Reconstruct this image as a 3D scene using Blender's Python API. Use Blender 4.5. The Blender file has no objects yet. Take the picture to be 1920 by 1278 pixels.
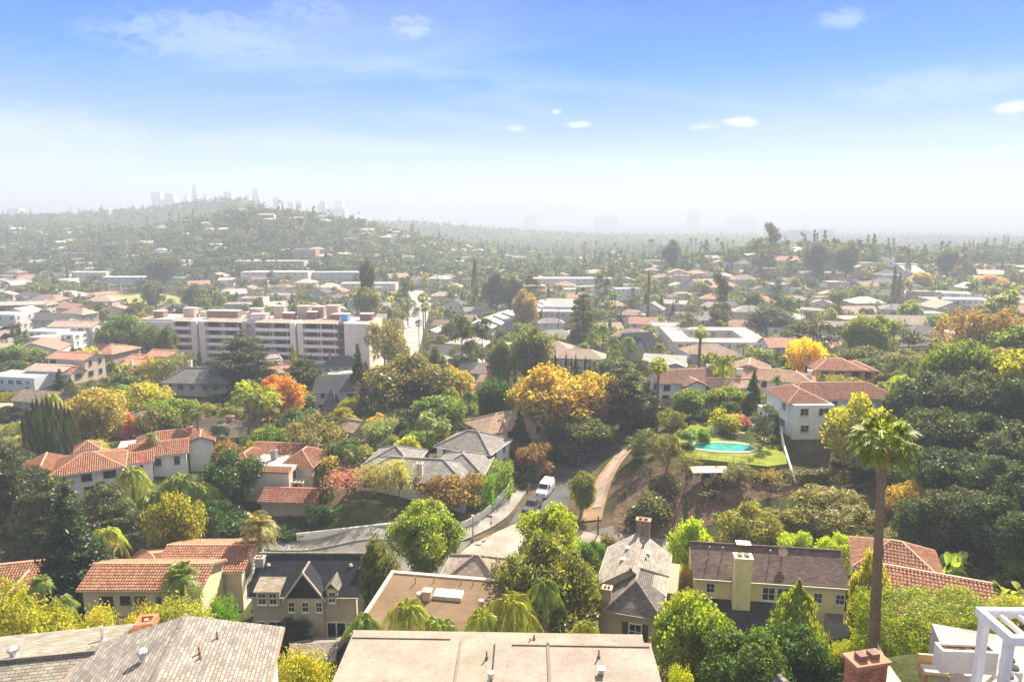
import bpy, math, random
import numpy as np
from mathutils import Vector, Matrix
R = math.radians
random.seed(7)
SC = bpy.context.scene
COL = SC.collection

# ------------------------------------------------------------ camera
CZ = 62.0
PITCH = R(10.1)
FPX = 1280.0                      # focal length for a 1920 px wide picture
SP, CP = math.sin(PITCH), math.cos(PITCH)
cam_data = bpy.data.cameras.new('camera')
cam_data.lens = 24.0
cam_data.sensor_width = 36.0
cam_data.clip_start = 0.5
cam_data.clip_end = 30000.0
cam = bpy.data.objects.new('camera', cam_data)
cam.location = (0, 0, CZ)
cam.rotation_euler = (math.pi / 2 - PITCH, 0, 0)
COL.objects.link(cam)
SC.camera = cam

# ------------------------------------------------------------ exposure and renderer
SC.view_settings.view_transform = 'Standard'
SC.view_settings.look = 'None'
SC.view_settings.exposure = 1.74
SC.view_settings.gamma = 1.0
SC.render.engine = 'CYCLES'
cy = SC.cycles
cy.use_denoising = True
try:
    cy.denoiser = 'OPENIMAGEDENOISE'
    cy.denoising_prefilter = 'ACCURATE'
except Exception:
    pass
cy.max_bounces = 6
cy.diffuse_bounces = 3
cy.glossy_bounces = 2
cy.transmission_bounces = 4
cy.transparent_max_bounces = 6
cy.volume_bounces = 0
cy.use_adaptive_sampling = False
cy.caustics_reflective = False
cy.caustics_refractive = False

# ------------------------------------------------------------ sun and sky
SUN_AZ, SUN_EL = R(27), R(40)     # azimuth measured from +Y towards +X
sdir = Vector((math.sin(SUN_AZ) * math.cos(SUN_EL), math.cos(SUN_AZ) * math.cos(SUN_EL), math.sin(SUN_EL)))
sun_data = bpy.data.lights.new('sun', 'SUN')
sun_data.energy = 5.0
sun_data.angle = R(0.5)
sun_data.color = (1.0, 0.88, 0.69)
sun = bpy.data.objects.new('sun', sun_data)
sun.rotation_euler = sdir.to_track_quat('Z', 'Y').to_euler()
sun.location = (0, 0, 400)
COL.objects.link(sun)

class NT:
    """small helper round a node tree"""
    def __init__(s, tree):
        s.t = tree; s.n = tree.nodes; s.l = tree.links
    def node(s, typ, **kw):
        n = s.n.new(typ)
        for k, v in kw.items():
            if k.startswith('i_'):
                n.inputs[k[2:].replace('_', ' ')].default_value = v
            else:
                setattr(n, k, v)
        return n
    def link(s, a, b):
        s.l.new(a, b)
    def math(s, op, a, b=None, c=None, clamp=False):
        n = s.n.new('ShaderNodeMath'); n.operation = op; n.use_clamp = clamp
        for k, v in enumerate((a, b, c)):
            if v is None: continue
            if isinstance(v, (int, float)): n.inputs[k].default_value = v
            else: s.l.new(v, n.inputs[k])
        return n.outputs[0]
    def mix(s, fac, a, b, mode='MIX'):
        n = s.n.new('ShaderNodeMix'); n.data_type = 'RGBA'; n.blend_type = mode
        n.clamp_factor = True
        for idx, v in ((0, fac), (6, a), (7, b)):
            if isinstance(v, (int, float)): n.inputs[idx].default_value = v
            elif isinstance(v, tuple): n.inputs[idx].default_value = v if len(v) == 4 else (*v, 1)
            else: s.l.new(v, n.inputs[idx])
        return n.outputs[2]
    def ramp(s, fac, stops):
        n = s.n.new('ShaderNodeValToRGB')
        e = n.color_ramp.elements
        while len(e) < len(stops): e.new(0.5)
        for k, (p, c) in enumerate(stops):
            e[k].position = p
            e[k].color = (c, c, c, 1) if isinstance(c, (int, float)) else (*c, 1)
        s.l.new(fac, n.inputs[0])
        return n.outputs[0]
    def noise(s, vec, scale, detail=3.0, rough=0.55, dist=0.0):
        n = s.n.new('ShaderNodeTexNoise')
        n.inputs['Scale'].default_value = scale
        n.inputs['Detail'].default_value = detail
        n.inputs['Roughness'].default_value = rough
        n.inputs['Distortion'].default_value = dist
        if vec is not None: s.l.new(vec, n.inputs['Vector'])
        return n.outputs[0]
    def mapping(s, vec, scale=(1, 1, 1), loc=(0, 0, 0), rot=(0, 0, 0)):
        n = s.n.new('ShaderNodeMapping')
        n.inputs['Scale'].default_value = scale
        n.inputs['Location'].default_value = loc
        n.inputs['Rotation'].default_value = rot
        s.l.new(vec, n.inputs['Vector'])
        return n.outputs[0]

world = bpy.data.worlds.new('World')
SC.world = world
world.use_nodes = True
W_ = NT(world.node_tree)
W_.n.clear()
sky = W_.node('ShaderNodeTexSky', sky_type='NISHITA', sun_disc=False)
sky.sun_elevation = SUN_EL
sky.sun_rotation = SUN_AZ
sky.air_density = 1.3
sky.dust_density = 0.0
sky.ozone_density = 3.0
sky.altitude = 200
hs = W_.node('ShaderNodeHueSaturation')
hs.inputs['Hue'].default_value = 0.507
hs.inputs['Saturation'].default_value = 1.35
hs.inputs['Value'].default_value = 1.0
W_.link(sky.outputs[0], hs.inputs['Color'])
# thin cirrus: stretched noise over the dome, plus a few small puffs low in the sky
tc = W_.node('ShaderNodeTexCoord')
gen = tc.outputs['Generated']
sep = W_.node('ShaderNodeSeparateXYZ'); W_.link(gen, sep.inputs[0])
zc = W_.math('MAXIMUM', sep.outputs[2], 0.02)
cu = W_.math('DIVIDE', sep.outputs[0], W_.math('ADD', zc, 0.12))
cv = W_.math('DIVIDE', sep.outputs[1], W_.math('ADD', zc, 0.12))
cmb = W_.node('ShaderNodeCombineXYZ')
W_.link(cu, cmb.inputs[0]); W_.link(cv, cmb.inputs[1])
n1 = W_.noise(W_.mapping(cmb.outputs[0], (0.55, 1.1, 1), (3.1, 0.7, 0), (0, 0, 0.5)), 1.0, 7, 0.62, 0.9)
n2 = W_.noise(W_.mapping(cmb.outputs[0], (0.25, 0.3, 1), (1.3, 4.2, 0)), 1.0, 2, 0.5)
cir = W_.math('MULTIPLY', W_.ramp(n1, [(0.46, 0.0), (0.78, 0.75)]), W_.ramp(n2, [(0.40, 0.0), (0.62, 1.0)]))
def sky_dir(px, py):
    u, v = (px - 960) / FPX, (639 - py) / FPX
    d = Vector((u, CP + v * SP, -SP + v * CP)); d.normalize()
    return d
puffs = None
nz = W_.noise(W_.mapping(gen, (1, 1, 2.2)), 34.0, 5, 0.65, 0.6)
for (px, py, rx, ry, s) in ((1388, 229, 44, 13, 1.0), (1322, 237, 46, 11, .8), (1080, 234, 40, 9, .75), (966, 241, 30, 8, .55),
                            (1042, 210, 16, 7, .7), (775, 50, 80, 34, .42), (1588, 35, 60, 22, .3), (1905, 202, 45, 16, .8), (1760, 160, 210, 40, .22),
                            (430, 75, 260, 60, .34), (590, 25, 130, 40, .25), (60, 250, 250, 60, .35)):
    c = sky_dir(px, py)
    right = Vector((c.y, -c.x, 0)).normalized()
    up = right.cross(c)
    def dotn(v, k):
        n = W_.node('ShaderNodeVectorMath', operation='DOT_PRODUCT'); n.inputs[1].default_value = v * k
        W_.link(gen, n.inputs[0]); return n.outputs['Value']
    a = dotn(right, FPX / rx); b = W_.math('SUBTRACT', dotn(up, FPX / ry), up.dot(c) * FPX / ry)
    r2 = W_.math('ADD', W_.math('MULTIPLY', a, a), W_.math('MULTIPLY', b, b))
    g = W_.math('SUBTRACT', 1.0, r2, clamp=True)
    front = W_.math('GREATER_THAN', dotn(c, 1.0), 0.5)
    g = W_.math('MULTIPLY', g, front)
    g = W_.math('MULTIPLY', W_.math('MULTIPLY_ADD', g, 1.3, W_.math('MULTIPLY_ADD', nz, 4.2, -2.35), clamp=True), W_.math('MULTIPLY', g, s))
    puffs = g if puffs is None else W_.math('MAXIMUM', puffs, g)
cl = W_.math('MAXIMUM', W_.math('MULTIPLY', cir, 0.75), puffs)
# deep blue in view, paler at horizon; unseen overhead kept neutral to fill shade
band = W_.node('ShaderNodeValToRGB')
e = band.color_ramp.elements
for k, (p_, c_) in enumerate(((0.0, (4.0, 4.3, 4.7)), (0.05, (2.3, 3.0, 4.4)), (0.12, (0.85, 1.62, 3.9)), (0.20, (0.0, 0.95, 3.6)), (0.28, (0.0, 0.58, 3.4)), (0.36, (0.3, 1.0, 3.1)), (0.5, (2.35, 2.3, 2.25)), (1.0, (2.3, 2.2, 2.05)))):
    if k > 1: e.new(0.5)
    e[k].position = p_; e[k].color = (*c_, 1)
W_.link(sep.outputs[2], band.inputs[0])
skyb = W_.mix(0.96, hs.outputs[0], band.outputs[0])
skyc = W_.mix(cl, skyb, (3.4, 3.6, 3.85))
bg = W_.node('ShaderNodeBackground')
bg.inputs['Strength'].default_value = 0.10
W_.link(skyc, bg.inputs['Color'])
wo = W_.node('ShaderNodeOutputWorld')
W_.link(bg.outputs[0], wo.inputs['Surface'])

# ------------------------------------------------------------ pixel <-> place helpers (pixels of the 1920 x 1278 photograph)
def ray(px, py):
    u, v = (px - 960) / FPX, (639 - py) / FPX
    return Vector((u, CP + v * SP, -SP + v * CP))
def WY(px, py, Y):
    d = ray(px, py); return Vector((0, 0, CZ)) + d * (Y / d.y)
def WZ(px, py, z):
    d = ray(px, py); return Vector((0, 0, CZ)) + d * ((z - CZ) / d.z)
def depth(p):
    return p[1] * CP + (CZ - p[2]) * SP
def proj(p):
    q = Vector(p) - Vector((0, 0, CZ))
    f = q.y * CP - q.z * SP
    return 960 + FPX * q.x / f, 639 - FPX * (q.y * SP + q.z * CP) / f

# ------------------------------------------------------------ terrain: smooth surface through surveyed points
CTRL = [  # (px, py, distance): ground seen at that pixel lies that far ahead
 (680,945,100),(860,885,118),(930,850,130),(1010,847,132),(1170,1005,93),(1250,950,100),(1300,893,104),(1220,870,110),
 (1350,840,113),(1450,850,111),(1260,850,112),(1550,905,104),(1550,825,116),(1400,1000,90),(1600,965,92),(1700,920,95),(1750,800,120),
 (1850,900,98),(1900,760,115),(1900,690,130),(1280,745,150),(1440,745,150),(1575,725,165),(1390,660,255),(1250,670,240),
 (1750,640,260),(130,925,106),(280,875,120),(500,940,106),(100,860,125),(440,850,135),(630,780,160),(360,740,170),(360,790,155),
 (130,715,190),(30,735,180),(770,800,150),(930,730,195),(860,665,250),(480,690,240),(680,700,238),(300,690,242),(760,640,290),(790,600,370),(790,560,470),
 (100,640,260),(100,600,330),(260,568,450),(20,610,300),(890,640,290),(1000,625,310),(1100,560,450),(1000,500,760),(1300,560,430),
 (1500,520,520),(1700,515,520),(1560,480,560),(1850,505,560),(1440,500,540),(1440,478,600),(1900,475,700),(1200,500,700),(1700,490,680),
 (0,560,420),(100,500,650),(200,500,650),(100,450,850),(0,412,1300),(200,402,1320),(330,391,1330),(420,377,1350),(470,382,1360),(520,402,1380),(600,424,1400),(300,436,1130),
 (395,437,1060),(500,470,700),(500,500,600),(480,398,820),(560,412,820),(640,421,830),(740,442,860),(850,465,900),(640,470,720),(700,500,650),
 (850,426,1900),(950,435,1900),(760,419,1900),(1000,450,1700),
]
CTRZ = [  # (px, distance, height)
 (-300,15,44),(960,15,45),(2200,15,46),(-300,36,29),(300,36,30),(960,38,29),(1500,33,35.5),(1590,24,40.5),(1540,28,37.5),(1900,25,44),(1640,33,38.6),(1900,45,32),
 (-300,58,20),(100,55,21),(560,58,19),(850,52,22),(1200,53,23),(1500,56,20.5),(1800,55,24),(570,72,14.5),(280,70,15.5),(40,75,15.5),(700,70,15.2),
 (850,68,17),(1180,64,19),(1450,66,18.2),(1450,74,17),(1700,70,21),(1880,72,24),(1250,76,16.5),
 (-200,92,15),(100,94,15),(300,92,15),(450,90,15),(600,91,15),(800,91,15),(950,91,15),(1100,91,15),(1240,89,15.2),(900,82,15),(700,84,15),
 (1000,102,15),(1020,112,15),(1060,120,15),(1090,128,15.2),(1150,142,15.8),(1190,158,16.8),(960,112,15.4),(600,96,15.6),
 (1500,1000,8),(1800,1000,10),(1200,1100,9),(2200,800,20),(200,1750,30),(400,1800,30),(640,1300,14),(800,1350,9),(0,1850,30),(1000,1150,8),
 (-400,400,14),(-400,150,16),(2300,150,34),(2300,400,20),(-400,1300,60),(2300,1500,9),
 (-400,3000,6),(300,2600,6),(960,2600,7),(1500,2200,7),(2300,3000,7),(-400,6500,5),(960,6500,5),(2300,6500,5),(300,4000,5),(1500,4000,5),
]
def _uL(x, y):
    return x / y, np.log(y)
_pts = []
for (px, py, Y) in CTRL:
    p = WY(px, py, Y); _pts.append((p.x / Y, math.log(Y), p.z))
for (px, Y, z) in CTRZ:
    # px is a bearing: same u for every height to first order
    dd = Y * CP + (CZ - z) * SP
    _pts.append(((px - 960) / FPX * dd / Y, math.log(Y), z))
_P = np.array(_pts)
_SU, _SL = 0.32, 0.42
def _kern(r2):
    return np.sqrt(r2 + 0.02)
_d2 = ((_P[:, None, 0] - _P[None, :, 0]) / _SU) ** 2 + ((_P[:, None, 1] - _P[None, :, 1]) / _SL) ** 2
_K = _kern(_d2)
_n = len(_P)
_A = np.zeros((_n + 1, _n + 1)); _A[:_n, :_n] = _K - 0.004 * np.eye(_n); _A[:_n, _n] = 1; _A[_n, :_n] = 1
_wts = np.linalg.solve(_A, np.concatenate([_P[:, 2], [0]]))
_rs = np.random.RandomState(3)
def _ground_raw(u, L):
    u = np.clip(u, -1.25, 1.25); L = np.clip(L, 2.0, 8.9)
    sh = u.shape
    u = u.ravel(); L = L.ravel(); out = np.empty(u.shape)
    for s in range(0, len(u), 20000):
        uu, ll = u[s:s + 20000, None], L[s:s + 20000, None]
        k = _kern(((uu - _P[None, :, 0]) / _SU) ** 2 + ((ll - _P[None, :, 1]) / _SL) ** 2)
        out[s:s + 20000] = k @ _wts[:-1] + _wts[-1]
    return out.reshape(sh)
GU = np.linspace(-2.0, 2.0, 521)
GL = np.linspace(math.log(6.0), math.log(7000.0), 700)
_gu, _gl = np.meshgrid(GU, GL)
GZ = np.maximum(_ground_raw(_gu, _gl), 3.0)
def ground(x, y):
    """terrain height under a place (bilinear on the ground sheet's own grid)"""
    y = max(y, 6.5)
    fu = min(max((x / y - GU[0]) / (GU[1] - GU[0]), 0), len(GU) - 1.001)
    fl = min(max((math.log(y) - GL[0]) / (GL[1] - GL[0]), 0), len(GL) - 1.001)
    i, j = int(fu), int(fl); a, b = fu - i, fl - j
    return float((GZ[j, i] * (1 - a) + GZ[j, i + 1] * a) * (1 - b) + (GZ[j + 1, i] * (1 - a) + GZ[j + 1, i + 1] * a) * b)
def hit(px, py, y0=14.0, y1=6500.0):
    """where the sight line through a pixel first meets the ground"""
    d = ray(px, py); o = Vector((0, 0, CZ)); t = y0 / d.y
    prev = t
    while t * d.y < y1:
        p = o + d * t
        if p.z <= ground(p.x, p.y):
            lo, hi = prev, t
            for _ in range(18):
                m = (lo + hi) / 2; p = o + d * m
                if p.z <= ground(p.x, p.y): hi = m
                else: lo = m
            p = o + d * hi
            return Vector((p.x, p.y, ground(p.x, p.y)))
        prev = t; t *= 1.012
    p = o + d * (y1 / d.y); return Vector((p.x, p.y, ground(p.x, p.y)))
def gat(px, Y, z_guess=None):
    """ground point on the bearing of a pixel column at a distance"""
    z = z_guess if z_guess is not None else 15.0
    for _ in range(4):
        x = (px - 960) / FPX * (Y * CP + (CZ - z) * SP); z = ground(x, Y)
    return Vector((x, Y, z))
# ------------------------------------------------------------ materials
def new_mat(name):
    m = bpy.data.materials.new(name); m.use_nodes = True
    t = NT(m.node_tree); t.n.clear()
    out = t.node('ShaderNodeOutputMaterial')
    return m, t, out
def principled(t, out, color, rough=0.8, bump=None, bump_d=0.02, bump_s=0.6, spec=0.3, metal=0.0):
    p = t.node('ShaderNodeBsdfPrincipled')
    if isinstance(color, tuple): p.inputs['Base Color'].default_value = (*color[:3], 1)
    else: t.link(color, p.inputs['Base Color'])
    if isinstance(rough, (int, float)): p.inputs['Roughness'].default_value = rough
    else: t.link(rough, p.inputs['Roughness'])
    p.inputs['Specular IOR Level'].default_value = spec
    p.inputs['Metallic'].default_value = metal
    if bump is not None:
        b = t.node('ShaderNodeBump'); b.inputs['Distance'].default_value = bump_d; b.inputs['Strength'].default_value = bump_s
        t.link(bump, b.inputs['Height']); t.link(b.outputs[0], p.inputs['Normal'])
    t.link(p.outputs[0], out.inputs['Surface'])
    return p
MAT = {}
def obj_color(t):
    return t.node('ShaderNodeObjectInfo').outputs['Color']
def obj_random(t):
    return t.node('ShaderNodeObjectInfo').outputs['Random']
def uv_of(t):
    return t.node('ShaderNodeTexCoord').outputs['UV']
def obj_of(t):
    return t.node('ShaderNodeTexCoord').outputs['Object']
def pos_of(t):
    return t.node('ShaderNodeNewGeometry').outputs['Position']

def leaf_material(name, source='object', trans=0.45, waxy=0.02):
    m, t, out = new_mat(name)
    if source == 'object': c = obj_color(t)
    else:
        a = t.node('ShaderNodeAttribute'); a.attribute_name = 'Col'; c = a.outputs['Color']
    isl = t.node('ShaderNodeNewGeometry').outputs['Random Per Island']
    v = t.math('MULTIPLY_ADD', isl, 1.2, 0.6)
    nz = t.noise(obj_of(t), 5.0 if source == 'object' else 0.05, 2)
    v = t.math('MULTIPLY', v, t.math('MULTIPLY_ADD', nz, 1.1, 0.45))
    vv = t.node('ShaderNodeCombineColor'); [t.link(v, vv.inputs[k]) for k in range(3)]
    c = t.mix(1.0, c, vv.outputs[0], 'MULTIPLY')
    hs = t.node('ShaderNodeHueSaturation')
    t.link(t.math('MULTIPLY_ADD', t.math('FRACT', t.math('MULTIPLY', isl, 7.13)), 0.05, t.math('MULTIPLY_ADD', t.noise(obj_of(t), 2.7 if source == 'object' else .03, 2), 0.10, 0.425)), hs.inputs['Hue'])
    t.link(c, hs.inputs['Color'])
    c = hs.outputs[0]
    d = t.node('ShaderNodeBsdfDiffuse'); t.link(c, d.inputs['Color'])
    tr = t.node('ShaderNodeBsdfTranslucent')
    t.link(t.mix(1.0, c, (2.0, 1.95, 0.45), 'MULTIPLY'), tr.inputs['Color'])
    mx = t.node('ShaderNodeMixShader'); mx.inputs[0].default_value = trans
    t.link(d.outputs[0], mx.inputs[1]); t.link(tr.outputs[0], mx.inputs[2])
    g = t.node('ShaderNodeBsdfGlossy'); g.inputs['Roughness'].default_value = 0.42
    g.inputs['Color'].default_value = (1, 1, 0.95, 1)
    m2 = t.node('ShaderNodeMixShader'); m2.inputs[0].default_value = waxy
    t.link(mx.outputs[0], m2.inputs[1]); t.link(g.outputs[0], m2.inputs[2])
    t.link(m2.outputs[0], out.inputs['Surface'])
    MAT[name] = m
leaf_material('leaf')
leaf_material('leaf_mass', 'attr')
leaf_material('petal', 'object', 0.35, 0.0)

def simple(name, fn):
    m, t, out = new_mat(name); fn(t, out); MAT[name] = m
def _bark(t, o):
    n = t.noise(t.mapping(obj_of(t), (30, 30, 9)), 1.0, 4)
    c = t.mix(1.0, obj_color(t), t.ramp(n, [(0.3, 0.45), (0.7, 1.3)]), 'MULTIPLY')
    principled(t, o, c, 0.95, n, 0.03, 0.8, 0.1)
simple('bark', _bark)
def _stucco(t, o):
    p = pos_of(t)
    n = t.noise(p, 0.55, 5, 0.65); f = t.noise(p, 14, 2)
    c = t.mix(1.0, obj_color(t), t.ramp(n, [(0.25, 0.80), (0.72, 1.06)]), 'MULTIPLY')
    c = t.mix(1.0, c, t.ramp(f, [(0.3, 0.90), (0.7, 1.05)]), 'MULTIPLY')
    st = t.noise(t.mapping(p, (1.6, 1.6, 0.12)), 1.0, 3)
    c = t.mix(t.ramp(st, [(0.56, 0.0), (0.75, 0.22)]), c, (0.16, 0.13, 0.10))
    principled(t, o, c, 0.92, f, 0.01, 0.5, 0.15)
simple('stucco', _stucco)
def _brick(t, o):
    b = t.node('ShaderNodeTexBrick'); b.inputs['Scale'].default_value = 1.0
    b.inputs['Brick Width'].default_value = 0.24; b.inputs['Row Height'].default_value = 0.085; b.inputs['Mortar Size'].default_value = 0.01
    b.inputs['Color1'].default_value = (1, 1, 1, 1); b.inputs['Color2'].default_value = (0.55, 0.5, 0.5, 1); b.inputs['Mortar'].default_value = (1.25, 1.5, 1.7, 1)
    t.link(uv_of(t), b.inputs['Vector'])
    c = t.mix(1.0, obj_color(t), b.outputs['Color'], 'MULTIPLY')
    n = t.noise(pos_of(t), 2.5, 4)
    c = t.mix(1.0, c, t.ramp(n, [(0.3, 0.65), (0.7, 1.15)]), 'MULTIPLY')
    principled(t, o, c, 0.9, b.outputs['Fac'], 0.008, 0.4, 0.15)
simple('brick', _brick)

def _tile(t, o):
    uv = uv_of(t)
    s = t.node('ShaderNodeSeparateXYZ'); t.link(uv, s.inputs[0])
    cu = t.math('FLOOR', t.math('DIVIDE', s.outputs[0], 0.30)); cv = t.math('FLOOR', t.math('DIVIDE', s.outputs[1], 0.42))
    cc = t.node('ShaderNodeCombineXYZ'); t.link(cu, cc.inputs[0]); t.link(cv, cc.inputs[1])
    wn = t.node('ShaderNodeTexWhiteNoise'); wn.noise_dimensions = '2D'; t.link(cc.outputs[0], wn.inputs['Vector'])
    ph = t.math('ABSOLUTE', t.math('SINE', t.math('MULTIPLY', s.outputs[0], math.pi / 0.30)))
    step = t.math('FRACT', t.math('DIVIDE', s.outputs[1], 0.42))
    h = t.math('ADD', t.math('MULTIPLY', t.math('POWER', ph, 0.6), 0.085), t.math('MULTIPLY', step, -0.03))
    c = t.mix(1.0, obj_color(t), t.ramp(wn.outputs['Value'], [(0.0, (0.62, 0.50, 0.48)), (0.5, (1.0, 1.0, 1.0)), (1.0, (1.35, 1.30, 1.22))]), 'MULTIPLY')
    g = t.noise(pos_of(t), 0.5, 4, 0.6)
    c = t.mix(t.ramp(g, [(0.42, 0.0), (0.72, 0.55)]), c, (0.30, 0.24, 0.19))
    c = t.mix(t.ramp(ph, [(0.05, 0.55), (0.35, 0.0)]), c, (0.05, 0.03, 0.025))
    principled(t, o, c, 0.85, h, 1.0, 0.9, 0.2)
simple('tile', _tile)
def _shingle(t, o):
    b = t.node('ShaderNodeTexBrick'); b.inputs['Scale'].default_value = 1.0
    b.inputs['Brick Width'].default_value = 0.50; b.inputs['Row Height'].default_value = 0.22; b.inputs['Mortar Size'].default_value = 0.022
    b.inputs['Mortar Smooth'].default_value = 0.3
    b.inputs['Color1'].default_value = (1.2, 1.2, 1.2, 1); b.inputs['Color2'].default_value = (0.72, 0.72, 0.74, 1); b.inputs['Mortar'].default_value = (0.42, 0.42, 0.42, 1)
    t.link(uv_of(t), b.inputs['Vector'])
    c = t.mix(1.0, obj_color(t), b.outputs['Color'], 'MULTIPLY')
    n = t.noise(pos_of(t), 0.8, 5, 0.65); f = t.noise(pos_of(t), 30, 2)
    c = t.mix(1.0, c, t.ramp(n, [(0.28, 0.72), (0.7, 1.15)]), 'MULTIPLY')
    c = t.mix(1.0, c, t.ramp(f, [(0.3, 0.8), (0.7, 1.15)]), 'MULTIPLY')
    s = t.node('ShaderNodeSeparateXYZ'); t.link(uv_of(t), s.inputs[0])
    h = t.math('FRACT', t.math('DIVIDE', s.outputs[1], 0.22))
    principled(t, o, c, 0.9, t.math('SUBTRACT', t.math('MULTIPLY', b.outputs['Fac'], -1.0), h), 0.012, 0.8, 0.15)
simple('shingle', _shingle)
def _flat(t, o):
    p = pos_of(t)
    n = t.noise(p, 0.35, 6, 0.65, 0.4); f = t.noise(p, 9, 3); cr = t.noise(p, 1.6, 5, 0.7, 1.5)
    c = t.mix(1.0, obj_color(t), t.ramp(n, [(0.3, 0.72), (0.65, 1.08)]), 'MULTIPLY')
    c = t.mix(t.ramp(cr, [(0.53, 0.0), (0.70, 0.6)]), c, (0.20, 0.145, 0.095))
    c = t.mix(1.0, c, t.ramp(f, [(0.3, 0.82), (0.7, 1.1)]), 'MULTIPLY')
    v = t.node('ShaderNodeTexVoronoi'); v.feature = 'DISTANCE_TO_EDGE'; v.inputs['Scale'].default_value = 0.9; v.inputs['Randomness'].default_value = 1.0
    w = t.noise(p, 1.2, 4)
    pm = t.node('ShaderNodeVectorMath', operation='ADD'); t.link(p, pm.inputs[0])
    wc = t.node('ShaderNodeCombineXYZ'); t.link(w, wc.inputs[0]); t.link(w, wc.inputs[1]); t.link(wc.outputs[0], pm.inputs[1])
    t.link(pm.outputs[0], v.inputs['Vector'])
    c = t.mix(t.ramp(v.outputs['Distance'], [(0.006, 0.35), (0.02, 0.0)]), c, (0.2, 0.16, 0.13))
    principled(t, o, c, 0.9, f, 0.02, 0.4, 0.15)
simple('flat_roof', _flat)
def _gravel(t, o):
    p = pos_of(t)
    n = t.noise(p, 0.6, 5, 0.7, 0.5); f = t.noise(p, 6, 4, 0.7)
    c = t.mix(1.0, obj_color(t), t.ramp(n, [(0.3, 0.5), (0.7, 1.45)]), 'MULTIPLY')
    c = t.mix(1.0, c, t.ramp(f, [(0.38, 0.3), (0.62, 1.6)]), 'MULTIPLY')
    principled(t, o, c, 0.95, f, 0.12, 0.9, 0.1)
simple('gravel_roof', _gravel)
def _paint(t, o):
    n = t.noise(pos_of(t), 3.0, 4)
    c = t.mix(1.0, obj_color(t), t.ramp(n, [(0.3, 0.86), (0.7, 1.04)]), 'MULTIPLY')
    principled(t, o, c, 0.6, None, spec=0.3)
simple('paint', _paint)
def _glass(t, o):
    n = t.noise(pos_of(t), 0.9, 2)
    c = t.mix(t.ramp(n, [(0.45, 0.0), (0.65, 1.0)]), (0.012, 0.016, 0.022), (0.07, 0.075, 0.08))
    principled(t, o, c, 0.08, None, spec=0.6)
simple('glass', _glass)
def _metal(t, o):
    n = t.noise(pos_of(t), 5.0, 3)
    c = t.mix(1.0, obj_color(t), t.ramp(n, [(0.3, 0.8), (0.7, 1.05)]), 'MULTIPLY')
    principled(t, o, c, 0.4, None, metal=0.5)
simple('metal', _metal)
def _carpaint(t, o):
    p = principled(t, o, obj_color(t), 0.25, None, spec=0.6)
    p.inputs['Coat Weight'].default_value = 0.5
simple('car_paint', _carpaint)
def _rubber(t, o): principled(t, o, (0.02, 0.02, 0.02), 0.85)
simple('rubber', _rubber)
def _fabric(t, o):
    n = t.noise(pos_of(t), 4, 3)
    c = t.mix(1.0, obj_color(t), t.ramp(n, [(0.3, 0.85), (0.7, 1.05)]), 'MULTIPLY')
    d = t.node('ShaderNodeBsdfDiffuse'); t.link(c, d.inputs[0]); tr = t.node('ShaderNodeBsdfTranslucent'); t.link(c, tr.inputs[0])
    m = t.node('ShaderNodeMixShader'); m.inputs[0].default_value = 0.35
    t.link(d.outputs[0], m.inputs[1]); t.link(tr.outputs[0], m.inputs[2]); t.link(m.outputs[0], o.inputs[0])
simple('fabric', _fabric)
def _ground(t, o):
    p = pos_of(t)
    a = t.noise(p, 0.035, 5, 0.6); b = t.noise(p, 0.3, 5, 0.65); f = t.noise(p, 3.0, 4, 0.7)
    dirt = t.mix(t.ramp(b, [(0.35, 0.0), (0.65, 1.0)]), (0.085, 0.060, 0.038), (0.15, 0.11, 0.07))
    veg = t.mix(t.ramp(b, [(0.35, 0.0), (0.65, 1.0)]), (0.03, 0.042, 0.014), (0.075, 0.085, 0.025))
    c = t.mix(t.ramp(a, [(0.40, 0.0), (0.56, 1.0)]), dirt, veg)
    c = t.mix(1.0, c, t.ramp(f, [(0.3, 0.6), (0.7, 1.35)]), 'MULTIPLY')
    principled(t, o, c, 1.0, f, 0.25, 0.8, 0.05)
simple('ground', _ground)
def _asphalt(t, o):
    p = pos_of(t)
    n = t.noise(p, 0.25, 5, 0.6); f = t.noise(p, 12, 2)
    c = t.mix(1.0, obj_color(t), t.ramp(n, [(0.3, 0.55), (0.7, 1.3)]), 'MULTIPLY')
    c = t.mix(1.0, c, t.ramp(f, [(0.3, 0.8), (0.7, 1.15)]), 'MULTIPLY')
    v = t.noise(p, 0.5, 6, 0.7, 2.0)
    cr = t.math('ABSOLUTE', t.math('SUBTRACT', v, 0.5))
    c = t.mix(t.ramp(cr, [(0.003, 0.5), (0.01, 0.0)]), c, (0.03, 0.03, 0.03))
    principled(t, o, c, 0.9, f, 0.01, 0.4, 0.2)
simple('asphalt', _asphalt)
def _lawn(t, o):
    p = pos_of(t)
    n = t.noise(p, 0.35, 4); f = t.noise(p, 7, 3, 0.7)
    c = t.mix(1.0, obj_color(t), t.ramp(n, [(0.3, 0.7), (0.7, 1.2)]), 'MULTIPLY')
    c = t.mix(1.0, c, t.ramp(f, [(0.3, 0.65), (0.7, 1.3)]), 'MULTIPLY')
    principled(t, o, c, 1.0, f, 0.06, 0.8, 0.05)
simple('lawn', _lawn)
def _poolwater(t, o):
    p = pos_of(t)
    n = t.noise(p, 1.6, 3, 0.5, 0.5)
    c = t.mix(t.ramp(n, [(0.35, 0.0), (0.65, 1.0)]), (0.015, 0.22, 0.19), (0.06, 0.38, 0.33))
    principled(t, o, c, 0.05, n, 0.02, 0.25, 0.5)
simple('pool_water', _poolwater)

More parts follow.
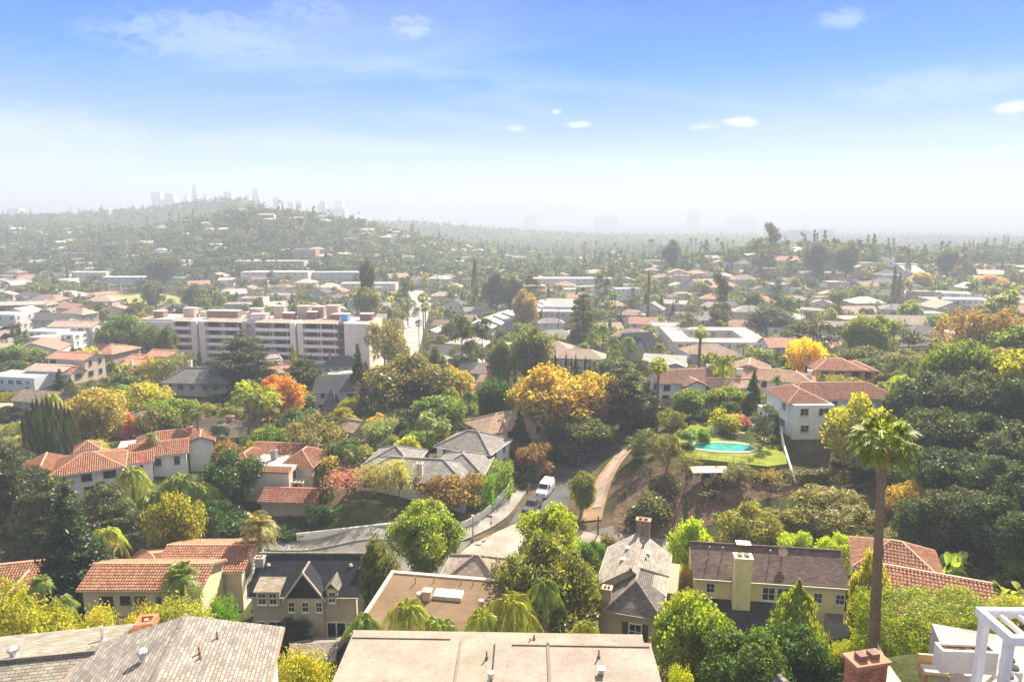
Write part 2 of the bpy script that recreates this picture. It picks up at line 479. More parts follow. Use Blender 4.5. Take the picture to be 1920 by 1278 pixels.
def _farhouse(t, o):
    r = t.node('ShaderNodeNewGeometry').outputs['Random Per Island']
    c = t.ramp(r, [(0, (.6, .58, .55)), (.3, (.30, .24, .2)), (.55, (.34, .31, .28)), (.8, (.35, .32, .31)), (1, (.5, .36, .3))])
    principled(t, o, c, .9)
simple('far_house', _farhouse)

# ------------------------------------------------------------ mesh helpers
class MB:
    """collects polygons, then links them as one mesh object; UVs run along the eave (u) and up the slope (v), in metres"""
    def __init__(s):
        s.v = []; s.f = []; s.uv = []
    def face(s, pts, uvs=None):
        pts = [Vector(p) for p in pts]
        i = len(s.v); s.v.extend(tuple(p) for p in pts); s.f.append(tuple(range(i, i + len(pts))))
        if uvs is None:
            n = Vector((0, 0, 0))
            for k in range(len(pts)):
                a, b = pts[k], pts[(k + 1) % len(pts)]
                n += Vector(((a.y - b.y) * (a.z + b.z), (a.z - b.z) * (a.x + b.x), (a.x - b.x) * (a.y + b.y)))
            if n.length < 1e-9: n = Vector((0, 0, 1))
            n.normalize()
            u = Vector((0, 0, 1)).cross(n)
            u = u.normalized() if u.length > 1e-3 else Vector((1, 0, 0))
            w = n.cross(u)
            uvs = [(p.dot(u), p.dot(w)) for p in pts]
        s.uv.append(uvs)
    def box(s, c, size, rz=0.0, skip=()):
        cx, cy_, cz = c; hx, hy, hz = size[0] / 2, size[1] / 2, size[2] / 2
        M = Matrix.Rotation(rz, 3, 'Z')
        P = [Vector((cx, cy_, cz)) + M @ Vector((x, y, z)) for z in (-hz, hz) for (x, y) in ((-hx, -hy), (hx, -hy), (hx, hy), (-hx, hy))]
        F = {'b': (3, 2, 1, 0), 't': (4, 5, 6, 7), 'f': (0, 1, 5, 4), 'r': (1, 2, 6, 5), 'k': (2, 3, 7, 6), 'l': (3, 0, 4, 7)}
        for k, q in F.items():
            if k not in skip: s.face([P[a] for a in q])
        return s
    def prism(s, poly, z0, z1):
        """vertical prism over a plan polygon (counter-clockwise)"""
        n = len(poly)
        f0 = z0 if callable(z0) else (lambda p: z0); f1 = z1 if callable(z1) else (lambda p: z1)
        s.face([(p[0], p[1], f1(p)) for p in poly]); s.face([(p[0], p[1], f0(p)) for p in reversed(poly)])
        for k in range(n):
            a, b = poly[k], poly[(k + 1) % n]
            s.face([(a[0], a[1], f0(a)), (b[0], b[1], f0(b)), (b[0], b[1], f1(b)), (a[0], a[1], f1(a))])
        return s
    def slab(s, poly, t):
        """sloping panel: polygon and a copy t lower, with edges"""
        poly = [Vector(p) for p in poly]; low = [p - Vector((0, 0, t)) for p in poly]
        s.face(poly); s.face(list(reversed(low)))
        for k in range(len(poly)):
            j = (k + 1) % len(poly); s.face([low[k], low[j], poly[j], poly[k]])
        return s
    def tube(s, pts, rad, n=8, cap=True):
        pts = [Vector(p) for p in pts]
        if isinstance(rad, (int, float)): rad = [rad] * len(pts)
        rings = []
        for k, p in enumerate(pts):
            d = (pts[min(k + 1, len(pts) - 1)] - pts[max(k - 1, 0)]).normalized()
            a = d.cross(Vector((0, 0, 1)) if abs(d.z) < 0.95 else Vector((1, 0, 0))).normalized(); b = d.cross(a)
            rings.append([p + (a * math.cos(q) + b * math.sin(q)) * rad[k] for q in (2 * math.pi * j / n for j in range(n))])
        for k in range(len(rings) - 1):
            for j in range(n):
                s.face([rings[k][j], rings[k + 1][j], rings[k + 1][(j + 1) % n], rings[k][(j + 1) % n]])
        if cap: s.face(list(reversed(rings[0])) if False else rings[0]); s.face(list(reversed(rings[-1])))
        return s
    def lathe(s, prof, c=(0, 0, 0), n=14):
        c = Vector(c)
        for k in range(len(prof) - 1):
            (r0, z0), (r1, z1) = prof[k], prof[k + 1]
            for j in range(n):
                a, b = 2 * math.pi * j / n, 2 * math.pi * (j + 1) / n
                q = [c + Vector((r0 * math.cos(a), r0 * math.sin(a), z0)), c + Vector((r0 * math.cos(b), r0 * math.sin(b), z0)),
                     c + Vector((r1 * math.cos(b), r1 * math.sin(b), z1)), c + Vector((r1 * math.cos(a), r1 * math.sin(a), z1))]
                if r0 < 1e-6: q = q[1:]
                elif r1 < 1e-6: q = q[:3]
                s.face(q)
        return s
    def mesh(s, name, mats):
        me = bpy.data.meshes.new(name)
        me.from_pydata(s.v, [], s.f)
        uvl = me.uv_layers.new(name='UVMap')
        uvl.data.foreach_set('uv', np.array([c for f in s.uv for q in f for c in q], dtype=np.float32))
        for m in (mats if isinstance(mats, (list, tuple)) else [mats]):
            me.materials.append(MAT[m] if isinstance(m, str) else m)
        me.update()
        return me
    def build(s, name, mat, parent=None, color=None, smooth=False):
        o = bpy.data.objects.new(name, s.mesh(name, mat)); COL.objects.link(o)
        if parent is not None: o.parent = parent
        if color is not None: o.color = (*color[:3], 1)
        if smooth: o.data.shade_smooth()
        return o
def quad_mesh(name, V, mat, colors=None):
    """V: (n,4,3) array of quads"""
    n = len(V); me = bpy.data.meshes.new(name)
    me.vertices.add(n * 4); me.vertices.foreach_set('co', V.reshape(-1).astype(np.float32))
    me.loops.add(n * 4); me.loops.foreach_set('vertex_index', np.arange(n * 4, dtype=np.int32))
    me.polygons.add(n); me.polygons.foreach_set('loop_start', np.arange(0, n * 4, 4, dtype=np.int32))
    try: me.polygons.foreach_set('loop_total', np.full(n, 4, dtype=np.int32))
    except Exception: pass
    if colors is not None:
        at = me.color_attributes.new('Col', 'FLOAT_COLOR', 'POINT')
        c = np.ones((n * 4, 4), dtype=np.float32); c[:, :3] = np.repeat(colors, 4, axis=0)
        at.data.foreach_set('color', c.reshape(-1))
    me.materials.append(MAT[mat]); me.update(calc_edges=True); me.validate()
    return me
LABELS = {}
def tag(o, label=None, cat=None, group=None, kind=None):
    if label: o['label'] = label
    if cat: o['category'] = cat
    if group: o['group'] = group
    if kind: o['kind'] = kind
    return o
def empty(name, loc, rz=0.0, label=None, cat=None, group=None):
    o = bpy.data.objects.new(name, None); COL.objects.link(o)
    o.location = loc; o.rotation_euler = (0, 0, rz); o.empty_display_size = 0.5
    tag(o, label, cat, group); return o
def inst(name, me, parent=None, loc=(0, 0, 0), rot=(0, 0, 0), scale=(1, 1, 1), color=None):
    o = bpy.data.objects.new(name, me); COL.objects.link(o)
    if parent is not None: o.parent = parent
    o.location = loc; o.rotation_euler = rot; o.scale = scale
    if color is not None: o.color = (*color[:3], 1)
    return o
# ------------------------------------------------------------ ground sheet
def ground_sheet():
    nl, nu = len(GL), len(GU)
    Y = np.exp(_gl); X = _gu * Y
    co = np.stack([X, Y, GZ], axis=-1).reshape(-1, 3)
    idx = np.arange(nl * nu).reshape(nl, nu)
    q = np.stack([idx[:-1, :-1], idx[:-1, 1:], idx[1:, 1:], idx[1:, :-1]], axis=-1).reshape(-1, 4)
    me = bpy.data.meshes.new('ground')
    me.vertices.add(len(co)); me.vertices.foreach_set('co', co.reshape(-1).astype(np.float32))
    n = len(q)
    me.loops.add(n * 4); me.loops.foreach_set('vertex_index', q.reshape(-1).astype(np.int32))
    me.polygons.add(n); me.polygons.foreach_set('loop_start', np.arange(0, n * 4, 4, dtype=np.int32))
    me.polygons.foreach_set('use_smooth', np.ones(n, dtype=bool))
    me.materials.append(MAT['ground']); me.update(calc_edges=True)
    o = bpy.data.objects.new('ground', me); COL.objects.link(o)
    tag(o, 'dry brown and green hillside ground falling from the camera to the valley', 'ground', kind='structure')
ground_sheet()

KEEP_OUT = []            # (x, y, radius): no wild growth here
def keep_line(pts, r):
    for a, b in zip(pts[:-1], pts[1:]):
        n = max(1, int((Vector(b) - Vector(a)).length / r))
        for k in range(n + 1):
            p = Vector(a).lerp(Vector(b), k / n); KEEP_OUT.append((p.x, p.y, r))
def smooth_line(pts, step=1.0):
    P = [Vector((p[0], p[1])) for p in pts]
    P = [P[0] * 2 - P[1]] + P + [P[-1] * 2 - P[-2]]
    out = []
    for k in range(1, len(P) - 2):
        n = max(2, int((P[k + 1] - P[k]).length / step))
        for j in range(n):
            t = j / n; a, b, c, d = P[k - 1:k + 3]
            out.append(0.5 * ((2 * b) + (c - a) * t + (2 * a - 5 * b + 4 * c - d) * t * t + (3 * b - a - 3 * c + d) * t ** 3))
    out.append(P[-2]); return out
def strip(name, pts, w0, w1, off, mat, color, step=1.0, nx=5, skirt=0.0, kind='structure', label=None, cat=None, parent=None):
    """draped band between two side offsets (left negative) of a centre line"""
    L = smooth_line(pts, step); mb = MB(); rows = []; s = 0.0
    for k, p in enumerate(L):
        d = (L[min(k + 1, len(L) - 1)] - L[max(k - 1, 0)]).normalized(); nrm = Vector((d.y, -d.x))
        row = []
        if k: s += (p - L[k - 1]).length
        for j in range(nx + 1):
            q = p + nrm * (w0 + (w1 - w0) * j / nx)
            row.append((Vector((q.x, q.y, ground(q.x, q.y) + off)), (w0 + (w1 - w0) * j / nx, s)))
        rows.append(row)
    for k in range(len(rows) - 1):
        for j in range(nx):
            a, b, c, d = rows[k][j], rows[k][j + 1], rows[k + 1][j + 1], rows[k + 1][j]
            mb.face([a[0], b[0], c[0], d[0]], [a[1], b[1], c[1], d[1]])
        if skirt:
            for j, fl in ((0, 0), (nx, 1)):
                a, b = rows[k][j], rows[k + 1][j]; dz = Vector((0, 0, skirt))
                mb.face([a[0], b[0], b[0] - dz, a[0] - dz] if not fl else [b[0], a[0], a[0] - dz, b[0] - dz])
    o = mb.build(name, mat, parent, color); tag(o, label, cat, kind=kind); return o
def patch(name, poly, off, mat, color, step=1.5, label=None, cat=None, kind='structure'):
    """flat-lying patch draped on the ground (fan of small triangles over a plan polygon)"""
    P = [Vector((p[0], p[1])) for p in poly]; c = sum(P, Vector((0, 0))) / len(P); mb = MB()
    ring = []
    for k in range(len(P)):
        a, b = P[k], P[(k + 1) % len(P)]; n = max(1, int((b - a).length / step))
        ring += [a.lerp(b, j / n) for j in range(n)]
    nr = max(2, int(max((p - c).length for p in P) / step))
    g = lambda q: Vector((q.x, q.y, ground(q.x, q.y) + off))
    for k in range(len(ring)):
        a, b = ring[k], ring[(k + 1) % len(ring)]
        for j in range(nr):
            t0, t1 = j / nr, (j + 1) / nr
            q = [g(c.lerp(a, t0)), g(c.lerp(a, t1)), g(c.lerp(b, t1)), g(c.lerp(b, t0))]
            if j == 0: q = q[1:] if False else [q[0], q[1], q[2]]
            mb.face(q)
    # keep every face looking up
    for k, f in enumerate(mb.f):
        p = [Vector(mb.v[i]) for i in f[:3]]
        if (p[1] - p[0]).cross(p[2] - p[0]).z < 0: mb.f[k] = tuple(reversed(f)); mb.uv[k] = list(reversed(mb.uv[k]))
    o = mb.build(name, mat, None, color); tag(o, label, cat, kind=kind); return o

def pz(px, py, z=15.0):
    p = WZ(px, py, z); return (p.x, p.y)
# street in front of the white wall, running past the junction
ST1 = [pz(-420, 1085), pz(-60, 1060), pz(130, 1040), pz(330, 1040), pz(560, 1042), pz(760, 1046), pz(930, 1040), pz(1120, 1030), pz(1262, 1034)]
strip('street', ST1, -4.2, 4.2, 0.05, 'asphalt', (0.17, 0.16, 0.155), label='pale worn asphalt street running along the foot of the white wall', cat='street', nx=6)
keep_line(ST1, 5.5)
# street climbing away from the junction with the parked van
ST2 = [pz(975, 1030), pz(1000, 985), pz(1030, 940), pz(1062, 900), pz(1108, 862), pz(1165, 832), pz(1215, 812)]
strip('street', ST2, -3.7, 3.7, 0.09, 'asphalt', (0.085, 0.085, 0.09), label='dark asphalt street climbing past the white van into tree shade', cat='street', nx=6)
keep_line(ST2, 5.5)
patch('street_apron', [pz(830, 1062), pz(865, 1032), pz(915, 1008), pz(960, 986), pz(990, 976), pz(1055, 986), pz(1092, 1002), pz(1125, 1016), pz(1150, 1026), pz(1130, 1056), pz(980, 1068)],
      0.13, 'asphalt', (0.36, 0.31, 0.265), label='pale concrete apron where the two streets meet', cat='street')
# pavements with a kerb edge
strip('pavement', [pz(540, 1024), pz(660, 1022), pz(745, 1020), pz(800, 1018), pz(846, 1014), pz(890, 998), pz(930, 975), pz(958, 945), pz(985, 905), pz(1012, 878)],
      -1.3, 1.3, 0.20, 'asphalt', (0.27, 0.25, 0.235), skirt=0.3, label='concrete pavement curving along the low white wall', cat='pavement', nx=3)
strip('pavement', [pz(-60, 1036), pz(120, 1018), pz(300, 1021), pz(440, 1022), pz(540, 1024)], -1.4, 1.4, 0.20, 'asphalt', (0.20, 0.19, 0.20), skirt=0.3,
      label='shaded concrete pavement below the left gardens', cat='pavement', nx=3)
strip('dirt_path', [pz(1108, 990), pz(1120, 955), pz(1140, 915), pz(1168, 878)], -1.6, 1.6, 0.16, 'lawn', (0.33, 0.22, 0.14),
      label='orange dirt verge with worn path on the outer bend of the climbing street', cat='path', nx=4)
strip('pavement', [pz(1118, 972), pz(1132, 930), pz(1158, 890), pz(1180, 862)], -0.7, 0.7, 0.24, 'asphalt', (0.33, 0.27, 0.22), skirt=0.2,
      label='narrow sunlit concrete path beside the orange dirt verge', cat='pavement', nx=2)
keep_line([pz(1110, 985), pz(1130, 930), pz(1180, 865)], 2.6)
keep_line([pz(840, 1018), pz(890, 1000), pz(930, 975), pz(958, 945)], 3.0)
# long street in the valley
def hp(px, py): p = hit(px, py, 100); return (p.x, p.y)
ST3 = [hp(742, 690), hp(758, 650), hp(772, 615), hp(784, 585), hp(790, 562), hp(775, 545)]
strip('street', ST3, -6.5, 6.5, 0.25, 'asphalt', (0.36, 0.34, 0.33), step=4, nx=6, label='pale sunlit street lined with parked cars beyond the apartment block', cat='street')
keep_line(ST3, 8.0)
# open ground
FLD = [hp(160, 556), hp(215, 549), hp(300, 551), hp(352, 560), hp(345, 570), hp(290, 575), hp(215, 566)]
patch('sports_field', FLD, 0.4, 'lawn', (0.30, 0.30, 0.10), step=8, label='pale green sports field in front of the far school buildings', cat='field')
strip('running_track', [hp(150, 556), hp(190, 551), hp(240, 550)], -7, 7, 0.7, 'lawn', (0.45, 0.22, 0.19), step=6, label='pinkish red running track at the edge of the sports field', cat='track')
for p in FLD: KEEP_OUT.append((p[0], p[1], 12))
KEEP_OUT.append((*hp(260, 560), 34)); KEEP_OUT.append((*hp(215, 557), 24)); KEEP_OUT.append((*hp(310, 562), 24))
# sloping lawn above the white wall
patch('lawn', [hp(585, 996), hp(760, 994), hp(790, 975), hp(770, 952), hp(690, 945), hp(610, 952)], 0.08, 'lawn', (0.045, 0.085, 0.03), step=1.2,
      label='dark green sloping lawn above the long white wall', cat='lawn')
for a in (600, 640, 680, 720, 760): KEEP_OUT.append((*hp(a, 975), 3.2))
patch('bank', [pz(1150, 1018), pz(1240, 1022), pz(1330, 1020), hp(1480, 965), hp(1640, 945), hp(1720, 900), hp(1600, 905), hp(1440, 893), hp(1300, 897), hp(1215, 875), hp(1180, 905), hp(1150, 960)], 0.07, 'gravel_roof', (0.13, 0.085, 0.06), step=1.5,
      label='dry brown brush covered bank below the pool terrace', cat='bank')
# pale driveways
patch('driveway', [pz(1236, 1062), pz(1262, 1062), pz(1268, 1030), pz(1244, 1028)], 0.3, 'asphalt', (0.40, 0.36, 0.33), label='pale concrete driveway between the grey gable house and the lime tree', cat='driveway')
for (px, py, r) in ((600, 1180, 9), (1250, 1090, 5)):
    KEEP_OUT.append((*hp(px, py), r))

# ------------------------------------------------------------ haze: pale even air round the camera and the whole scene
def haze():
    mb = MB(); x, y0, y1, z0, z1 = 16500, -150, 7600, 1.5, 182.0
    mb.box((0, (y0 + y1) / 2, (z0 + z1) / 2), (2 * x, y1 - y0, z1 - z0))
    m = bpy.data.materials.new('haze'); m.use_nodes = True; t = NT(m.node_tree); t.n.clear()
    out = t.node('ShaderNodeOutputMaterial'); v = t.node('ShaderNodeVolumePrincipled')
    v.inputs['Color'].default_value = (0.535, 0.605, 0.715, 1)
    v.inputs['Density'].default_value = HAZE_DENSITY
    v.inputs['Anisotropy'].default_value = 0.1
    t.link(v.outputs[0], out.inputs['Volume'])
    MAT['haze'] = m
    o = mb.build('haze', 'haze'); tag(o, 'pale haze filling the air over the valley', 'haze', kind='stuff')
HAZE_DENSITY = 0.0006
haze()
# ------------------------------------------------------------ plant meshes (unit crowns, shared between copies)
def _unit(v):
    return v / np.maximum(np.linalg.norm(v, axis=-1, keepdims=True), 1e-9)
def leaf_quads(p, nrm, size, rng, aspect=0.6, tang=None):
    n = len(p)
    t = rng.normal(size=(n, 3)) if tang is None else tang
    nrm = _unit(nrm); t = _unit(t - (t * nrm).sum(1, keepdims=True) * nrm); b = np.cross(nrm, t)
    s = (size * rng.uniform(0.6, 1.35, n))[:, None] if np.isscalar(size) else (size * rng.uniform(0.7, 1.3, n))[:, None]
    a = t * s; c = b * s * aspect
    return np.stack([p - a, p - c * 1.0 + a * 0.1, p + a, p + c * 1.0 + a * 0.1], axis=1)   # pointed leaf
def sphere_dirs(n, rng, up=0.0):
    d = _unit(rng.normal(size=(n, 3)) + np.array([0, 0, up])); return d
def blob_leaves(centers, radii, per, size, rng, squash=0.85, spread=0.7, aspect=0.6):
    out = []
    for c, r in zip(centers, radii):
        n = max(6, int(per * (r / np.mean(radii)) ** 2))
        d = sphere_dirs(n, rng, 0.35)
        rr = r * rng.uniform(0.55, 1.12, n)
        lump = 1 + 0.22 * np.sin(d @ rng.normal(size=3) * 5 + rng.uniform(0, 6)) * np.cos(d @ rng.normal(size=3) * 4)
        p = c + d * (rr * lump)[:, None] * np.array([1, 1, squash])
        nr = _unit(d) + spread * rng.normal(size=(n, 3))
        out.append(leaf_quads(p, nr, size, rng, aspect))
    return np.concatenate(out)
def broad_crown(seed, nb=34, per=230, size=0.022, low=0.1, rnd=0.22, hole=0.0, aspect=0.6):
    rng = np.random.RandomState(seed); C = []; Rr = []
    while len(C) < nb:
        d = sphere_dirs(1, rng, 0.3)[0]; k = rng.uniform(0.55, 1.0)
        e = np.array([0.36, 0.36, 0.5 * (1 - low) * 0.72]); c = np.array([0, 0, low + (1 - low) * 0.5]) + d * e * k
        if hole and rng.uniform() < hole: continue
        C.append(c); Rr.append(rng.uniform(0.6, 1.15) * rnd * (0.75 if d[2] > .6 else 1))
    C.append(np.array([0, 0, low + (1 - low) * 0.5])); Rr.append(0.24)
    return blob_leaves(C, np.array(Rr) * 0.8, per, size, rng, aspect=aspect)
def layered_crown(seed, levels=9, size=0.02, per=70, base=0.08, cone=0.5, droop=0.05, branches=9, top=0.16, thick=0.022):
    """cedars and spruces: flat shelves of foliage on radiating branches"""
    rng = np.random.RandomState(seed); out = []
    for k in range(levels):
        f = k / (levels - 1); z = base + (1 - base) * f * 0.97
        Rk = 0.5 * ((1 - f) ** cone * (1 - top) + top) * rng.uniform(0.85, 1.1)
        if f > 0.97: Rk = 0.05
        nb = max(4, int(branches * (0.5 + 0.6 * (1 - f))))
        for b in range(nb):
            a = rng.uniform(0, 2 * math.pi); L = Rk * rng.uniform(0.6, 1.08)
            n = max(8, int(per * L / 0.5))
            r = np.sqrt(rng.uniform(0.03, 1, n)) * L; w = (0.05 + 0.16 * r) * rng.normal(size=n) * 0.55
            p = np.stack([r * math.cos(a) - w * math.sin(a), r * math.sin(a) + w * math.cos(a),
                          z - droop * (r / 0.5) ** 1.5 + rng.normal(size=n) * thick + rng.uniform(-.02, .02)], 1)
            nr = np.array([0, 0, 1.0]) + 0.55 * rng.normal(size=(n, 3))
            out.append(leaf_quads(p, nr, size, rng, 0.4))
    return np.concatenate(out)
def column_crown(seed, n=1500, size=0.05, pointy=0.7):
    rng = np.random.RandomState(seed); z = rng.uniform(0.02, 1, n)
    Rz = 0.5 * np.minimum(1, (z / 0.12) ** 0.5) * (1 - z ** 3 * pointy) * np.where(z > 0.8, np.sqrt(np.maximum(1 - z, 0) / 0.2), 1)
    a = rng.uniform(0, 2 * math.pi, n); Rz = Rz * (0.82 + 0.2 * np.sin(a * 3 + z * 17) + 0.1 * rng.normal(size=n))
    p = np.stack([Rz * np.cos(a), Rz * np.sin(a), z], 1)
    nr = np.stack([np.cos(a), np.sin(a), np.full(n, .25)], 1) + 0.4 * rng.normal(size=(n, 3))
    tg = np.array([0, 0, 1.0]) + 0.35 * rng.normal(size=(n, 3))
    q = leaf_quads(p, nr, size, rng, 0.5, tg)
    return q
def pine_crown(seed, nb=24, per=150, size=0.02):
    rng = np.random.RandomState(seed); C = []; Rr = []
    for k in range(nb):
        z = rng.uniform(0.22, 0.97); R0 = 0.40 * (1 - abs(z - 0.5) * 0.75) * (0.45 if z > .85 else 1)
        a = rng.uniform(0, 6.28); r = R0 * rng.uniform(0.25, 1.0)
        C.append(np.array([r * math.cos(a), r * math.sin(a), z])); Rr.append(rng.uniform(0.09, 0.17))
    return blob_leaves(C, np.array(Rr), per, size, rng, squash=0.45)
def wispy_crown(seed, n=2600, size=0.03):
    rng = np.random.RandomState(seed); out = []
    for k in range(60):
        a = rng.uniform(0, 6.28); L = rng.uniform(0.25, .5); z0 = rng.uniform(.35, .8); m = n // 60
        t = rng.uniform(0.1, 1, m)
        p = np.stack([np.cos(a) * L * t, np.sin(a) * L * t, z0 + 0.35 * t - 0.45 * t * t], 1) + rng.normal(size=(m, 3)) * 0.035
        out.append(leaf_quads(p, rng.normal(size=(m, 3)), size, rng, 0.25, np.array([0, 0, -1.0]) + .5 * rng.normal(size=(m, 3))))
    return np.concatenate(out)
def bush_crown(seed, nb=22, per=150, size=0.035, aspect=0.6):
    rng = np.random.RandomState(seed); C = []; Rr = []
    for k in range(nb):
        d = sphere_dirs(1, rng, 0.2)[0]; d[2] = abs(d[2])
        C.append(np.array([0, 0, 0.08]) + d * np.array([0.36, 0.36, 0.66]) * rng.uniform(0.5, 1.0)); Rr.append(rng.uniform(0.13, 0.24))
    q = blob_leaves(C, np.array(Rr), per, size, rng, aspect=aspect); q[:, :, 2] = np.maximum(q[:, :, 2], 0.0); return q
def hedge_crown(seed, n=3500, size=0.03, lump=0.06):
    """clipped block: unit box standing on z = 0"""
    rng = np.random.RandomState(seed); f = rng.choice(5, n, p=[.2, .2, .2, .2, .2]); p = rng.uniform(-.5, .5, (n, 3)); p[:, 2] += .5; nr = np.zeros((n, 3))
    for k, (ax, v, s) in enumerate(((0, -.5, -1), (0, .5, 1), (1, -.5, -1), (1, .5, 1), (2, 1, 1))):
        m = f == k; p[m, ax] = v; nr[m, ax] = s
    wob = lump * (np.sin(p[:, 0] * 23 + seed) * np.cos(p[:, 1] * 19) + np.sin(p[:, 2] * 9 + p[:, 0] * 11))
    p = p + nr * (wob + rng.uniform(-.07, .03, n))[:, None]; p[:, 2] = np.maximum(p[:, 2], 0)
    return leaf_quads(p, nr + .6 * rng.normal(size=(n, 3)), size, rng, 0.6)
def frond(rng, az, el, L, droop, nleaf=16, leaf=0.2, width=0.011, hang=0.5):
    """feather palm frond from the origin: arching rib with hanging leaflets"""
    t = np.linspace(0, 1, nleaf + 1); h = np.array([math.cos(az), math.sin(az), 0]); side = np.array([-math.sin(az), math.cos(az), 0])
    rib = np.outer(L * t * math.cos(el) * (1 - 0.25 * t), h) + np.outer(L * (t * math.sin(el) - droop * t ** 2.0), [0, 0, 1])
    Q = []
    for k in range(1, nleaf + 1):
        a, b = rib[k - 1], rib[k]; d = _unit(b - a)
        up = np.array([0, 0, 1.0]) * width * 0.7
        Q.append([a - side * width, a + side * width, b + side * width * .6, b - side * width * .6])
        ll = leaf * math.sin(math.pi * (0.12 + 0.83 * t[k]) ) * rng.uniform(.8, 1.15)
        for s in (-1, 1):
            o = side * s * ll * (1 - hang * .4) + d * ll * 0.55 - np.array([0, 0, 1]) * ll * hang * rng.uniform(.6, 1.3)
            w = d * (L / nleaf) * 0.36
            Q.append([a - w, a + w, a + o + w * .3, a + o - w * .3])
    return np.array(Q)
def feather_palm(seed, n=26, droop=0.75, leaf=0.2, nleaf=16, el0=-0.25, el1=1.3, hang=0.5):
    rng = np.random.RandomState(seed)
    return np.concatenate([frond(rng, rng.uniform(0, 6.28) if False else 6.28 * k * 0.381966 + rng.normal() * .2, el0 + (el1 - el0) * (k / n) + rng.normal() * .12,
                                 0.5 * rng.uniform(.88, 1.12), droop * rng.uniform(.7, 1.2), nleaf, leaf, hang=hang) for k in range(n)])
def fan_palm(seed, n=34, dead=False):
    rng = np.random.RandomState(seed); Q = []
    for k in range(n):
        az = 6.28 * k * 0.381966 + rng.normal() * .2
        el = (-1.1 + 0.5 * rng.uniform()) if dead else (-0.55 + 1.95 * (k / n) + rng.normal() * .1)
        L = 0.5 * rng.uniform(.5, .62); h = np.array([math.cos(az) * math.cos(el), math.sin(az) * math.cos(el), math.sin(el)])
        side = np.array([-math.sin(az), math.cos(az), 0]); up = np.cross(h, side) * -1
        c = h * L; w = .008
        Q.append([side * -w, side * w, c + side * w, c - side * w])
        nb = 21
        for j in range(nb):
            a = (j / (nb - 1) - .5) * 3.3; bl = 0.5 * rng.uniform(.42, .56) * (0.75 + .25 * math.cos(a))
            d = h * math.cos(a) + side * math.sin(a); perp = side * math.cos(a) - h * math.sin(a)
            m = c + d * bl * .6 + up * .01; tip = c + d * bl - np.array([0, 0, 1]) * bl * rng.uniform(.25, .7)
            Q.append([c, m - perp * .017, tip, m + perp * .017])
    return np.array(Q)
def banana_crown(seed, n=26):
    rng = np.random.RandomState(seed); Q = []
    for k in range(n):
        x, y = rng.normal(size=2) * .13; az = rng.uniform(0, 6.28); el = rng.uniform(.35, 1.45); L = rng.uniform(.35, .62); z0 = rng.uniform(.0, .35)
        h = np.array([math.cos(az), math.sin(az), 0]); side = np.array([-math.sin(az), math.cos(az), 0])
        t = np.linspace(0, 1, 7); rib = np.outer(L * t * math.cos(el), h) + np.outer(L * (t * math.sin(el) - .45 * t ** 2.2), [0, 0, 1]) + np.array([x, y, z0])
        wd = .075 * np.sin(np.pi * np.clip(t * .95 + .04, 0, 1)) * (t > .2) + .006
        for i in range(6):
            for s in (-1, 1):
                fold = np.array([0, 0, .35])
                Q.append([rib[i], rib[i + 1], rib[i + 1] + (side * s + fold) * wd[i + 1], rib[i] + (side * s + fold) * wd[i]])
    return np.array(Q)
def bare_crown(seed):
    return wispy_crown(seed, 1100, .028)

def trunk_mesh(name, top=0.55, limbs=5, seed=0, r=0.035, lean=0.03, spread=0.28):
    rng = random.Random(seed); mb = MB()
    mb.tube([(0, 0, -0.06), (0, 0, 0.02), (lean, 0, top * .5), (lean * 1.5, lean, top)], [r * 1.5, r * 1.15, r * .9, r * .6], 8)
    for k in range(limbs):
        a = 6.28 * (k + rng.uniform(-.2, .2)) / max(limbs, 1); z = top * rng.uniform(.55, .95); L = spread * rng.uniform(.7, 1.15)
        mb.tube([(lean * z, 0, z), (math.cos(a) * L * .5 + lean, math.sin(a) * L * .5, z + L * .55), (math.cos(a) * L + lean, math.sin(a) * L, z + L * 1.05)], [r * .5, r * .36, r * .15], 6)
    return mb.mesh(name, 'bark')
def palm_trunk_mesh(name, r0=0.5, r1=0.36, seed=0, rings=22):
    """unit height, radius given as share of 1; scaled per palm"""
    mb = MB(); rng = random.Random(seed); prof = []
    for k in range(rings):
        z = k / rings; rr = r0 + (r1 - r0) * min(1, z * 1.6)
        if z < .06: rr *= 1.25 - z * 4
        prof += [(rr * 1.08, z), (rr * .93, z + .6 / rings)]
    prof = [(prof[0][0], -.05)] + prof + [(r1 * .95, 1.0), (0, 1.02)]
    mb.lathe(prof, n=10); return mb.mesh(name, 'bark')
def straight_trunk_mesh(name, r=0.02):
    mb = MB(); mb.tube([(0, 0, -.05), (0, 0, .4), (0, 0, .93)], [r * 1.4, r, r * .25], 7); return mb.mesh(name, 'bark')

CROWN = {}; TRUNK = {}
def reg(kind, variants): CROWN[kind] = variants
def fill_unit(q, z0=0.0):
    """stretch a crown so that it spans its unit box"""
    q = np.asarray(q, dtype=np.float64); a = np.percentile(q[..., 2], .4); b = np.percentile(q[..., 2], 99.7); q[..., 2] = (q[..., 2] - a) / (b - a) * (1 - z0) + z0
    for k in (0, 1): s = np.percentile(np.abs(q[..., k]), 98.8); q[..., k] *= .5 / s
    return q
def Qm(n, q, mat='leaf'): return quad_mesh(n, np.asarray(q, dtype=np.float64), mat)
reg('broad', [Qm('crown', fill_unit(broad_crown(11 + k, 36, 380, .020), 0.08)) for k in range(4)])
reg('broad_lo', [Qm('crown', fill_unit(broad_crown(31 + k, 24, 90, 0.038), 0.08)) for k in range(5)])
reg('loose', [Qm('crown', fill_unit(broad_crown(51 + k, 26, 170, 0.019, 0.22, .15, aspect=.5), 0.08)) for k in range(3)])
reg('loose_lo', [Qm('crown', fill_unit(broad_crown(61 + k, 18, 70, 0.035, 0.25, .16), 0.08)) for k in range(4)])
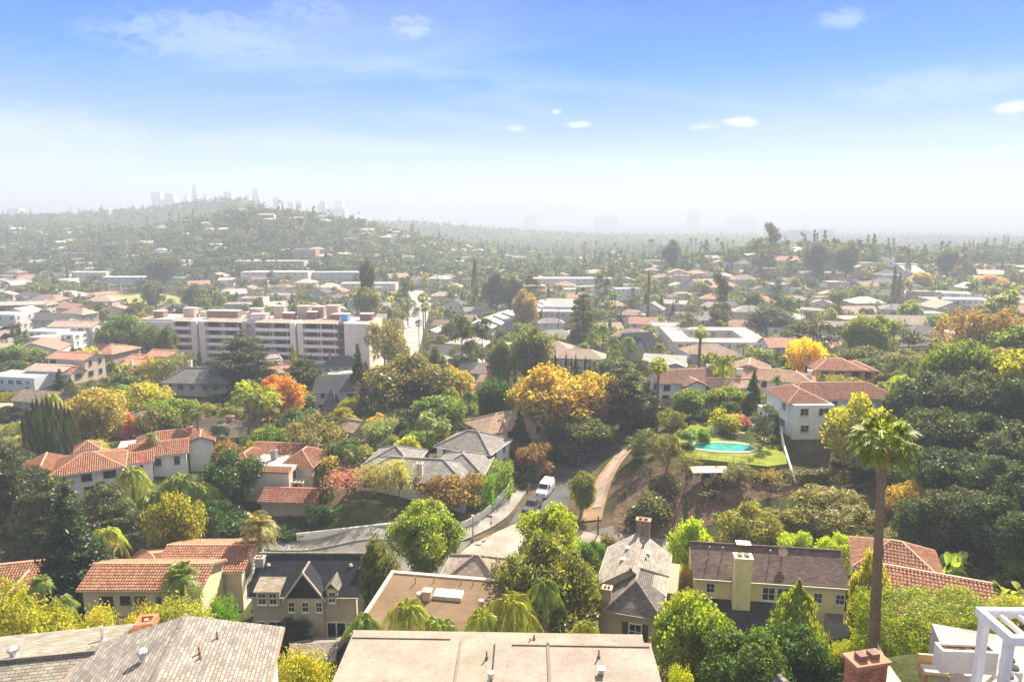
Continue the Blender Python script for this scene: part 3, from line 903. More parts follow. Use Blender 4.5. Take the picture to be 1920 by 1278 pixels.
reg('fine', [Qm('crown', fill_unit(broad_crown(71 + k, 46, 420, 0.019, 0.02, .18, aspect=.4), 0.08)) for k in range(2)])
reg('big_leaf', [Qm('crown', fill_unit(broad_crown(81 + k, 34, 700, 0.0165, 0.08, .21, aspect=.55), 0.08)) for k in range(3)])
reg('cedar', [Qm('crown', fill_unit(layered_crown(91 + k, 10, .019, 420, .10, .55, .06, 11, .24, .014), 0.08)) for k in range(2)])
reg('spruce', [Qm('crown', fill_unit(layered_crown(95 + k, 19, .021, 330, .05, .9, .10, 10, .03, .016), 0.08)) for k in range(2)])
reg('spruce_lo', [Qm('crown', fill_unit(layered_crown(99 + k, 10, .04, 34, .06, .85, .09, 8, .05, .02), 0.08)) for k in range(2)])
reg('cypress', [Qm('crown', column_crown(101 + k, 1500, .05)) for k in range(2)])
reg('cypress_lo', [Qm('crown', column_crown(105 + k, 420, .085)) for k in range(2)])
reg('cone', [Qm('crown', column_crown(107 + k, 5200, .03, .97)) for k in range(2)])
reg('pine', [Qm('crown', fill_unit(pine_crown(111 + k), 0.18)) for k in range(3)])
reg('wispy', [Qm('crown', fill_unit(wispy_crown(121 + k), 0.2)) for k in range(2)])
reg('bare', [Qm('crown', fill_unit(bare_crown(125), 0.2))])
reg('bush', [Qm('foliage', fill_unit(bush_crown(131 + k), 0)) for k in range(4)])
reg('bush_hi', [Qm('foliage', fill_unit(bush_crown(141 + k, 44, 800, .0125), 0)) for k in range(3)])
reg('bush_lo', [Qm('foliage', fill_unit(bush_crown(151 + k, 12, 50, .06), 0)) for k in range(3)])
reg('hedge', [Qm('foliage', hedge_crown(161 + k, 6500, .03)) for k in range(2)])
reg('hedge_hi', [Qm('foliage', np.concatenate([hedge_crown(165, 26000, .0115, .05), (hedge_crown(166, 12000, .016, .05) - np.array([0, 0, .5])) * .93 + np.array([0, 0, .47])]))])
reg('queen', [Qm('crown', feather_palm(171 + k, 26, .95, .16, 26, -.1, 1.35, .9)) for k in range(3)])
reg('date', [Qm('crown', feather_palm(181 + k, 46, .62, .11, 16, -.55, 1.45, .3)) for k in range(2)])
reg('palm_lo', [Qm('crown', feather_palm(187 + k, 18, .75, .15, 9, -.3, 1.3, .6)) for k in range(3)])
reg('fan', [Qm('crown', fan_palm(191 + k)) for k in range(3)])
reg('fan_skirt', [Qm('dead_frond', fan_palm(195, 22, True))])
reg('banana', [Qm('foliage', banana_crown(201 + k)) for k in range(3)])
TR_B = [trunk_mesh('trunk', .55, 6, k) for k in range(3)]
TR_T = [trunk_mesh('trunk', .7, 9, 7 + k, .02, .04, .34) for k in range(2)]
TR_S = straight_trunk_mesh('trunk')
TR_P = [palm_trunk_mesh('trunk', .5, .34, k) for k in range(2)]

PAL = dict(lime=(.215, .255, .02), green=(.085, .16, .022), deep=(.035, .07, .018), dark=(.03, .05, .012), olive=(.115, .125, .035), sage=(.17, .17, .085), grey=(.13, .14, .08),
           gold=(.27, .215, .055), orange=(.38, .19, .04), red=(.34, .15, .06), yellow=(.50, .36, .015), yg=(.20, .205, .02), rust=(.16, .105, .045), brown=(.15, .105, .05),
           conif=(.03, .052, .024), blue=(.04, .07, .045), palm=(.13, .17, .035), palmy=(.22, .24, .04), straw=(.33, .27, .13), pink=(.35, .13, .17), purple=(.2, .1, .13))
BARK = (.16, .12, .085); PALMBARK = (.20, .15, .11)
_rt = random.Random(99)
PLANTS = []
def jit(c, a=.12, rng=_rt):
    k = 1 + rng.uniform(-a, a); return tuple(max(0, x * k * (1 + rng.uniform(-a, a) * .5)) for x in c[:3])
KINDS = {  # form: (crown set, trunk, thing name, everyday word, crown starts at share of height)
 'broad': ('broad', 'B', 'tree', 'tree', .12), 'fine': ('fine', 'B', 'tree', 'tree', .05), 'loose': ('loose', 'T', 'tree', 'tree', .1), 'big_leaf': ('big_leaf', 'B', 'tree', 'tree', .08),
 'broad_lo': ('broad_lo', 'B', 'tree', 'tree', .1), 'loose_lo': ('loose_lo', 'T', 'tree', 'tree', .1), 'wispy': ('wispy', 'T', 'tree', 'tree', .1), 'bare': ('bare', 'T', 'tree', 'tree', .1),
 'cedar': ('cedar', 'S', 'cedar_tree', 'cedar tree', .02), 'spruce': ('spruce', 'S', 'spruce_tree', 'spruce tree', .02), 'spruce_lo': ('spruce_lo', 'S', 'spruce_tree', 'spruce tree', .02),
 'pine': ('pine', 'S', 'pine_tree', 'pine tree', .0), 'cypress': ('cypress', 'S', 'cypress_tree', 'cypress tree', .0), 'cypress_lo': ('cypress_lo', 'S', 'cypress_tree', 'cypress tree', .0),
 'cone': ('cone', 'S', 'tree', 'tree', .0),
 'bush': ('bush', None, 'shrub', 'shrub', 0), 'bush_hi': ('bush_hi', None, 'shrub', 'shrub', 0), 'bush_lo': ('bush_lo', None, 'shrub', 'shrub', 0),
 'hedge': ('hedge', None, 'hedge', 'hedge', 0), 'hedge_hi': ('hedge_hi', None, 'hedge', 'hedge', 0), 'banana': ('banana', None, 'banana_plant', 'plant', 0),
 'queen': ('queen', 'P', 'palm_tree', 'palm tree', 0), 'date': ('date', 'P', 'palm_tree', 'palm tree', 0), 'palm_lo': ('palm_lo', 'P', 'palm_tree', 'palm tree', 0), 'fan': ('fan', 'P', 'palm_tree', 'palm tree', 0),
}
def plant(form, base, w, h, color, label=None, group=None, dep=None, rz=None, squash=None, trunk_color=None, cat=None, name=None, kw_tilt=0.0):
    """one plant thing: Empty at its foot, children crown (or foliage) and trunk; w and h in metres"""
    cs, tr, nm, word, lo = KINDS[form]; rng = _rt
    root = empty(name or nm, base, 0, label, cat or word, group)
    rz = (0.0 if dep is not None else rng.uniform(0, 6.28)) if rz is None else rz
    col = tuple(k * 1.22 for k in jit(PAL[color] if isinstance(color, str) else color, .1))
    me = rng.choice(CROWN[cs])
    if tr == 'P':
        cr = w / 2; top = max(h - cr * .55, h * .5)
        inst('crown', me, root, (0, 0, top), (0, 0, rz), (w, w, w), col)
        rad = max(.17, min(.32, .02 * h + .08)) * 2
        inst('trunk', rng.choice(TR_P), root, (0, 0, 0), (0, 0, rz), (rad, rad, top), trunk_color or jit(PALMBARK))
        if form == 'fan':
            inst('dead_frond', CROWN['fan_skirt'][0], root, (0, 0, top - .05 * w), (0, 0, rz), (w * .5, w * .5, w * .6), PAL['straw'])
    else:
        dp = dep if dep is not None else w
        ch = h * (1 - lo)
        nm2 = me.name.split('.')[0]
        wk = .97
        inst(nm2, me, root, (0, 0, h * lo), (0, 0, rz), (w * wk, dp * wk, ch * (1.04 if wk > 1 else 1)), col)
        if tr == 'B': inst('trunk', rng.choice(TR_B), root, (0, 0, 0), (0, 0, rz), (min(w, h) * .9, min(w, h) * .9, h), trunk_color or jit(BARK))
        elif tr == 'T': inst('trunk', rng.choice(TR_T), root, (0, 0, 0), (0, 0, rz), (w, w, h), trunk_color or jit(BARK))
        elif tr == 'S': inst('trunk', TR_S, root, (0, 0, 0), (0, 0, 0), (max(w, h * .3), max(w, h * .3), h), trunk_color or jit(BARK))
    root.rotation_euler = (0, kw_tilt, 0)
    PLANTS.append((root, base[0], base[1], w / 2, form))
    return root
def plant_px(form, px, ytop, ybase, wpx, color, label, group=None, Y=None, dep=None, base_z=None, **kw):
    """a plant seen between two picture rows: its foot on the ground there (or at distance Y), real height and spread from that distance"""
    if Y is None: b = hit(px, ybase)
    else:
        b = gat(px, Y)
    top = WY(px, ytop, b.y)
    h = max(0.6, top.z - b.z); w = wpx / FPX * depth((b.x, b.y, (top.z + b.z) / 2))
    return plant(form, b, w, h, color, label, group, dep=None if dep is None else w * dep, **kw)
# ------------------------------------------------------------ houses
def _win_meshes():
    f = MB(); b = .07
    for (x0, x1, z0, z1) in ((-.5, .5, 1 - b, 1), (-.5, .5, 0, b), (-.5, -.5 + b, b, 1 - b), (.5 - b, .5, b, 1 - b), (-.02, .02, b, 1 - b), (-.5 + b, -.02, .49, .52), (.02, .5 - b, .49, .52)):
        f.box(((x0 + x1) / 2, -.03, (z0 + z1) / 2), (x1 - x0, .10, z1 - z0))
    f.box((0, -.06, -.035), (1.1, .16, .07))
    p = MB(); p.box((0, -.015, .5), (.9, .05, .9))
    d = MB()
    for (x0, x1, z0, z1) in ((-.5, .5, .95, 1), (-.5, -.42, 0, .95), (.42, .5, 0, .95), (-.03, .03, 0, .95)): d.box(((x0 + x1) / 2, -.03, (z0 + z1) / 2), (x1 - x0, .12, z1 - z0))
    return f.mesh('window', 'paint'), p.mesh('pane', 'glass'), d.mesh('door', 'paint')
WIN_ME, PANE_ME, DOOR_ME = _win_meshes()
SHUT = MB().box((0, -.03, .5), (1, .06, 1)).mesh('shutter', 'paint')
FACE = {'f': (0, -1), 'r': (1, 0), 'k': (0, 1), 'l': (-1, 0)}
def window(root, x, y, z, w, h, facing, color=(.78, .76, .72), pane=None, name='window', me=None, shutters=None):
    """x, y, z: bottom centre on the wall, in the house's own frame; facing 'f','r','l','k'"""
    rz = {'f': 0, 'r': math.pi / 2, 'k': math.pi, 'l': -math.pi / 2}[facing]
    o = inst(name, me or WIN_ME, root, (x, y, z), (0, 0, rz), (w, 1, h), jit(color, .04))
    inst('pane', PANE_ME, o, (0, 0, 0), (0, 0, 0), (1, 1, 1), (1, 1, 1))
    if shutters:
        for s in (-1, 1): inst('shutter', SHUT, o, (s * .76, 0, 0), (0, 0, 0), (.42, 1, 1), shutters)
    return o
def clip_poly(poly, a, b):
    """keep the part of a 2-D polygon left of the line a->b"""
    out = []; n = len(poly); side = lambda p: (b[0] - a[0]) * (p[1] - a[1]) - (b[1] - a[1]) * (p[0] - a[0])
    for k in range(n):
        p, q = poly[k], poly[(k + 1) % n]; sp, sq = side(p), side(q)
        if sp >= 0: out.append(p)
        if (sp > 0 > sq) or (sp < 0 < sq):
            t = sp / (sp - sq); out.append((p[0] + (q[0] - p[0]) * t, p[1] + (q[1] - p[1]) * t))
    return out
def barrel_tiles(mb, poly, rng, pitch=.32, course=.42, hgt=.10, lift=.03):
    """real half-round tiles in courses over one roof plane"""
    P = [Vector(p) for p in poly]
    n = (P[1] - P[0]).cross(P[2] - P[0]).normalized()
    if n.z < 0: n = -n
    u = Vector((0, 0, 1)).cross(n).normalized(); w = n.cross(u); o = P[0]
    Q = [((p - o).dot(u), (p - o).dot(w)) for p in P]
    u0, u1 = min(q[0] for q in Q), max(q[0] for q in Q); w0, w1 = min(q[1] for q in Q), max(q[1] for q in Q)
    area = sum(Q[k][0] * Q[(k + 1) % len(Q)][1] - Q[(k + 1) % len(Q)][0] * Q[k][1] for k in range(len(Q)))
    if area < 0: Q = Q[::-1]
    def inside(a, b):
        for k in range(len(Q)):
            p, q = Q[k], Q[(k + 1) % len(Q)]
            if (q[0] - p[0]) * (b - p[1]) - (q[1] - p[1]) * (a - p[0]) < -1e-6: return False
        return True
    nu = int((u1 - u0) / pitch); nw = int((w1 - w0) / course) + 1
    for i in range(nu):
        uc = u0 + (i + .5) * (u1 - u0) / nu
        for j in range(nw):
            wa = w0 + j * course - .04; wb = min(wa + course + .05, w1)
            if not inside(uc, min(max((wa + wb) / 2, w0 + .02), w1 - .02)): continue
            dx = rng.uniform(-.015, .015); up = lift + rng.uniform(0, .012)
            arc = [(-.5, 0.0), (-.30, .72), (0, 1.0), (.30, .72), (.5, 0.0)]; lo = []; hi = []
            for (s, c) in arc:
                lo.append(o + u * (uc + dx + s * pitch * .86) + w * wa + n * (up + .05 + c * hgt)); hi.append(o + u * (uc + dx + s * pitch * .72) + w * wb + n * (up + c * hgt * .85))
            for k in range(4): mb.face([lo[k], lo[k + 1], hi[k + 1], hi[k]])
            mb.face([lo[0] - n * .03, lo[4] - n * .03, lo[4], lo[3], lo[2], lo[1], lo[0]][:7])
def roof_planes(x, y, w, d, h, typ, rise, oh):
    """list of top polygons (outward, counter-clockwise from above) plus ridge lines"""
    X0, X1, Y0, Y1 = x - w / 2 - oh, x + w / 2 + oh, y - d / 2 - oh, y + d / 2 + oh
    if typ in ('gx', 'gy'):
        half = (d if typ == 'gx' else w) / 2; sl = rise / half; e = h - oh * sl; r = h + rise
        if typ == 'gx':
            return [[(X0, Y0, e), (X1, Y0, e), (X1, y, r), (X0, y, r)], [(X1, Y1, e), (X0, Y1, e), (X0, y, r), (X1, y, r)]], [((X0, y, r), (X1, y, r))]
        return [[(X1, Y0, e), (X1, Y1, e), (x, Y1, r), (x, Y0, r)], [(X0, Y1, e), (X0, Y0, e), (x, Y0, r), (x, Y1, r)]], [((x, Y0, r), (x, Y1, r))]
    if typ == 'hip':
        hw, hd = w / 2 + oh, d / 2 + oh; m = min(hw, hd); sl = rise / (min(w, d) / 2); e = h - oh * sl; r = e + m * sl
        if hw >= hd:
            a, b = (X0 + m, y, r), (X1 - m, y, r)
            if hw - hd < .05: b = a
            pl = [[(X0, Y0, e), (X1, Y0, e), b, a], [(X1, Y1, e), (X0, Y1, e), a, b], [(X1, Y0, e), (X1, Y1, e), b], [(X0, Y1, e), (X0, Y0, e), a]]
            rl = [(a, b), ((X0, Y0, e), a), ((X0, Y1, e), a), ((X1, Y0, e), b), ((X1, Y1, e), b)]
        else:
            a, b = (x, Y0 + m, r), (x, Y1 - m, r)
            pl = [[(X0, Y0, e), (X1, Y0, e), a], [(X1, Y1, e), (X0, Y1, e), b], [(X1, Y0, e), (X1, Y1, e), b, a], [(X0, Y1, e), (X0, Y0, e), a, b]]
            rl = [(a, b), ((X0, Y0, e), a), ((X1, Y0, e), a), ((X0, Y1, e), b), ((X1, Y1, e), b)]
        return [[p for k, p in enumerate(q) if p != q[k - 1]] for q in pl], rl
    if typ == 'sf':   # single slope, low at the front
        return [[(X0, Y0, h - oh * rise / d), (X1, Y0, h - oh * rise / d), (X1, Y1, h + rise), (X0, Y1, h + rise)]], []
    if typ == 'sk':   # single slope, low at the back
        return [[(X0, Y0, h + rise), (X1, Y0, h + rise), (X1, Y1, h - oh * rise / d), (X0, Y1, h - oh * rise / d)]], []
    return [], []
HOUSES = []
def house(label, pos, rot=0.0, wings=(), wall=(.62, .58, .5), roof=(.36, .13, .07), mat='tile', group=None, cat='house', name='house', tiles=False, wins=True, winc=(.78, .76, .72),
          frame=2.9, chim=(), detail=2, wmat='stucco', trim=None, found=3.0, seed=0, ridge=None, keep=True, openings=True):
    """wings: dicts x, y (centre), w, d, h (eave), t roof type, rise, oh, z (floor lift), wall, roof, mat, wins (faces)"""
    root = empty(name, pos, rot, label, cat, group); rng = random.Random(seed + int(abs(pos[0]) * 7 + abs(pos[1]) * 3))
    M = Matrix.Rotation(rot, 2)
    for q in wings:
        x, y, w, d, h = q.get('x', 0), q.get('y', 0), q['w'], q['d'], q['h']; z0 = q.get('z', 0); t = q.get('t', 'hip'); rise = q.get('rise', min(w, d) * .22); oh = q.get('oh', .45)
        if keep:
            c = M @ Vector((x, y)); rr = min(w, d) / 2 + 1.2; n = max(1, int(max(w, d) / rr)); 
            for k in range(n):
                s = ((k + .5) / n - .5) * (max(w, d) - min(w, d) * .6); v = M @ Vector((x + (s if w >= d else 0), y + (0 if w >= d else s)))
                KEEP_OUT.append((pos[0] + v.x, pos[1] + v.y, rr)); KEEP_OUT.append((pos[0] + v.x - (pos[0] + v.x) / (pos[1] + v.y) * (rr + 2.5), pos[1] + v.y - rr - 2.5, min(rr, 4.0)))
        b = MB(); X0, X1, Y0, Y1 = x - w / 2, x + w / 2, y - d / 2, y + d / 2; zb = z0 - (found if z0 == 0 else 0)
        if t == 'gx':
            for (xx, s) in ((X0, -1), (X1, 1)):
                P = [(xx, Y1, zb), (xx, Y0, zb), (xx, Y0, z0 + h), (xx, y, z0 + h + rise), (xx, Y1, z0 + h)]; b.face(P if s < 0 else P[::-1])
            b.face([(X0, Y0, zb), (X1, Y0, zb), (X1, Y0, z0 + h), (X0, Y0, z0 + h)]); b.face([(X1, Y1, zb), (X0, Y1, zb), (X0, Y1, z0 + h), (X1, Y1, z0 + h)])
        elif t == 'gy':
            for (yy, s) in ((Y0, 1), (Y1, -1)):
                P = [(X0, yy, zb), (X1, yy, zb), (X1, yy, z0 + h), (x, yy, z0 + h + rise), (X0, yy, z0 + h)]; b.face(P if s > 0 else P[::-1])
            b.face([(X1, Y0, zb), (X1, Y1, zb), (X1, Y1, z0 + h), (X1, Y0, z0 + h)]); b.face([(X0, Y1, zb), (X0, Y0, zb), (X0, Y0, z0 + h), (X0, Y1, z0 + h)])
        elif t in ('sf', 'sk'):
            zf = lambda p: z0 + h + (rise * (p[1] - Y0) / d if t == 'sf' else rise * (Y1 - p[1]) / d)
            b.prism([(X0, Y0), (X1, Y0), (X1, Y1), (X0, Y1)], zb, zf)
        else:
            b.box((x, y, (zb + z0 + h) / 2), (w, d, z0 + h - zb), skip=('b',))
        b.build('wall', q.get('wmat', wmat), root, jit(q.get('wall', wall), .02, rng))
        rc = jit(q.get('roof', roof), .05, rng); rm = q.get('mat', mat); r = MB()
        if t == 'flat':
            par = q.get('par', .35); fl = MB(); fl.box((x, y, z0 + h + .06), (w - .02, d - .02, .12)); fl.build('roof', q.get('mat', 'flat_roof'), root, rc)
            pr = MB(); tk = .22
            if par > 0:
                for (cx, cyy, sx, sy) in ((x, Y0 + tk / 2, w + .06, tk), (x, Y1 - tk / 2, w + .06, tk), (X0 + tk / 2, y, tk, d - 2 * tk), (X1 - tk / 2, y, tk, d - 2 * tk)):
                    pr.box((cx, cyy, z0 + h + par / 2 + .01), (sx, sy, par))
                pr.build('parapet', 'stucco', root, q.get('trim', q.get('wall', wall)))
        else:
            pls, rl = roof_planes(x, y, w, d, z0 + h + .02, t, rise, oh)
            for P in pls: r.slab([(a[0], a[1], a[2] + .16) for a in P], .16)
            ro = r.build('roof', rm, root, rc)
            if tiles and rm == 'tile' and q.get('tiles', True):
                tb = MB()
                for P in pls:
                    e1 = Vector(P[1]) - Vector(P[0]); e2 = Vector(P[-1]) - Vector(P[0]); nn = M.to_3x3() if False else None
                    barrel_tiles(tb, [(a[0], a[1], a[2] + .16) for a in P], rng)
                tb.build('tile_course', 'tile_real', ro, rc)
            if detail >= 1 and rl and (rm == 'tile' or ridge):
                cp = MB()
                for a, c in rl: cp.tube([(a[0], a[1], a[2] + .18), (c[0], c[1], c[2] + .18)], .15, 6)
                cp.build('ridge_cap', 'tile_real' if rm == 'tile' else 'shingle', ro, ridge or tuple(min(1, k * 1.5 + .06) for k in rc))
            if detail >= 2 and q.get('gutter', True) and t in ('gx', 'hip', 'gy'):
                e = pls[0][0][2]; Xa, Xb, Ya, Yb = X0 - oh - .05, X1 + oh + .05, Y0 - oh - .05, Y1 + oh + .05
                gl = []
                if t in ('gx', 'hip'): gl += [((x, Ya, e + .06), (w + 2 * oh, .1, .12)), ((x, Yb, e + .06), (w + 2 * oh, .1, .12))]
                if t in ('gy', 'hip'): gl += [((Xa, y, e + .06), (.1, d + 2 * oh, .12)), ((Xb, y, e + .06), (.1, d + 2 * oh, .12))]
                for c_, s_ in gl: MB().box(c_, s_).build('gutter', 'paint', ro, trim or tuple(k * .8 for k in q.get('wall', wall)))
        if wins and q.get('wins', 'flr'):
            st = max(1, int(round((h) / frame))) if h > 4.2 else 1; fh = h / st
            for fc in q.get('wins', 'flr'):
                L = w if fc in 'fk' else d; ncol = max(1, int(L / q.get('wsp', 3.0)))
                for s in range(st):
                    for c in range(ncol):
                        u = ((c + .5) / ncol - .5) * L * .94 + rng.uniform(-.15, .15)
                        if rng.random() < .12: continue
                        nx, ny = FACE[fc]
                        px_, py_ = (x + u, Y0 if fc == 'f' else Y1) if fc in 'fk' else (X1 if fc == 'r' else X0, y + u)
                        tx, ty = px_ + nx * .3, py_ + ny * .3
                        if any(abs(tx - o.get('x', 0)) < o['w'] / 2 + .6 and abs(ty - o.get('y', 0)) < o['d'] / 2 + .6 and o is not q and o.get('z', 0) <= z0 + s * fh + 1 <= o.get('z', 0) + o['h'] + 1 for o in wings): continue
                        ww, wh = rng.choice(((1.0, 1.25), (1.5, 1.3), (.9, 1.4), (1.9, 1.35))); ww = min(ww, L * .6); wh = min(wh, fh * .55)
                        window(root, px_ + nx * .015, py_ + ny * .015, z0 + s * fh + fh * .86 - wh, ww, wh, fc, winc)
    for k, c in enumerate(chim):
        cx, cyy, zt, sx, sy, col, cm = c[:7]
        chh = c[7] if len(c) > 7 else 3.5; b = MB(); b.box((cx, cyy, zt - chh / 2), (sx, sy, chh), skip=('b',)); ch = b.build('chimney', cm, root, col)
        cp = MB(); cp.box((cx, cyy, zt + .06), (sx + .16, sy + .16, .12)); cp.build('chimney_cap', 'stucco', ch, tuple(min(1, i * 1.15 + .03) for i in col))
        fp = MB(); fp.box((cx - sx * .2, cyy, zt + .2), (sx * .25, sy * .5, .2)); fp.box((cx + sx * .2, cyy, zt + .2), (sx * .25, sy * .5, .2)); fp.build('flue', 'stucco', ch, (.25, .16, .12))
    HOUSES.append((root, pos, rot, wings)); return root
def _tile_real(t, o):
    n = t.noise(pos_of(t), .6, 4, .6); r = t.node('ShaderNodeNewGeometry').outputs['Random Per Island']
    c = t.mix(1.0, obj_color(t), t.ramp(r, [(0, (.6, .5, .48)), (.5, (1, 1, 1)), (1, (1.4, 1.35, 1.3))]), 'MULTIPLY')
    c = t.mix(t.ramp(n, [(.45, 0), (.75, .5)]), c, (.32, .26, .2)); principled(t, o, c, .85, None, spec=.2)
simple('tile_real', _tile_real)

def fit_eave(pl, pr, ze):
    """plan frame of a front eave seen between two pixels at height ze: left corner, right corner, width, heading"""
    a = WZ(pl[0], pl[1], ze); b = WZ(pr[0], pr[1], ze); v = b - a
    return a, b, math.hypot(v.x, v.y), math.atan2(v.y, v.x)
def house_fit(label, pl, pr, ze, zb, d, wings_fn, oh=.4, **kw):
    """house whose front eave runs between two pixels; origin: middle of the front wall at ground height zb"""
    a, b, L, rz = fit_eave(pl, pr, ze); m = (a + b) / 2; nrm = Vector((-math.sin(rz), math.cos(rz), 0)); p = m + nrm * oh
    return house(label, (p.x, p.y, zb), rz, wings_fn(L - 2 * oh, ze - zb), **kw)
def vent_pipe(parent, p, h=.5, r=.06, color=(.35, .33, .32), name='vent_pipe'):
    b = MB(); b.lathe([(r * 2.4, 0), (r * 1.2, .08), (r, .1), (r, h), (0, h)], p, 8); return b.build(name, 'metal', parent, color)
def turbine_vent(parent, p, s=1.0, color=(.72, .72, .73)):
    b = MB(); b.lathe([(.26 * s, 0), (.2 * s, .1 * s), (.19 * s, .32 * s)], p, 14); o = b.build('turbine_vent', 'metal', parent, color)
    c = MB()
    for k in range(18):
        a0, a1 = 6.283 * k / 18, 6.283 * (k + .72) / 18
        pr = [(.2, .30), (.29, .36), (.33, .47), (.29, .58), (.18, .64)]
        for (r0, z0), (r1, z1) in zip(pr[:-1], pr[1:]):
            c.face([Vector(p) + Vector((r0 * s * math.cos(a0), r0 * s * math.sin(a0), z0 * s)), Vector(p) + Vector((r0 * .9 * s * math.cos(a1), r0 * .9 * s * math.sin(a1), z0 * s)),
                    Vector(p) + Vector((r1 * .9 * s * math.cos(a1), r1 * .9 * s * math.sin(a1), z1 * s)), Vector(p) + Vector((r1 * s * math.cos(a0), r1 * s * math.sin(a0), z1 * s))])
    c.lathe([(.2 * s, .63 * s), (.1 * s, .68 * s), (0, .69 * s)], p, 14); c.build('turbine_fins', 'metal', o, color); return o
# ------------------------------------------------------------ houses close to the camera
CREAM = (.62, .52, .34); WHITE = (.84, .83, .80); TERRA = (.32, .15, .09); TAN = (.54, .475, .36); SLATE = (.03, .034, .044); GREYR = (.27, .25, .235)
def roofpt(zfun, x, y): return (x, y, zfun(x, y))
# long grey shingle house, lower left corner
g = house('large pale grey shingle roof with two white turbine vents, lower left corner', (-18.5, 30.1, 29.5), R(10.4), [
    dict(x=0, y=1.6, w=10.4, d=12.6, h=7.1, t='gy', rise=1.3, oh=.45, wall=WHITE),
    dict(x=-12.7, y=7.3, w=15, d=11.6, h=5.3, t='gx', rise=1.9, oh=.4, wall=WHITE, wins='')],
    wall=WHITE, roof=(.30, .27, .235), mat='shingle', ridge=(.25, .22, .19), trim=(.34, .22, .15), found=6, winc=WHITE)
def on1(x, y, left=False):
    return (x, y, 8.58 - abs(x) * 1.3 / 5.2) if not left else (x, y, 7.38 - abs(y - 7.3) * 1.9 / 5.8)
turbine_vent(g, on1(-1.3, 4.7), 1.0); turbine_vent(g, on1(-9.6, 8.2, True), 1.0)
for q in ((2.2, 6.4), (1.6, 4.8), (1.75, 4.4)): vent_pipe(g, on1(*q), .45, .05, (.30, .17, .10))
vent_pipe(g, on1(-5.5, 10.0, True), .95, .11, (.8, .78, .72))
b = MB()
for (x0, x1, y0, y1) in ((-.6, .6, -.6, -.35), (-.6, .6, .35, .6), (-.6, -.35, -.35, .35), (.35, .6, -.35, .35)): b.box((-3.2 + (x0 + x1) / 2, 10.9 + (y0 + y1) / 2, 6.9), (x1 - x0, y1 - y0, .42))
cc = b.build('chimney', 'brick', g, (.52, .20, .11))
MB().lathe([(.16, 0), (.14, .3), (0, .3)], (-3.2, 10.9, 6.8), 10).build('flue', 'stucco', cc, (.45, .35, .25))

# flat roof straight below
f = house('broad flat roof of cracked pale coating with small vents, at the foot of the view', (-1.2, 30.0, 28.0), R(-1.5), [
    dict(x=0, y=4.8, w=18.4, d=9.9, h=7.9, t='flat', par=.10, wall=(.55, .47, .36)),
    dict(x=4.75, y=3.9, w=9.6, d=9.3, h=8.12, t='flat', par=.06, wall=(.55, .47, .36), wins='')],
    wall=(.55, .47, .36), roof=(.325, .285, .245), mat='flat_roof', found=5)
for (x, y, h) in ((-.5, 7.0, .45), (2.35, 9.0, .3), (2.1, 8.6, .3), (6.2, 7.0, .5), (6.6, 4.4, .35)): vent_pipe(f, (x, y, 8.1 if x < 0 or y > 8.55 else 8.3), h, .05, (.25, .2, .17))
b = MB(); b.lathe([(.2, 0), (.17, .05), (.17, .42), (.2, .44), (.2, .52), (0, .54)], (-.15, 5.0, 8.1), 12); b.build('vent_cap', 'metal', f, (.6, .57, .53))
b = MB(); b.box((6.2, 5.5, 8.42), (.28, .28, .3)); b.box((6.2, 5.5, 8.6), (.42, .42, .06)); b.build('vent_cap', 'metal', f, (.6, .57, .53))

for (x, y, z, sx, sy, c_) in ((3.2, 6.2, 8.3, .18, 4.4, (.22, .18, .15)), (-2.2, 4.6, 8.08, .14, 8.6, (.25, .21, .18)), (5.2, 8.1, 8.3, 8.4, .12, (.26, .22, .18)), (-6.0, 8.9, 8.08, 6.2, .1, (.28, .24, .2))):
    MB().box((x, y, z - .035), (sx, sy, .09)).build('roof_patch', 'flat_roof', f, c_)
# yellow stucco house with terracotta roof
h3 = house_fit('yellow stucco house under terracotta barrel tiles, left of the dark slate house', (143, 1106), (398, 1106), 21.2, 15.2, 6,
    lambda L, h: [dict(x=-.6, y=3, w=L - 1.2, d=6.0, h=h, t='gx', rise=1.15, wins=''),
                  dict(x=L * .20, y=10.2, w=L * .72, d=7.6, h=h - 1.35, t='gx', rise=1.2, wins='r', wall=(.72, .66, .55)),
                  dict(x=-L * .26, y=8.3, w=L * .36, d=5.2, h=h - 1.2, t='hip', rise=.9, wins='l')],
    wall=(.80, .68, .42), roof=TERRA, mat='tile', tiles=True, winc=(.10, .08, .07), seed=4, found=4)
b = MB(); b.box((-8.6, 6.6, 5.2), (1.1, .8, 2.6)); b.build('chimney', 'brick', h3, (.5, .24, .15))
for (x, z, w_, h_) in ((-4.6, 3.55, 1.5, 1.5), (-2.45, 4.1, 1.15, 1.0), (-.75, 4.05, 1.3, 1.0), (1.3, 4.3, .6, .7)): window(h3, x, -.03, z, w_, h_, 'f', (.13, .10, .08))
b = MB(); b.box((-.6, -.05, 2.6), (15.0, .12, .14)); b.build('wall_band', 'stucco', h3, (.42, .33, .17))
# terracotta roofs at the left edge
h4 = house('small house with jumbled terracotta roofs at the left edge, before the dark conifer', gat(22, 74), R(14), [
    dict(x=-2, y=4, w=12, d=7.0, h=3.0, t='gx', rise=1.5), dict(x=1.2, y=0.2, w=5.2, d=7, h=2.7, t='gy', rise=1.3), dict(x=5.5, y=5.5, w=6, d=8, h=3.2, t='hip', rise=1.3)],
    wall=(.6, .5, .4), roof=TERRA, mat='tile', tiles=True, winc=(.2, .15, .1), seed=2)
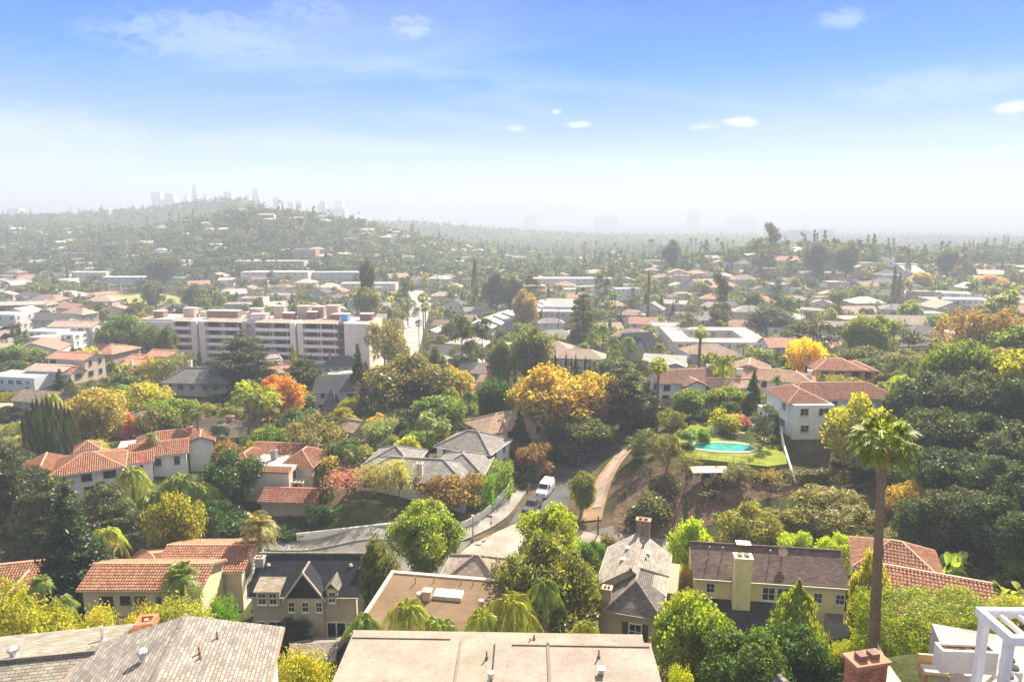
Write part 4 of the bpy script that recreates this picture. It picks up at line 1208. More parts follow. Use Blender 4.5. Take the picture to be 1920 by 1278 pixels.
# dark slate house
def w5(L, h): return [dict(x=0, y=4.1, w=L, d=8.2, h=h, t='gx', rise=2.7, oh=.4, wins='', wall=TAN),
                      dict(x=.35, y=.35, w=4.1, d=1.9, h=h - .05, t='gy', rise=3.0, oh=.3, wins='', wall=TAN, gutter=False)]
h5 = house_fit('tan stucco house with steep dark slate roof and a big front gable', (462, 1117), (672, 1118), 20.0, 14.3, 8, w5, wall=TAN, roof=SLATE, mat='shingle', ridge=(.33, .29, .24),
    chim=((-5.9, 3.0, 8.6, 1.0, .8, (.46, .42, .35), 'stucco'), (7.0, 4.2, 9.0, .9, .9, (.40, .25, .18), 'brick', 9.0)), trim=(.62, .55, .42), found=4)
L5 = 13.0
b = MB(); b.slab([(-1.75, -.70, 5.62), (2.45, -.70, 5.62), (.35, -.70, 8.35)], .02) if False else b.face([(-1.72, -.66, 5.62), (2.42, -.66, 5.62), (.35, -.66, 8.6)]); b.build('gable_panel', 'shingle', h5, SLATE)
b = MB()
for s in (-1, 1):
    a = Vector((.35 + s * 2.45, -1.02, 5.2)); c = Vector((.35, -1.02, 8.78)); up = Vector((0, 0, .34))
    P = [a, a + up, c + up * .8, c - up * .3]; Q = [p + Vector((0, .14, 0)) for p in P]
    b.face(P if s > 0 else P[::-1]); b.face(Q[::-1] if s > 0 else Q)
    for k in range(4): b.face([P[k], Q[k], Q[(k + 1) % 4], P[(k + 1) % 4]])
b.build('barge_board', 'paint', h5, (.58, .50, .38))
for x in (-1.2, .35, 1.9): window(h5, x, -.62, 3.9, .72, 1.3, 'f', WHITE)
# shed dormer with two windows, small gabled dormer
b = MB(); b.box((-3.95, .75, 5.35), (2.7, 2.2, 2.0)); dm = b.build('dormer', 'stucco', h5, TAN)
b = MB(); b.slab([(-5.5, -.65, 6.35), (-2.4, -.65, 6.35), (-2.4, 2.9, 7.3), (-5.5, 2.9, 7.3)], .14); b.build('dormer_roof', 'shingle', dm, (.36, .31, .24))
for x in (-4.6, -3.35): window(h5, x, -.37, 4.65, .95, 1.45, 'f', WHITE)
b = MB(); b.box((3.35, .6, 5.5), (1.25, 1.8, 2.2)); dm = b.build('dormer', 'stucco', h5, TAN)
b = MB(); b.slab([(3.35, -.6, 7.35), (2.5, -.6, 6.5), (2.5, 2.4, 6.5), (3.35, 2.4, 7.35)], .1); b.slab([(4.2, -.6, 6.5), (3.35, -.6, 7.35), (3.35, 2.4, 7.35), (4.2, 2.4, 6.5)], .1); b.build('dormer_roof', 'shingle', dm, (.2, .18, .16))
window(h5, 3.35, -.32, 4.9, .75, 1.4, 'f', WHITE)
for (x, ww) in ((-5.6, .9), (-3.9, 1.9), (-2.0, 1.9)): window(h5, x + .6, -.02, 1.0, ww, 1.4, 'f', WHITE)
fd = window(h5, 3.6, -.02, .05, 2.4, 2.3, 'f', (.8, .79, .76), name='french_door', me=DOOR_ME)
for s in (-1, 1): window(h5, 3.6 + s * 1.75, -.02, .5, .8, 1.8, 'f', (.8, .79, .76))
for (x, y) in ((-4.9, 2.9), (4.8, 2.9)):
    MB().lathe([(.24, 0), (.26, .12), (.16, .22), (.16, .3), (0, .3)], (x, y, 5.7 + (2.7 / 4.1) * y), 12).build('roof_vent', 'metal', h5, (.62, .6, .58))
# sheds behind it
p = WZ(585, 1236, 16.3)
sh = house('low grey shingle shed roof below the patio of the dark slate house', (p.x, p.y, 14.0), R(6), [dict(x=0, y=1.4, w=4.2, d=4.4, h=2.2, t='gx', rise=.9), dict(x=4.2, y=1.2, w=3.6, d=4.6, h=2.0, t='gy', rise=1.0, roof=SLATE)],
    wall=(.4, .36, .3), roof=(.30, .27, .23), mat='shingle', cat='shed', name='shed', wins=False)
# patio pieces
pt = h5.location; 
def patio(x, y):
    v = Matrix.Rotation(h5.rotation_euler.z, 2) @ Vector((x, y)); return (pt.x + v.x, pt.y + v.y)
b = MB(); q = [patio(-6.5, -.3), patio(-6.5, -5.0), patio(6.6, -5.0), patio(6.6, -.3)]
b.prism(q, 13.0, 14.42); tag(b.build('patio', 'asphalt', None, (.20, .19, .19)), 'grey paved patio behind the dark slate house', 'patio', kind='structure')
x, y = patio(5.3, -1.4); r = empty('trash_barrel', (x, y, 14.42), 0, 'dark wooden barrel beside the white french doors', 'barrel')
MB().lathe([(.3, 0), (.38, .35), (.38, .6), (.31, .95), (.27, .95), (.27, .85), (0, .85)], (0, 0, 0), 14).build('barrel_body', 'paint', r, (.10, .065, .045))
MB().lathe([(.385, .22), (.395, .26), (.385, .3)], (0, 0, 0), 14).build('hoop', 'metal', r, (.3, .28, .26))
x, y = patio(.6, -1.6); r = empty('patio_umbrella', (x, y, 14.42), 0, 'pale blue patio umbrella against the tan stucco wall', 'umbrella')
MB().lathe([(.03, 0), (.03, 2.2), (0, 2.2)], (0, 0, 0), 8).build('pole', 'metal', r, (.5, .5, .5)); MB().lathe([(0, 2.45), (.55, 2.3), (1.05, 2.0), (1.0, 1.98), (.5, 2.24), (0, 2.36)], (0, 0, 0), 8).build('canopy', 'fabric', r, (.40, .55, .62))

# brown gravel roof
p = WZ(737, 1075, 27.0); p2 = WZ(918, 1090, 27.0); rz = math.atan2(p2.y - p.y, p2.x - p.x); L6 = (p2 - p).length + 2.2
o6 = Vector((p.x, p.y, 0)) + Vector((math.cos(rz), math.sin(rz), 0)) * (L6 / 2)
h6 = house('house with low brown gravel roof and one white skylight', (o6.x, o6.y, 17.0), rz, [dict(x=0, y=-5.4, w=L6, d=10.8, h=9.95, t='flat', par=0, wall=(.5, .42, .3)),
    dict(x=1.9, y=3.0, w=L6 - 5.6, d=6, h=9.1, t='hip', rise=1.75, oh=.4, mat='shingle', roof=(.35, .285, .23), wall=(.5, .42, .3))], wall=(.5, .42, .3), roof=(.17, .115, .07), mat='gravel_roof', found=4, ridge=(.37, .3, .25))
b = MB()
for (x, y, sx, sy) in ((0, .06, L6 + .5, .42), (-L6 / 2 - .06, -5.4, .36, 10.6)): b.box((x, y, 10.12), (sx, sy, .22))
b.build('fascia', 'paint', h6, (.62, .50, .38))
b = MB(); b.box((.55, -3.4, 10.22), (2.75, 1.3, .34)); sk = b.build('skylight', 'paint', h6, (.55, .45, .38))
b = MB()
for x in (-.13, 1.23): b.slab([(x - .62, -4.0, 10.44), (x + .62, -4.0, 10.44), (x + .62, -2.8, 10.52), (x - .62, -2.8, 10.52)], .06)
b.build('skylight_pane', 'paint', sk, (.78, .74, .70))
for (x, y, s) in ((-2.0, -4.3, 1), (3.9, -4.6, .85)):
    MB().lathe([(.3 * s, 0), (.26 * s, .1), (.26 * s, .55), (.32 * s, .6), (.3 * s, .72), (0, .76)], (x, y, 10.05), 12).build('roof_vent', 'metal', h6, (.62, .5, .4))
b = MB(); b.box((-1.3, -4.1, 10.5), (.75, .7, .9)); b.box((-1.3, -4.1, 10.99), (.9, .85, .08)); b.build('chimney', 'stucco', h6, (.55, .44, .33))
vent_pipe(h6, (-3.2, -1.6, 10.05), .8, .06, (.4, .35, .3))
for x in (-1.5, 1.2, 2.4): vent_pipe(h6, (x, -1.1, 10.05), .5, .05, (.3, .25, .2))

# grey gable house
h7 = house('grey shingle gable house with twin chimneys and dark shuttered front window', (12.0, 63.6, 20.2), R(-16.6), [
    dict(x=0, y=3.9, w=6.3, d=8.2, h=5.15, t='gy', rise=2.1, oh=.35, wins='lr', wall=(.50, .46, .40)),
    dict(x=.72, y=-.6, w=4.85, d=7.4, h=5.1, t='hip', rise=1.75, oh=.35, wins='r', wall=(.47, .41, .32), roof=(.17, .155, .15))],
    wall=(.56, .48, .37), roof=(.37, .32, .275), mat='shingle', ridge=(.37, .32, .28),
    chim=((-1.9, -3.3, 6.6, .85, .8, (.50, .40, .30), 'stucco', 8), (.3, 8.4, 8.75, 1.5, .8, (.36, .22, .17), 'brick', 6)), trim=(.3, .27, .24))
window(h7, 1.0, -4.33, 2.35, 1.25, 1.7, 'f', WHITE, shutters=(.07, .06, .06))
for (x, y, h) in ((.6, 5.4, .7), (-.9, 4.9, .3), (1.1, 3.4, .35)): vent_pipe(h7, (x, y, 7.42 - abs(x) * .667), h, .07, (.2, .2, .2))
for (x, y) in ((-.95, 4.9), (-1.2, 2.6), (1.2, 4.7)):
    b = MB(); b.box((x, y, 7.5 - abs(x) * .667), (.5, .5, .3)); b.build('roof_vent', 'metal', h7, (.66, .64, .62))
b = MB(); b.box((3.9, 4.6, 2.2), (1.2, 6.4, 4.4)); b.build('side_wing', 'stucco', h7, (.36, .30, .22))

# long yellow house
h8 = house_fit('long yellow stucco house with brown shingle roof and yellow front chimney', (1299, 1083), (1597, 1103), 24.3, 18.0, 6.8,
    lambda L, h: [dict(x=0, y=3.4, w=L, d=6.8, h=h, t='gx', rise=2.05, oh=.35, wins=''),
                  dict(x=-L * .22, y=-1.7, w=L * .52, d=3.4, h=2.5, t='sf', rise=1.3, oh=.3, roof=(.06, .055, .065), wins='', wall=(.35, .33, .33)),
                  dict(x=L * .44, y=-.9, w=1.9, d=1.8, h=3.0, t='flat', par=.1, wins='', wall=(.4, .4, .42))],
    wall=(.90, .80, .43), roof=(.165, .125, .11), mat='shingle', ridge=(.15, .11, .1), trim=(.72, .68, .55),
    chim=((-3.05, -.62, 9.2, 1.75, 1.2, (.90, .80, .43), 'stucco', 9.0),), found=4)
for (x, z, w, h) in ((-6.1, 4.55, .9, 1.15), (-.1, 4.1, 1.4, 1.6), (1.4, 4.1, 1.4, 1.6), (4.9, 4.2, .9, 1.2), (7.1, 4.2, .9, 1.2)): window(h8, x, -.03, z, w, h, 'f', WHITE)
r = empty('satellite_dish', (0, 0, 0)); r.parent = h8; r.location = (1.7, 2.6, 7.6)
MB().tube([(0, 0, 0), (0, -.05, .8)], .05, 6).build('mast', 'metal', r, (.4, .4, .4)); 
dd = MB().lathe([(0, .0), (.25, .04), (.5, .16), (.5, .19), (.25, .08), (0, .05)], (0, 0, 0), 14).build('dish', 'metal', r, (.55, .36, .30)); dd.location = (0, -.1, .85); dd.rotation_euler = (R(50), 0, 0)
for x in (-6.0, -4.6, .4): vent_pipe(h8, (x, 2.4, 7.55), 1.1, .06, (.3, .22, .18))
b = MB(); b.box((-2.3, 3.2, 8.9), (1.5, .9, .1)); b.tube([(-2.6, 3.2, 7.6), (-2.6, 3.2, 8.9)], .04, 5); b.tube([(-2.0, 3.2, 7.6), (-2.0, 3.2, 8.9)], .04, 5); b.build('chimney_hood', 'metal', h8, (.55, .53, .5))

# terracotta house at the right
p = WZ(1745, 1078, 27.4)
h9 = house('terracotta house with crossing tiled roofs behind the big clipped hedge near the pergola', (p.x, p.y, 20.5), R(-24), [
    dict(x=0, y=0, w=9.6, d=5.2, h=5.75, t='gx', rise=1.2, oh=.3, wall=WHITE), dict(x=-2.6, y=5.0, w=7.6, d=6.6, h=5.7, t='hip', rise=1.8, oh=.4),
    dict(x=1.0, y=-4.4, w=9.8, d=6.6, h=4.5, t='hip', rise=1.7, oh=.4), dict(x=7.4, y=.4, w=5.2, d=4.6, h=4.3, t='gx', rise=.9, oh=.3)],
    wall=WHITE, roof=(.40, .20, .13), mat='tile', tiles=True, winc=(.3, .25, .2), ridge=(.70, .42, .32), found=5)

# brick chimney house in the lower right corner
p = WZ(1608, 1262, 46.5)
h11 = house('dark shingle roof corner with a red brick chimney at the foot of the view', (p.x - .3, p.y - 1.2, 42.75), R(12), [dict(x=-2.9, y=-2.0, w=5.0, d=4.6, h=3.1, t='gy', rise=1.2, oh=.3, roof=(.20, .18, .16)),
    dict(x=-1.1, y=-4.5, w=6, d=4, h=2.6, t='gx', rise=1.0, oh=.3, roof=(.2, .18, .16))], wall=(.5, .45, .4), roof=(.2, .18, .16), mat='shingle', chim=((.3, .5, 4.7, 1.15, .62, (.42, .17, .10), 'brick', 5.0),), found=6, ridge=(.2, .18, .16), wins=False)
# white pergola terrace
def pergola():
    r = empty('pergola', (0, 0, 0), 0, 'white slatted pergola with square posts on a terrace, lower right corner', 'pergola'); z1 = 48.6
    A = WZ(1835, 1150, z1); Bp = WZ(1888, 1196, z1); ux = (Bp - A).normalized(); L = 5.0
    r.location = A; r.rotation_euler = (0, 0, math.atan2(ux.y, ux.x) + math.pi / 2)
    # local frame: -y runs along the near rail, x away to the right
    M = (Bp - A).length
    def beam(nm, c, s): MB().box(c, s).build(nm, 'paint', r, (.82, .82, .82))
    beam('beam', (2.7, .09, 0), (5.4, .2, .30)); beam('beam', (2.7, -M - .09, 0), (5.4, .2, .30)); beam('beam', (.1, -M / 2, .0), (.2, M - .02, .30))
    for k in range(7): beam('slat', (.7 + k * .62, -M / 2, -.04), (.09, M - .04, .16))
    for (x, y) in ((.12, -.15), (.12, -M + .05)):
        beam('post', (x, y, -2.1), (.24, .24, 3.9))
    return r
pg = pergola()
p = WZ(1880, 1262, 44.7)
def terrace():
    b = MB(); c = (p.x + 1.6, p.y - .6, 43.9); b.box(c, (7.0, 6.0, 1.5), R(-20)); tag(b.build('terrace', 'asphalt', None, (.42, .38, .34)), 'paved terrace under the white pergola', 'terrace', kind='structure')
terrace()
def planter(px, py, w, d, h, z, label, rz):
    q = WZ(px, py, z); r = empty('planter_box', (q.x, q.y, q.z - h), rz, label, 'planter'); b = MB(); t = .1
    for (cx, cyy, sx, sy) in ((0, -d / 2 + t / 2, w, t), (0, d / 2 - t / 2, w, t), (-w / 2 + t / 2, 0, t, d - 2 * t), (w / 2 - t / 2, 0, t, d - 2 * t)): b.box((cx, cyy, h / 2), (sx, sy, h))
    b.build('box_wall', 'stucco', r, (.72, .69, .64)); MB().box((0, 0, h - .14), (w - 2 * t, d - 2 * t, .1)).build('soil', 'gravel_roof', r, (.16, .10, .06))
planter(1812, 1213, 2.0, .55, .9, 46.3, 'long white planter box left of the pergola posts', R(-4))
b = MB()
for k in range(4): b.box((0, -k * .32, -.16 * k - .4), (1.5, .33, .8))
q = WZ(1810, 1236, 45.3); st = b.build('garden_steps', 'stucco', None, (.70, .62, .52)); st.location = q; st.rotation_euler = (0, 0, R(35)); tag(st, 'short flight of pale steps below the white planter box', 'steps')
q = WZ(1775, 1262, 44.6); r = empty('garden_bench', (q.x, q.y, 44.2), R(-8), 'wooden bench with pale cushions below the white planter box', 'bench')
MB().box((0, 0, .42), (1.9, .6, .1)).build('seat', 'paint', r, (.45, .28, .14)); MB().box((0, .33, .7), (1.9, .08, .5)).build('backrest', 'paint', r, (.5, .32, .16))
for s in (-1, 1): MB().box((s * .85, 0, .185), (.1, .55, .37)).build('leg', 'paint', r, (.4, .25, .13)); MB().box((s * .47, -.02, .53), (.85, .5, .12)).build('cushion', 'fabric', r, (.72, .68, .60))
for k, (px, py) in enumerate(((1893, 1232), (1900, 1247), (1890, 1262))):
    q = WZ(px, py, 45.2); r = empty('terrace_stool', (q.x, q.y, 44.66), .3 * k, ('low white stool nearest the pergola beam', 'low white stool with dark seat between two others', 'low white stool at the bottom edge of the terrace')[k], 'stool', 'stools under the pergola')
    MB().lathe([(.0, .0), (.32, 0), (.34, .4), (.3, .44), (0, .44)], (0, 0, 0), 14).build('seat', 'fabric', r, (.75, .73, .7)); MB().lathe([(0, .445), (.2, .445), (.2, .5), (0, .51)], (0, 0, 0), 12).build('cushion', 'fabric', r, (.12, .12, .13))
# shade sail
def sail():
    A, B_, C_ = WY(1646, 1204, 27.5), WZ(1700, 1290, 45.2), WZ(1640, 1296, 44.6); b = MB(); n = 10
    def pt_(i, j):
        a, c = i / n, j / n; w0 = 1 - a; w1 = a * (1 - c); w2 = a * c; q = A * w0 + B_ * w1 + C_ * w2
        s = a * (1 - a) * .9 + a * c * (1 - c) * .8; cen = (A + B_ + C_) / 3
        return q.lerp(cen, .35 * (w0 * w1 + w1 * w2 + w0 * w2)) - Vector((0, 0, s * .35))
    for i in range(n):
        for j in range(n): b.face([pt_(i, j), pt_(i + 1, j), pt_(i + 1, j + 1), pt_(i, j + 1)] if i else [pt_(0, 0), pt_(1, j), pt_(1, j + 1)])
    o = b.build('shade_sail', 'fabric', None, (.70, .60, .48)); tag(o, 'pale triangular shade sail stretched beside the brick chimney', 'shade sail')
    md = o.modifiers.new('thickness', 'SOLIDIFY'); md.thickness = .02
sail()
# ------------------------------------------------------------ houses of the middle distance
PEACH = (.60, .42, .31); ROSE = (.55, .30, .22); GREYROOF = (.25, .235, .22); BROWNR = (.30, .215, .15); PALE = (.70, .64, .54); PINKR = (.50, .33, .27); WHR = (.62, .60, .58)
def at_px(px, py, y0=80): return hit(px, py, y0)
def mh(label, px, yb, w, d, h, rot=0, t='hip', rise=None, wall=PALE, roof=TERRA, mat='tile', extra=(), chim=(), tiles=False, **kw):
    """house whose front wall stands on the ground at a pixel"""
    p = at_px(px, yb, kw.pop('y0', 80))
    q = dict(x=0, y=d / 2, w=w, d=d, h=h, t=t)
    if rise: q['rise'] = rise
    for k in ('wins', 'oh', 'par', 'wsp'):
        if k in kw: q[k] = kw.pop(k)
    return house(label, p, R(rot), [q] + list(extra), wall=wall, roof=roof, mat=mat, chim=chim, tiles=tiles, **kw)
W = dict
mh('white villa with terracotta hip roof and small square tower behind dark cedar boughs', 168, 932, 10, 8.5, 4.4, 27, rise=1.7, wall=WHITE, tiles=True, winc=(.15, .12, .1),
   extra=[W(x=-6.5, y=6, w=6, d=8, h=4.0, t='gy', rise=1.2), W(x=-.5, y=10, w=3.0, d=3.0, h=5.6, t='hip', rise=.9, wins=''), W(x=7.2, y=7.5, w=4, d=6, h=3.2, t='gx', rise=.8)])
mh('rambling white villa with terracotta roofs round a flat grey deck, below the small pool', 300, 893, 9, 7, 3.9, 22, rise=1.3, wall=WHITE, t='gx', tiles=True, winc=(.2, .15, .12),
   extra=[W(x=-5.2, y=3.5, w=7.5, d=6, h=3.6, t='gx', rise=1.1), W(x=1.2, y=9.5, w=11, d=6.5, h=3.9, t='hip', rise=1.5), W(x=-4.2, y=8.6, w=6, d=4.4, h=4.0, t='flat', par=.1, roof=(.42, .40, .38), wins=''), W(x=6.8, y=5, w=4, d=3.6, h=4.6, t='gy', rise=.8, wins='')],
   chim=((4.8, 8.3, 6.2, .9, .7, (.45, .22, .15), 'brick'),))
mh('cream villa with terracotta hip roofs round a white flat roof, beside a slatted pergola', 492, 938, 9.5, 8, 5.0, -6, t='flat', par=.08, wall=(.68, .62, .52), roof=(.62, .59, .55), mat='flat_roof', tiles=True, winc=(.10, .08, .07),
   extra=[W(x=-5.4, y=6.6, w=5.0, d=8, h=4.6, t='hip', rise=1.4, mat='tile', roof=TERRA), W(x=4.6, y=7.2, w=5.0, d=7.0, h=4.9, t='hip', rise=1.6, mat='tile', roof=TERRA), W(x=0, y=10.5, w=11, d=5, h=4.9, t='gx', rise=1.3, mat='tile', roof=TERRA),
          W(x=0, y=.2, w=9.8, d=.9, h=5.1, t='sf', rise=.45, oh=.2, mat='tile', roof=TERRA, wins='')],
   chim=((-.2, 5.6, 6.7, .9, .9, (.30, .27, .25), 'stucco'),))
mh('sunken carport with dark red tile roof under the pergola', 540, 968, 8.5, 5, 2.5, -4, t='gx', rise=1.0, wall=(.3, .26, .22), roof=(.24, .095, .06), tiles=True, cat='carport', name='carport', wins='')
mh('sprawling house with grey hip roofs and tall front chimneys behind two wispy olive trees', 768, 936, 18, 9, 3.3, -9, rise=1.9, wall=(.66, .62, .55), roof=GREYROOF, mat='shingle',
   extra=[W(x=-5.5, y=10, w=8, d=8, h=3.3, t='hip', rise=1.9), W(x=7, y=8.6, w=8, d=9, h=3.3, t='hip', rise=1.8)], chim=((-1.3, .6, 5.9, .8, .8, PALE, 'stucco'), (1.6, .8, 5.9, .9, .8, PALE, 'stucco')), ridge=(.42, .4, .38))
mh('white two storey house with grey hip roof beside the low white wall', 868, 893, 10.5, 8.5, 5.0, -24, rise=2.1, wall=WHITE, roof=GREYROOF, mat='shingle', ridge=(.40, .38, .36), winc=(.35, .3, .25))
mh('peach two storey house with brown tile hip roof and dark shutters', 985, 852, 17, 9, 5.9, 32, rise=1.9, wall=PEACH, roof=BROWNR, mat='tile', winc=(.1, .08, .07), ridge=(.46, .36, .27),
   extra=[W(x=-1, y=-1.9, w=6.4, d=4.0, h=2.7, t='gx', rise=.9, roof=(.15, .14, .13), mat='shingle', wall=(.55, .45, .36))], chim=((3.0, 8, 9.6, .9, .9, (.42, .18, .12), 'brick'),))
mh('long low house with dark brown roof under the golden street palms', 420, 838, 20, 8, 3.0, -16, rise=1.7, wall=(.5, .4, .34), roof=(.13, .095, .085), mat='shingle', t='gx', chim=((-1, 4, 5.6, 1.3, .8, (.5, .3, .24), 'brick'),))
mh('pale yellow bungalow with brown gable roof beside the small turquoise pool', 418, 848, 9.5, 6.5, 3.2, 24, t='gx', rise=1.5, wall=(.66, .54, .34), roof=(.16, .125, .11), mat='shingle', y0=110)
mh('little white gabled cottage next to the turquoise pool', 392, 842, 4.5, 5, 3.2, -20, t='gy', rise=1.2, wall=WHITE, roof=(.28, .25, .23), mat='shingle', y0=115)
mh('white house with dark mansard roof and arched entrance tower behind the cedars', 632, 778, 11, 8, 6.0, -4, t='gx', rise=2.6, wall=(.66, .64, .60), roof=(.10, .10, .115), mat='shingle', winc=(.1, .1, .12), y0=120,
   extra=[W(x=-.8, y=-1.0, w=3.2, d=2.6, h=3.4, t='hip', rise=3.0, roof=(.13, .15, .19), wins='f')])
mh('grey hip roofed house on a terraced wall with wide dark windows', 362, 742, 16.5, 9.5, 3.5, -4, rise=2.7, wall=(.44, .41, .37), roof=(.22, .215, .20), mat='shingle', winc=(.2, .19, .18), ridge=(.3, .29, .27), y0=120, chim=((-4, 7, 7.6, .8, .8, PALE, 'stucco'),))
mh('cream villa with red tile roofs and arched porch on the left hillside', 128, 712, 13, 7, 6.2, -14, t='gx', rise=1.1, wall=(.68, .58, .44), roof=(.55, .26, .17), mat='tile', y0=130, winc=(.12, .1, .09),
   extra=[W(x=1.6, y=-2.6, w=10, d=5, h=3.3, t='gx', rise=1.4)])
mh('pink roofed villa with white corner chimney between hedges and the apartment block', 262, 706, 12, 7, 3.6, -12, t='gx', rise=1.2, wall=(.64, .56, .47), roof=(.58, .27, .18), mat='tile', y0=130,
   extra=[W(x=3.6, y=7.5, w=8.5, d=6, h=5.8, t='gx', rise=1.2), W(x=-3, y=6, w=9, d=5, h=4.4, t='gx', rise=1.0)], chim=((-2.2, -.2, 5.2, .9, .8, WHITE, 'stucco', 6),))
mh('white flat topped house with rooftop solar racks at the left edge', 22, 732, 15, 8, 3.6, -10, t='flat', par=.25, wall=(.70, .70, .70), roof=(.55, .47, .42), mat='flat_roof', y0=120, extra=[W(x=5, y=10, w=12, d=8, h=4.4, t='gx', rise=1.0, roof=(.48, .38, .33), mat='shingle')])
mh('brown roofed house half hidden behind the row of cypresses', 62, 795, 10, 7, 5.4, -14, t='gx', rise=1.5, wall=(.40, .33, .28), roof=(.24, .19, .15), mat='shingle', y0=110)
mh('small house with grey gable roof behind the pink blossom hedge', 235, 820, 8, 6, 3.2, 20, t='gx', rise=1.5, wall=(.6, .52, .44), roof=(.27, .22, .19), mat='shingle', y0=110)
mh('pink roofed garage at the left edge beside the brown house', 5, 800, 9, 6, 3, 0, t='sf', rise=.6, wall=PALE, roof=(.56, .36, .28), mat='flat_roof', y0=100)
mh('tan narrow house behind the grey olive tree', 640, 846, 6.5, 5, 4.6, -25, t='gx', rise=1.3, wall=(.56, .48, .36), roof=(.36, .26, .19), mat='tile', y0=105)
mh('house with dark grey hip roof below the tall end wall of the apartment block', 640, 706, 13, 8, 3.6, 6, rise=2.8, wall=(.6, .57, .5), roof=(.085, .085, .10), mat='shingle', y0=150, chim=((-4, 3, 8, .9, .8, (.45, .2, .15), 'brick'),))
mh('pale flat roofed garage in front of the dark hip roof by the apartment block', 655, 716, 14, 5, 2.6, 3, t='flat', par=.2, wall=(.7, .64, .52), roof=(.7, .66, .58), mat='flat_roof', y0=140)
mh('terracotta roofed house between the two cedars below the apartment block', 512, 718, 14, 8, 3.4, -6, t='gx', rise=1.6, wall=PALE, roof=(.55, .27, .20), y0=150)
# right of the street
mh('big white villa with terracotta hip roof standing above the pool terrace', 1523, 823, 7.2, 11, 6.1, 2, t='flat', par=.06, wall=WHITE, roof=(.6, .52, .46), mat='flat_roof', tiles=True, winc=(.5, .45, .38), y0=95,
   extra=[W(x=7.2, y=7.8, w=20, d=7.5, h=6.3, t='hip', rise=1.9, mat='tile', roof=(.38, .19, .135)), W(x=-.6, y=6.5, w=6.6, d=9.5, h=6.25, t='hip', rise=1.5, mat='tile', roof=(.38, .19, .135), wins='l'), W(x=-4.6, y=8.0, w=3.2, d=3.5, h=3.4, t='flat', par=.3, mat='flat_roof', roof=WHR)])
mh('white gabled villa with brown tile roof and end chimney behind the round clipped trees', 1286, 755, 13, 7, 4.6, 10, t='gx', rise=1.9, wall=WHITE, roof=(.38, .235, .17), tiles=True, winc=(.1, .08, .07), y0=115, chim=((6.9, 3.5, 7.4, .9, 1.4, WHITE, 'stucco', 8),),
   extra=[W(x=1.2, y=-.6, w=4.4, d=3.4, h=4.3, t='gy', rise=1.0)])
mh('small garage with red tile roof in front of the white gabled villa', 1243, 778, 4.6, 4.5, 2.7, 14, t='sf', rise=.9, wall=(.7, .64, .55), roof=(.26, .12, .09), y0=115, cat='garage', name='garage', wins='')
mh('white villa with several brown tile wings behind the clipped hedge', 1430, 752, 11, 7, 4.8, -22, t='gx', rise=1.5, wall=WHITE, roof=(.46, .29, .22), tiles=True, winc=(.25, .2, .17), y0=115,
   extra=[W(x=-3.5, y=7.5, w=8, d=8, h=5.6, t='gy', rise=1.4), W(x=6.5, y=4.5, w=7, d=8, h=4.4, t='hip', rise=1.6)], chim=((-5.2, .8, 6.6, 1.1, .8, WHITE, 'stucco', 8), (9.2, 6, 6.4, .9, .9, WHITE, 'stucco', 8)))
mh('low white wing with terracotta roof and white chimney between the clipped hedge and palm', 1375, 752, 10, 5, 3.2, -4, t='gx', rise=1.1, wall=WHITE, roof=(.42, .26, .2), y0=125)
mh('ochre house with terracotta hip roof behind the big white villa', 1572, 738, 11, 8, 5.6, -4, rise=1.7, wall=(.62, .38, .15), roof=(.52, .26, .19), tiles=True, winc=(.08, .06, .05), y0=125, extra=[W(x=5, y=5, w=7, d=7, h=5.2, t='hip', rise=1.5)])
mh('huge white flat roofed block round a planted courtyard', 1352, 672, 34, 9, 5.6, -4, t='flat', par=.4, wall=(.66, .60, .50), roof=(.74, .70, .66), mat='flat_roof', y0=200, extra=[W(x=-13.5, y=18, w=7, d=19, h=5.6, t='flat', par=.4), W(x=13.5, y=18, w=7, d=19, h=5.6, t='flat', par=.4), W(x=0, y=31, w=34, d=8, h=5.6, t='flat', par=.4)], seed=3)
mh('steep dark slate church like house with arched white windows among palms', 1205, 672, 11, 9, 4.0, 18, t='gx', rise=4.6, wall=(.44, .39, .33), roof=(.08, .08, .10), mat='shingle', y0=200, extra=[W(x=-3.5, y=-1.5, w=5, d=5, h=4, t='gy', rise=4.0)])
mh('pale flat roofed annex behind the dark slate roof among palms', 1275, 660, 12, 7, 3.8, -10, t='flat', par=.3, wall=(.6, .5, .4), roof=(.7, .62, .56), mat='flat_roof', y0=200)
mh('two beige hip roofed houses joined behind the row of thin cypresses', 1072, 696, 20, 9, 4.4, -12, rise=2.2, wall=(.58, .48, .40), roof=(.44, .33, .28), mat='shingle', y0=170, extra=[W(x=-7, y=9, w=11, d=9, h=6, t='hip', rise=2.2)])
mh('grey shingle cottage under dense trees beside the valley street', 836, 682, 12, 8, 3.4, -8, rise=2.6, t='gx', wall=(.52, .47, .42), roof=(.20, .195, .20), mat='shingle', y0=170)
mh('white flat roofed house with blue grey walls left of the thin cypress trio', 938, 702, 14, 7, 3.8, 3, t='flat', par=.3, wall=(.55, .55, .58), roof=(.74, .70, .66), mat='flat_roof', y0=170)
mh('grey gabled house with brick chimney below the white flat roofed house', 890, 728, 11, 8, 4.8, -20, t='gx', rise=2.2, wall=(.52, .47, .42), roof=(.30, .275, .26), mat='shingle', y0=150, chim=((4.5, -.1, 7.4, .9, .7, (.42, .2, .15), 'brick', 7),))
mh('tan tiled house joined to a small shingle wing below the lone cypress', 935, 742, 12, 7, 3.7, -16, t='gx', rise=1.7, wall=(.64, .54, .44), roof=(.44, .29, .22), y0=140, extra=[W(x=-4, y=-2.2, w=7, d=4.5, h=2.9, t='gx', rise=1.1)])
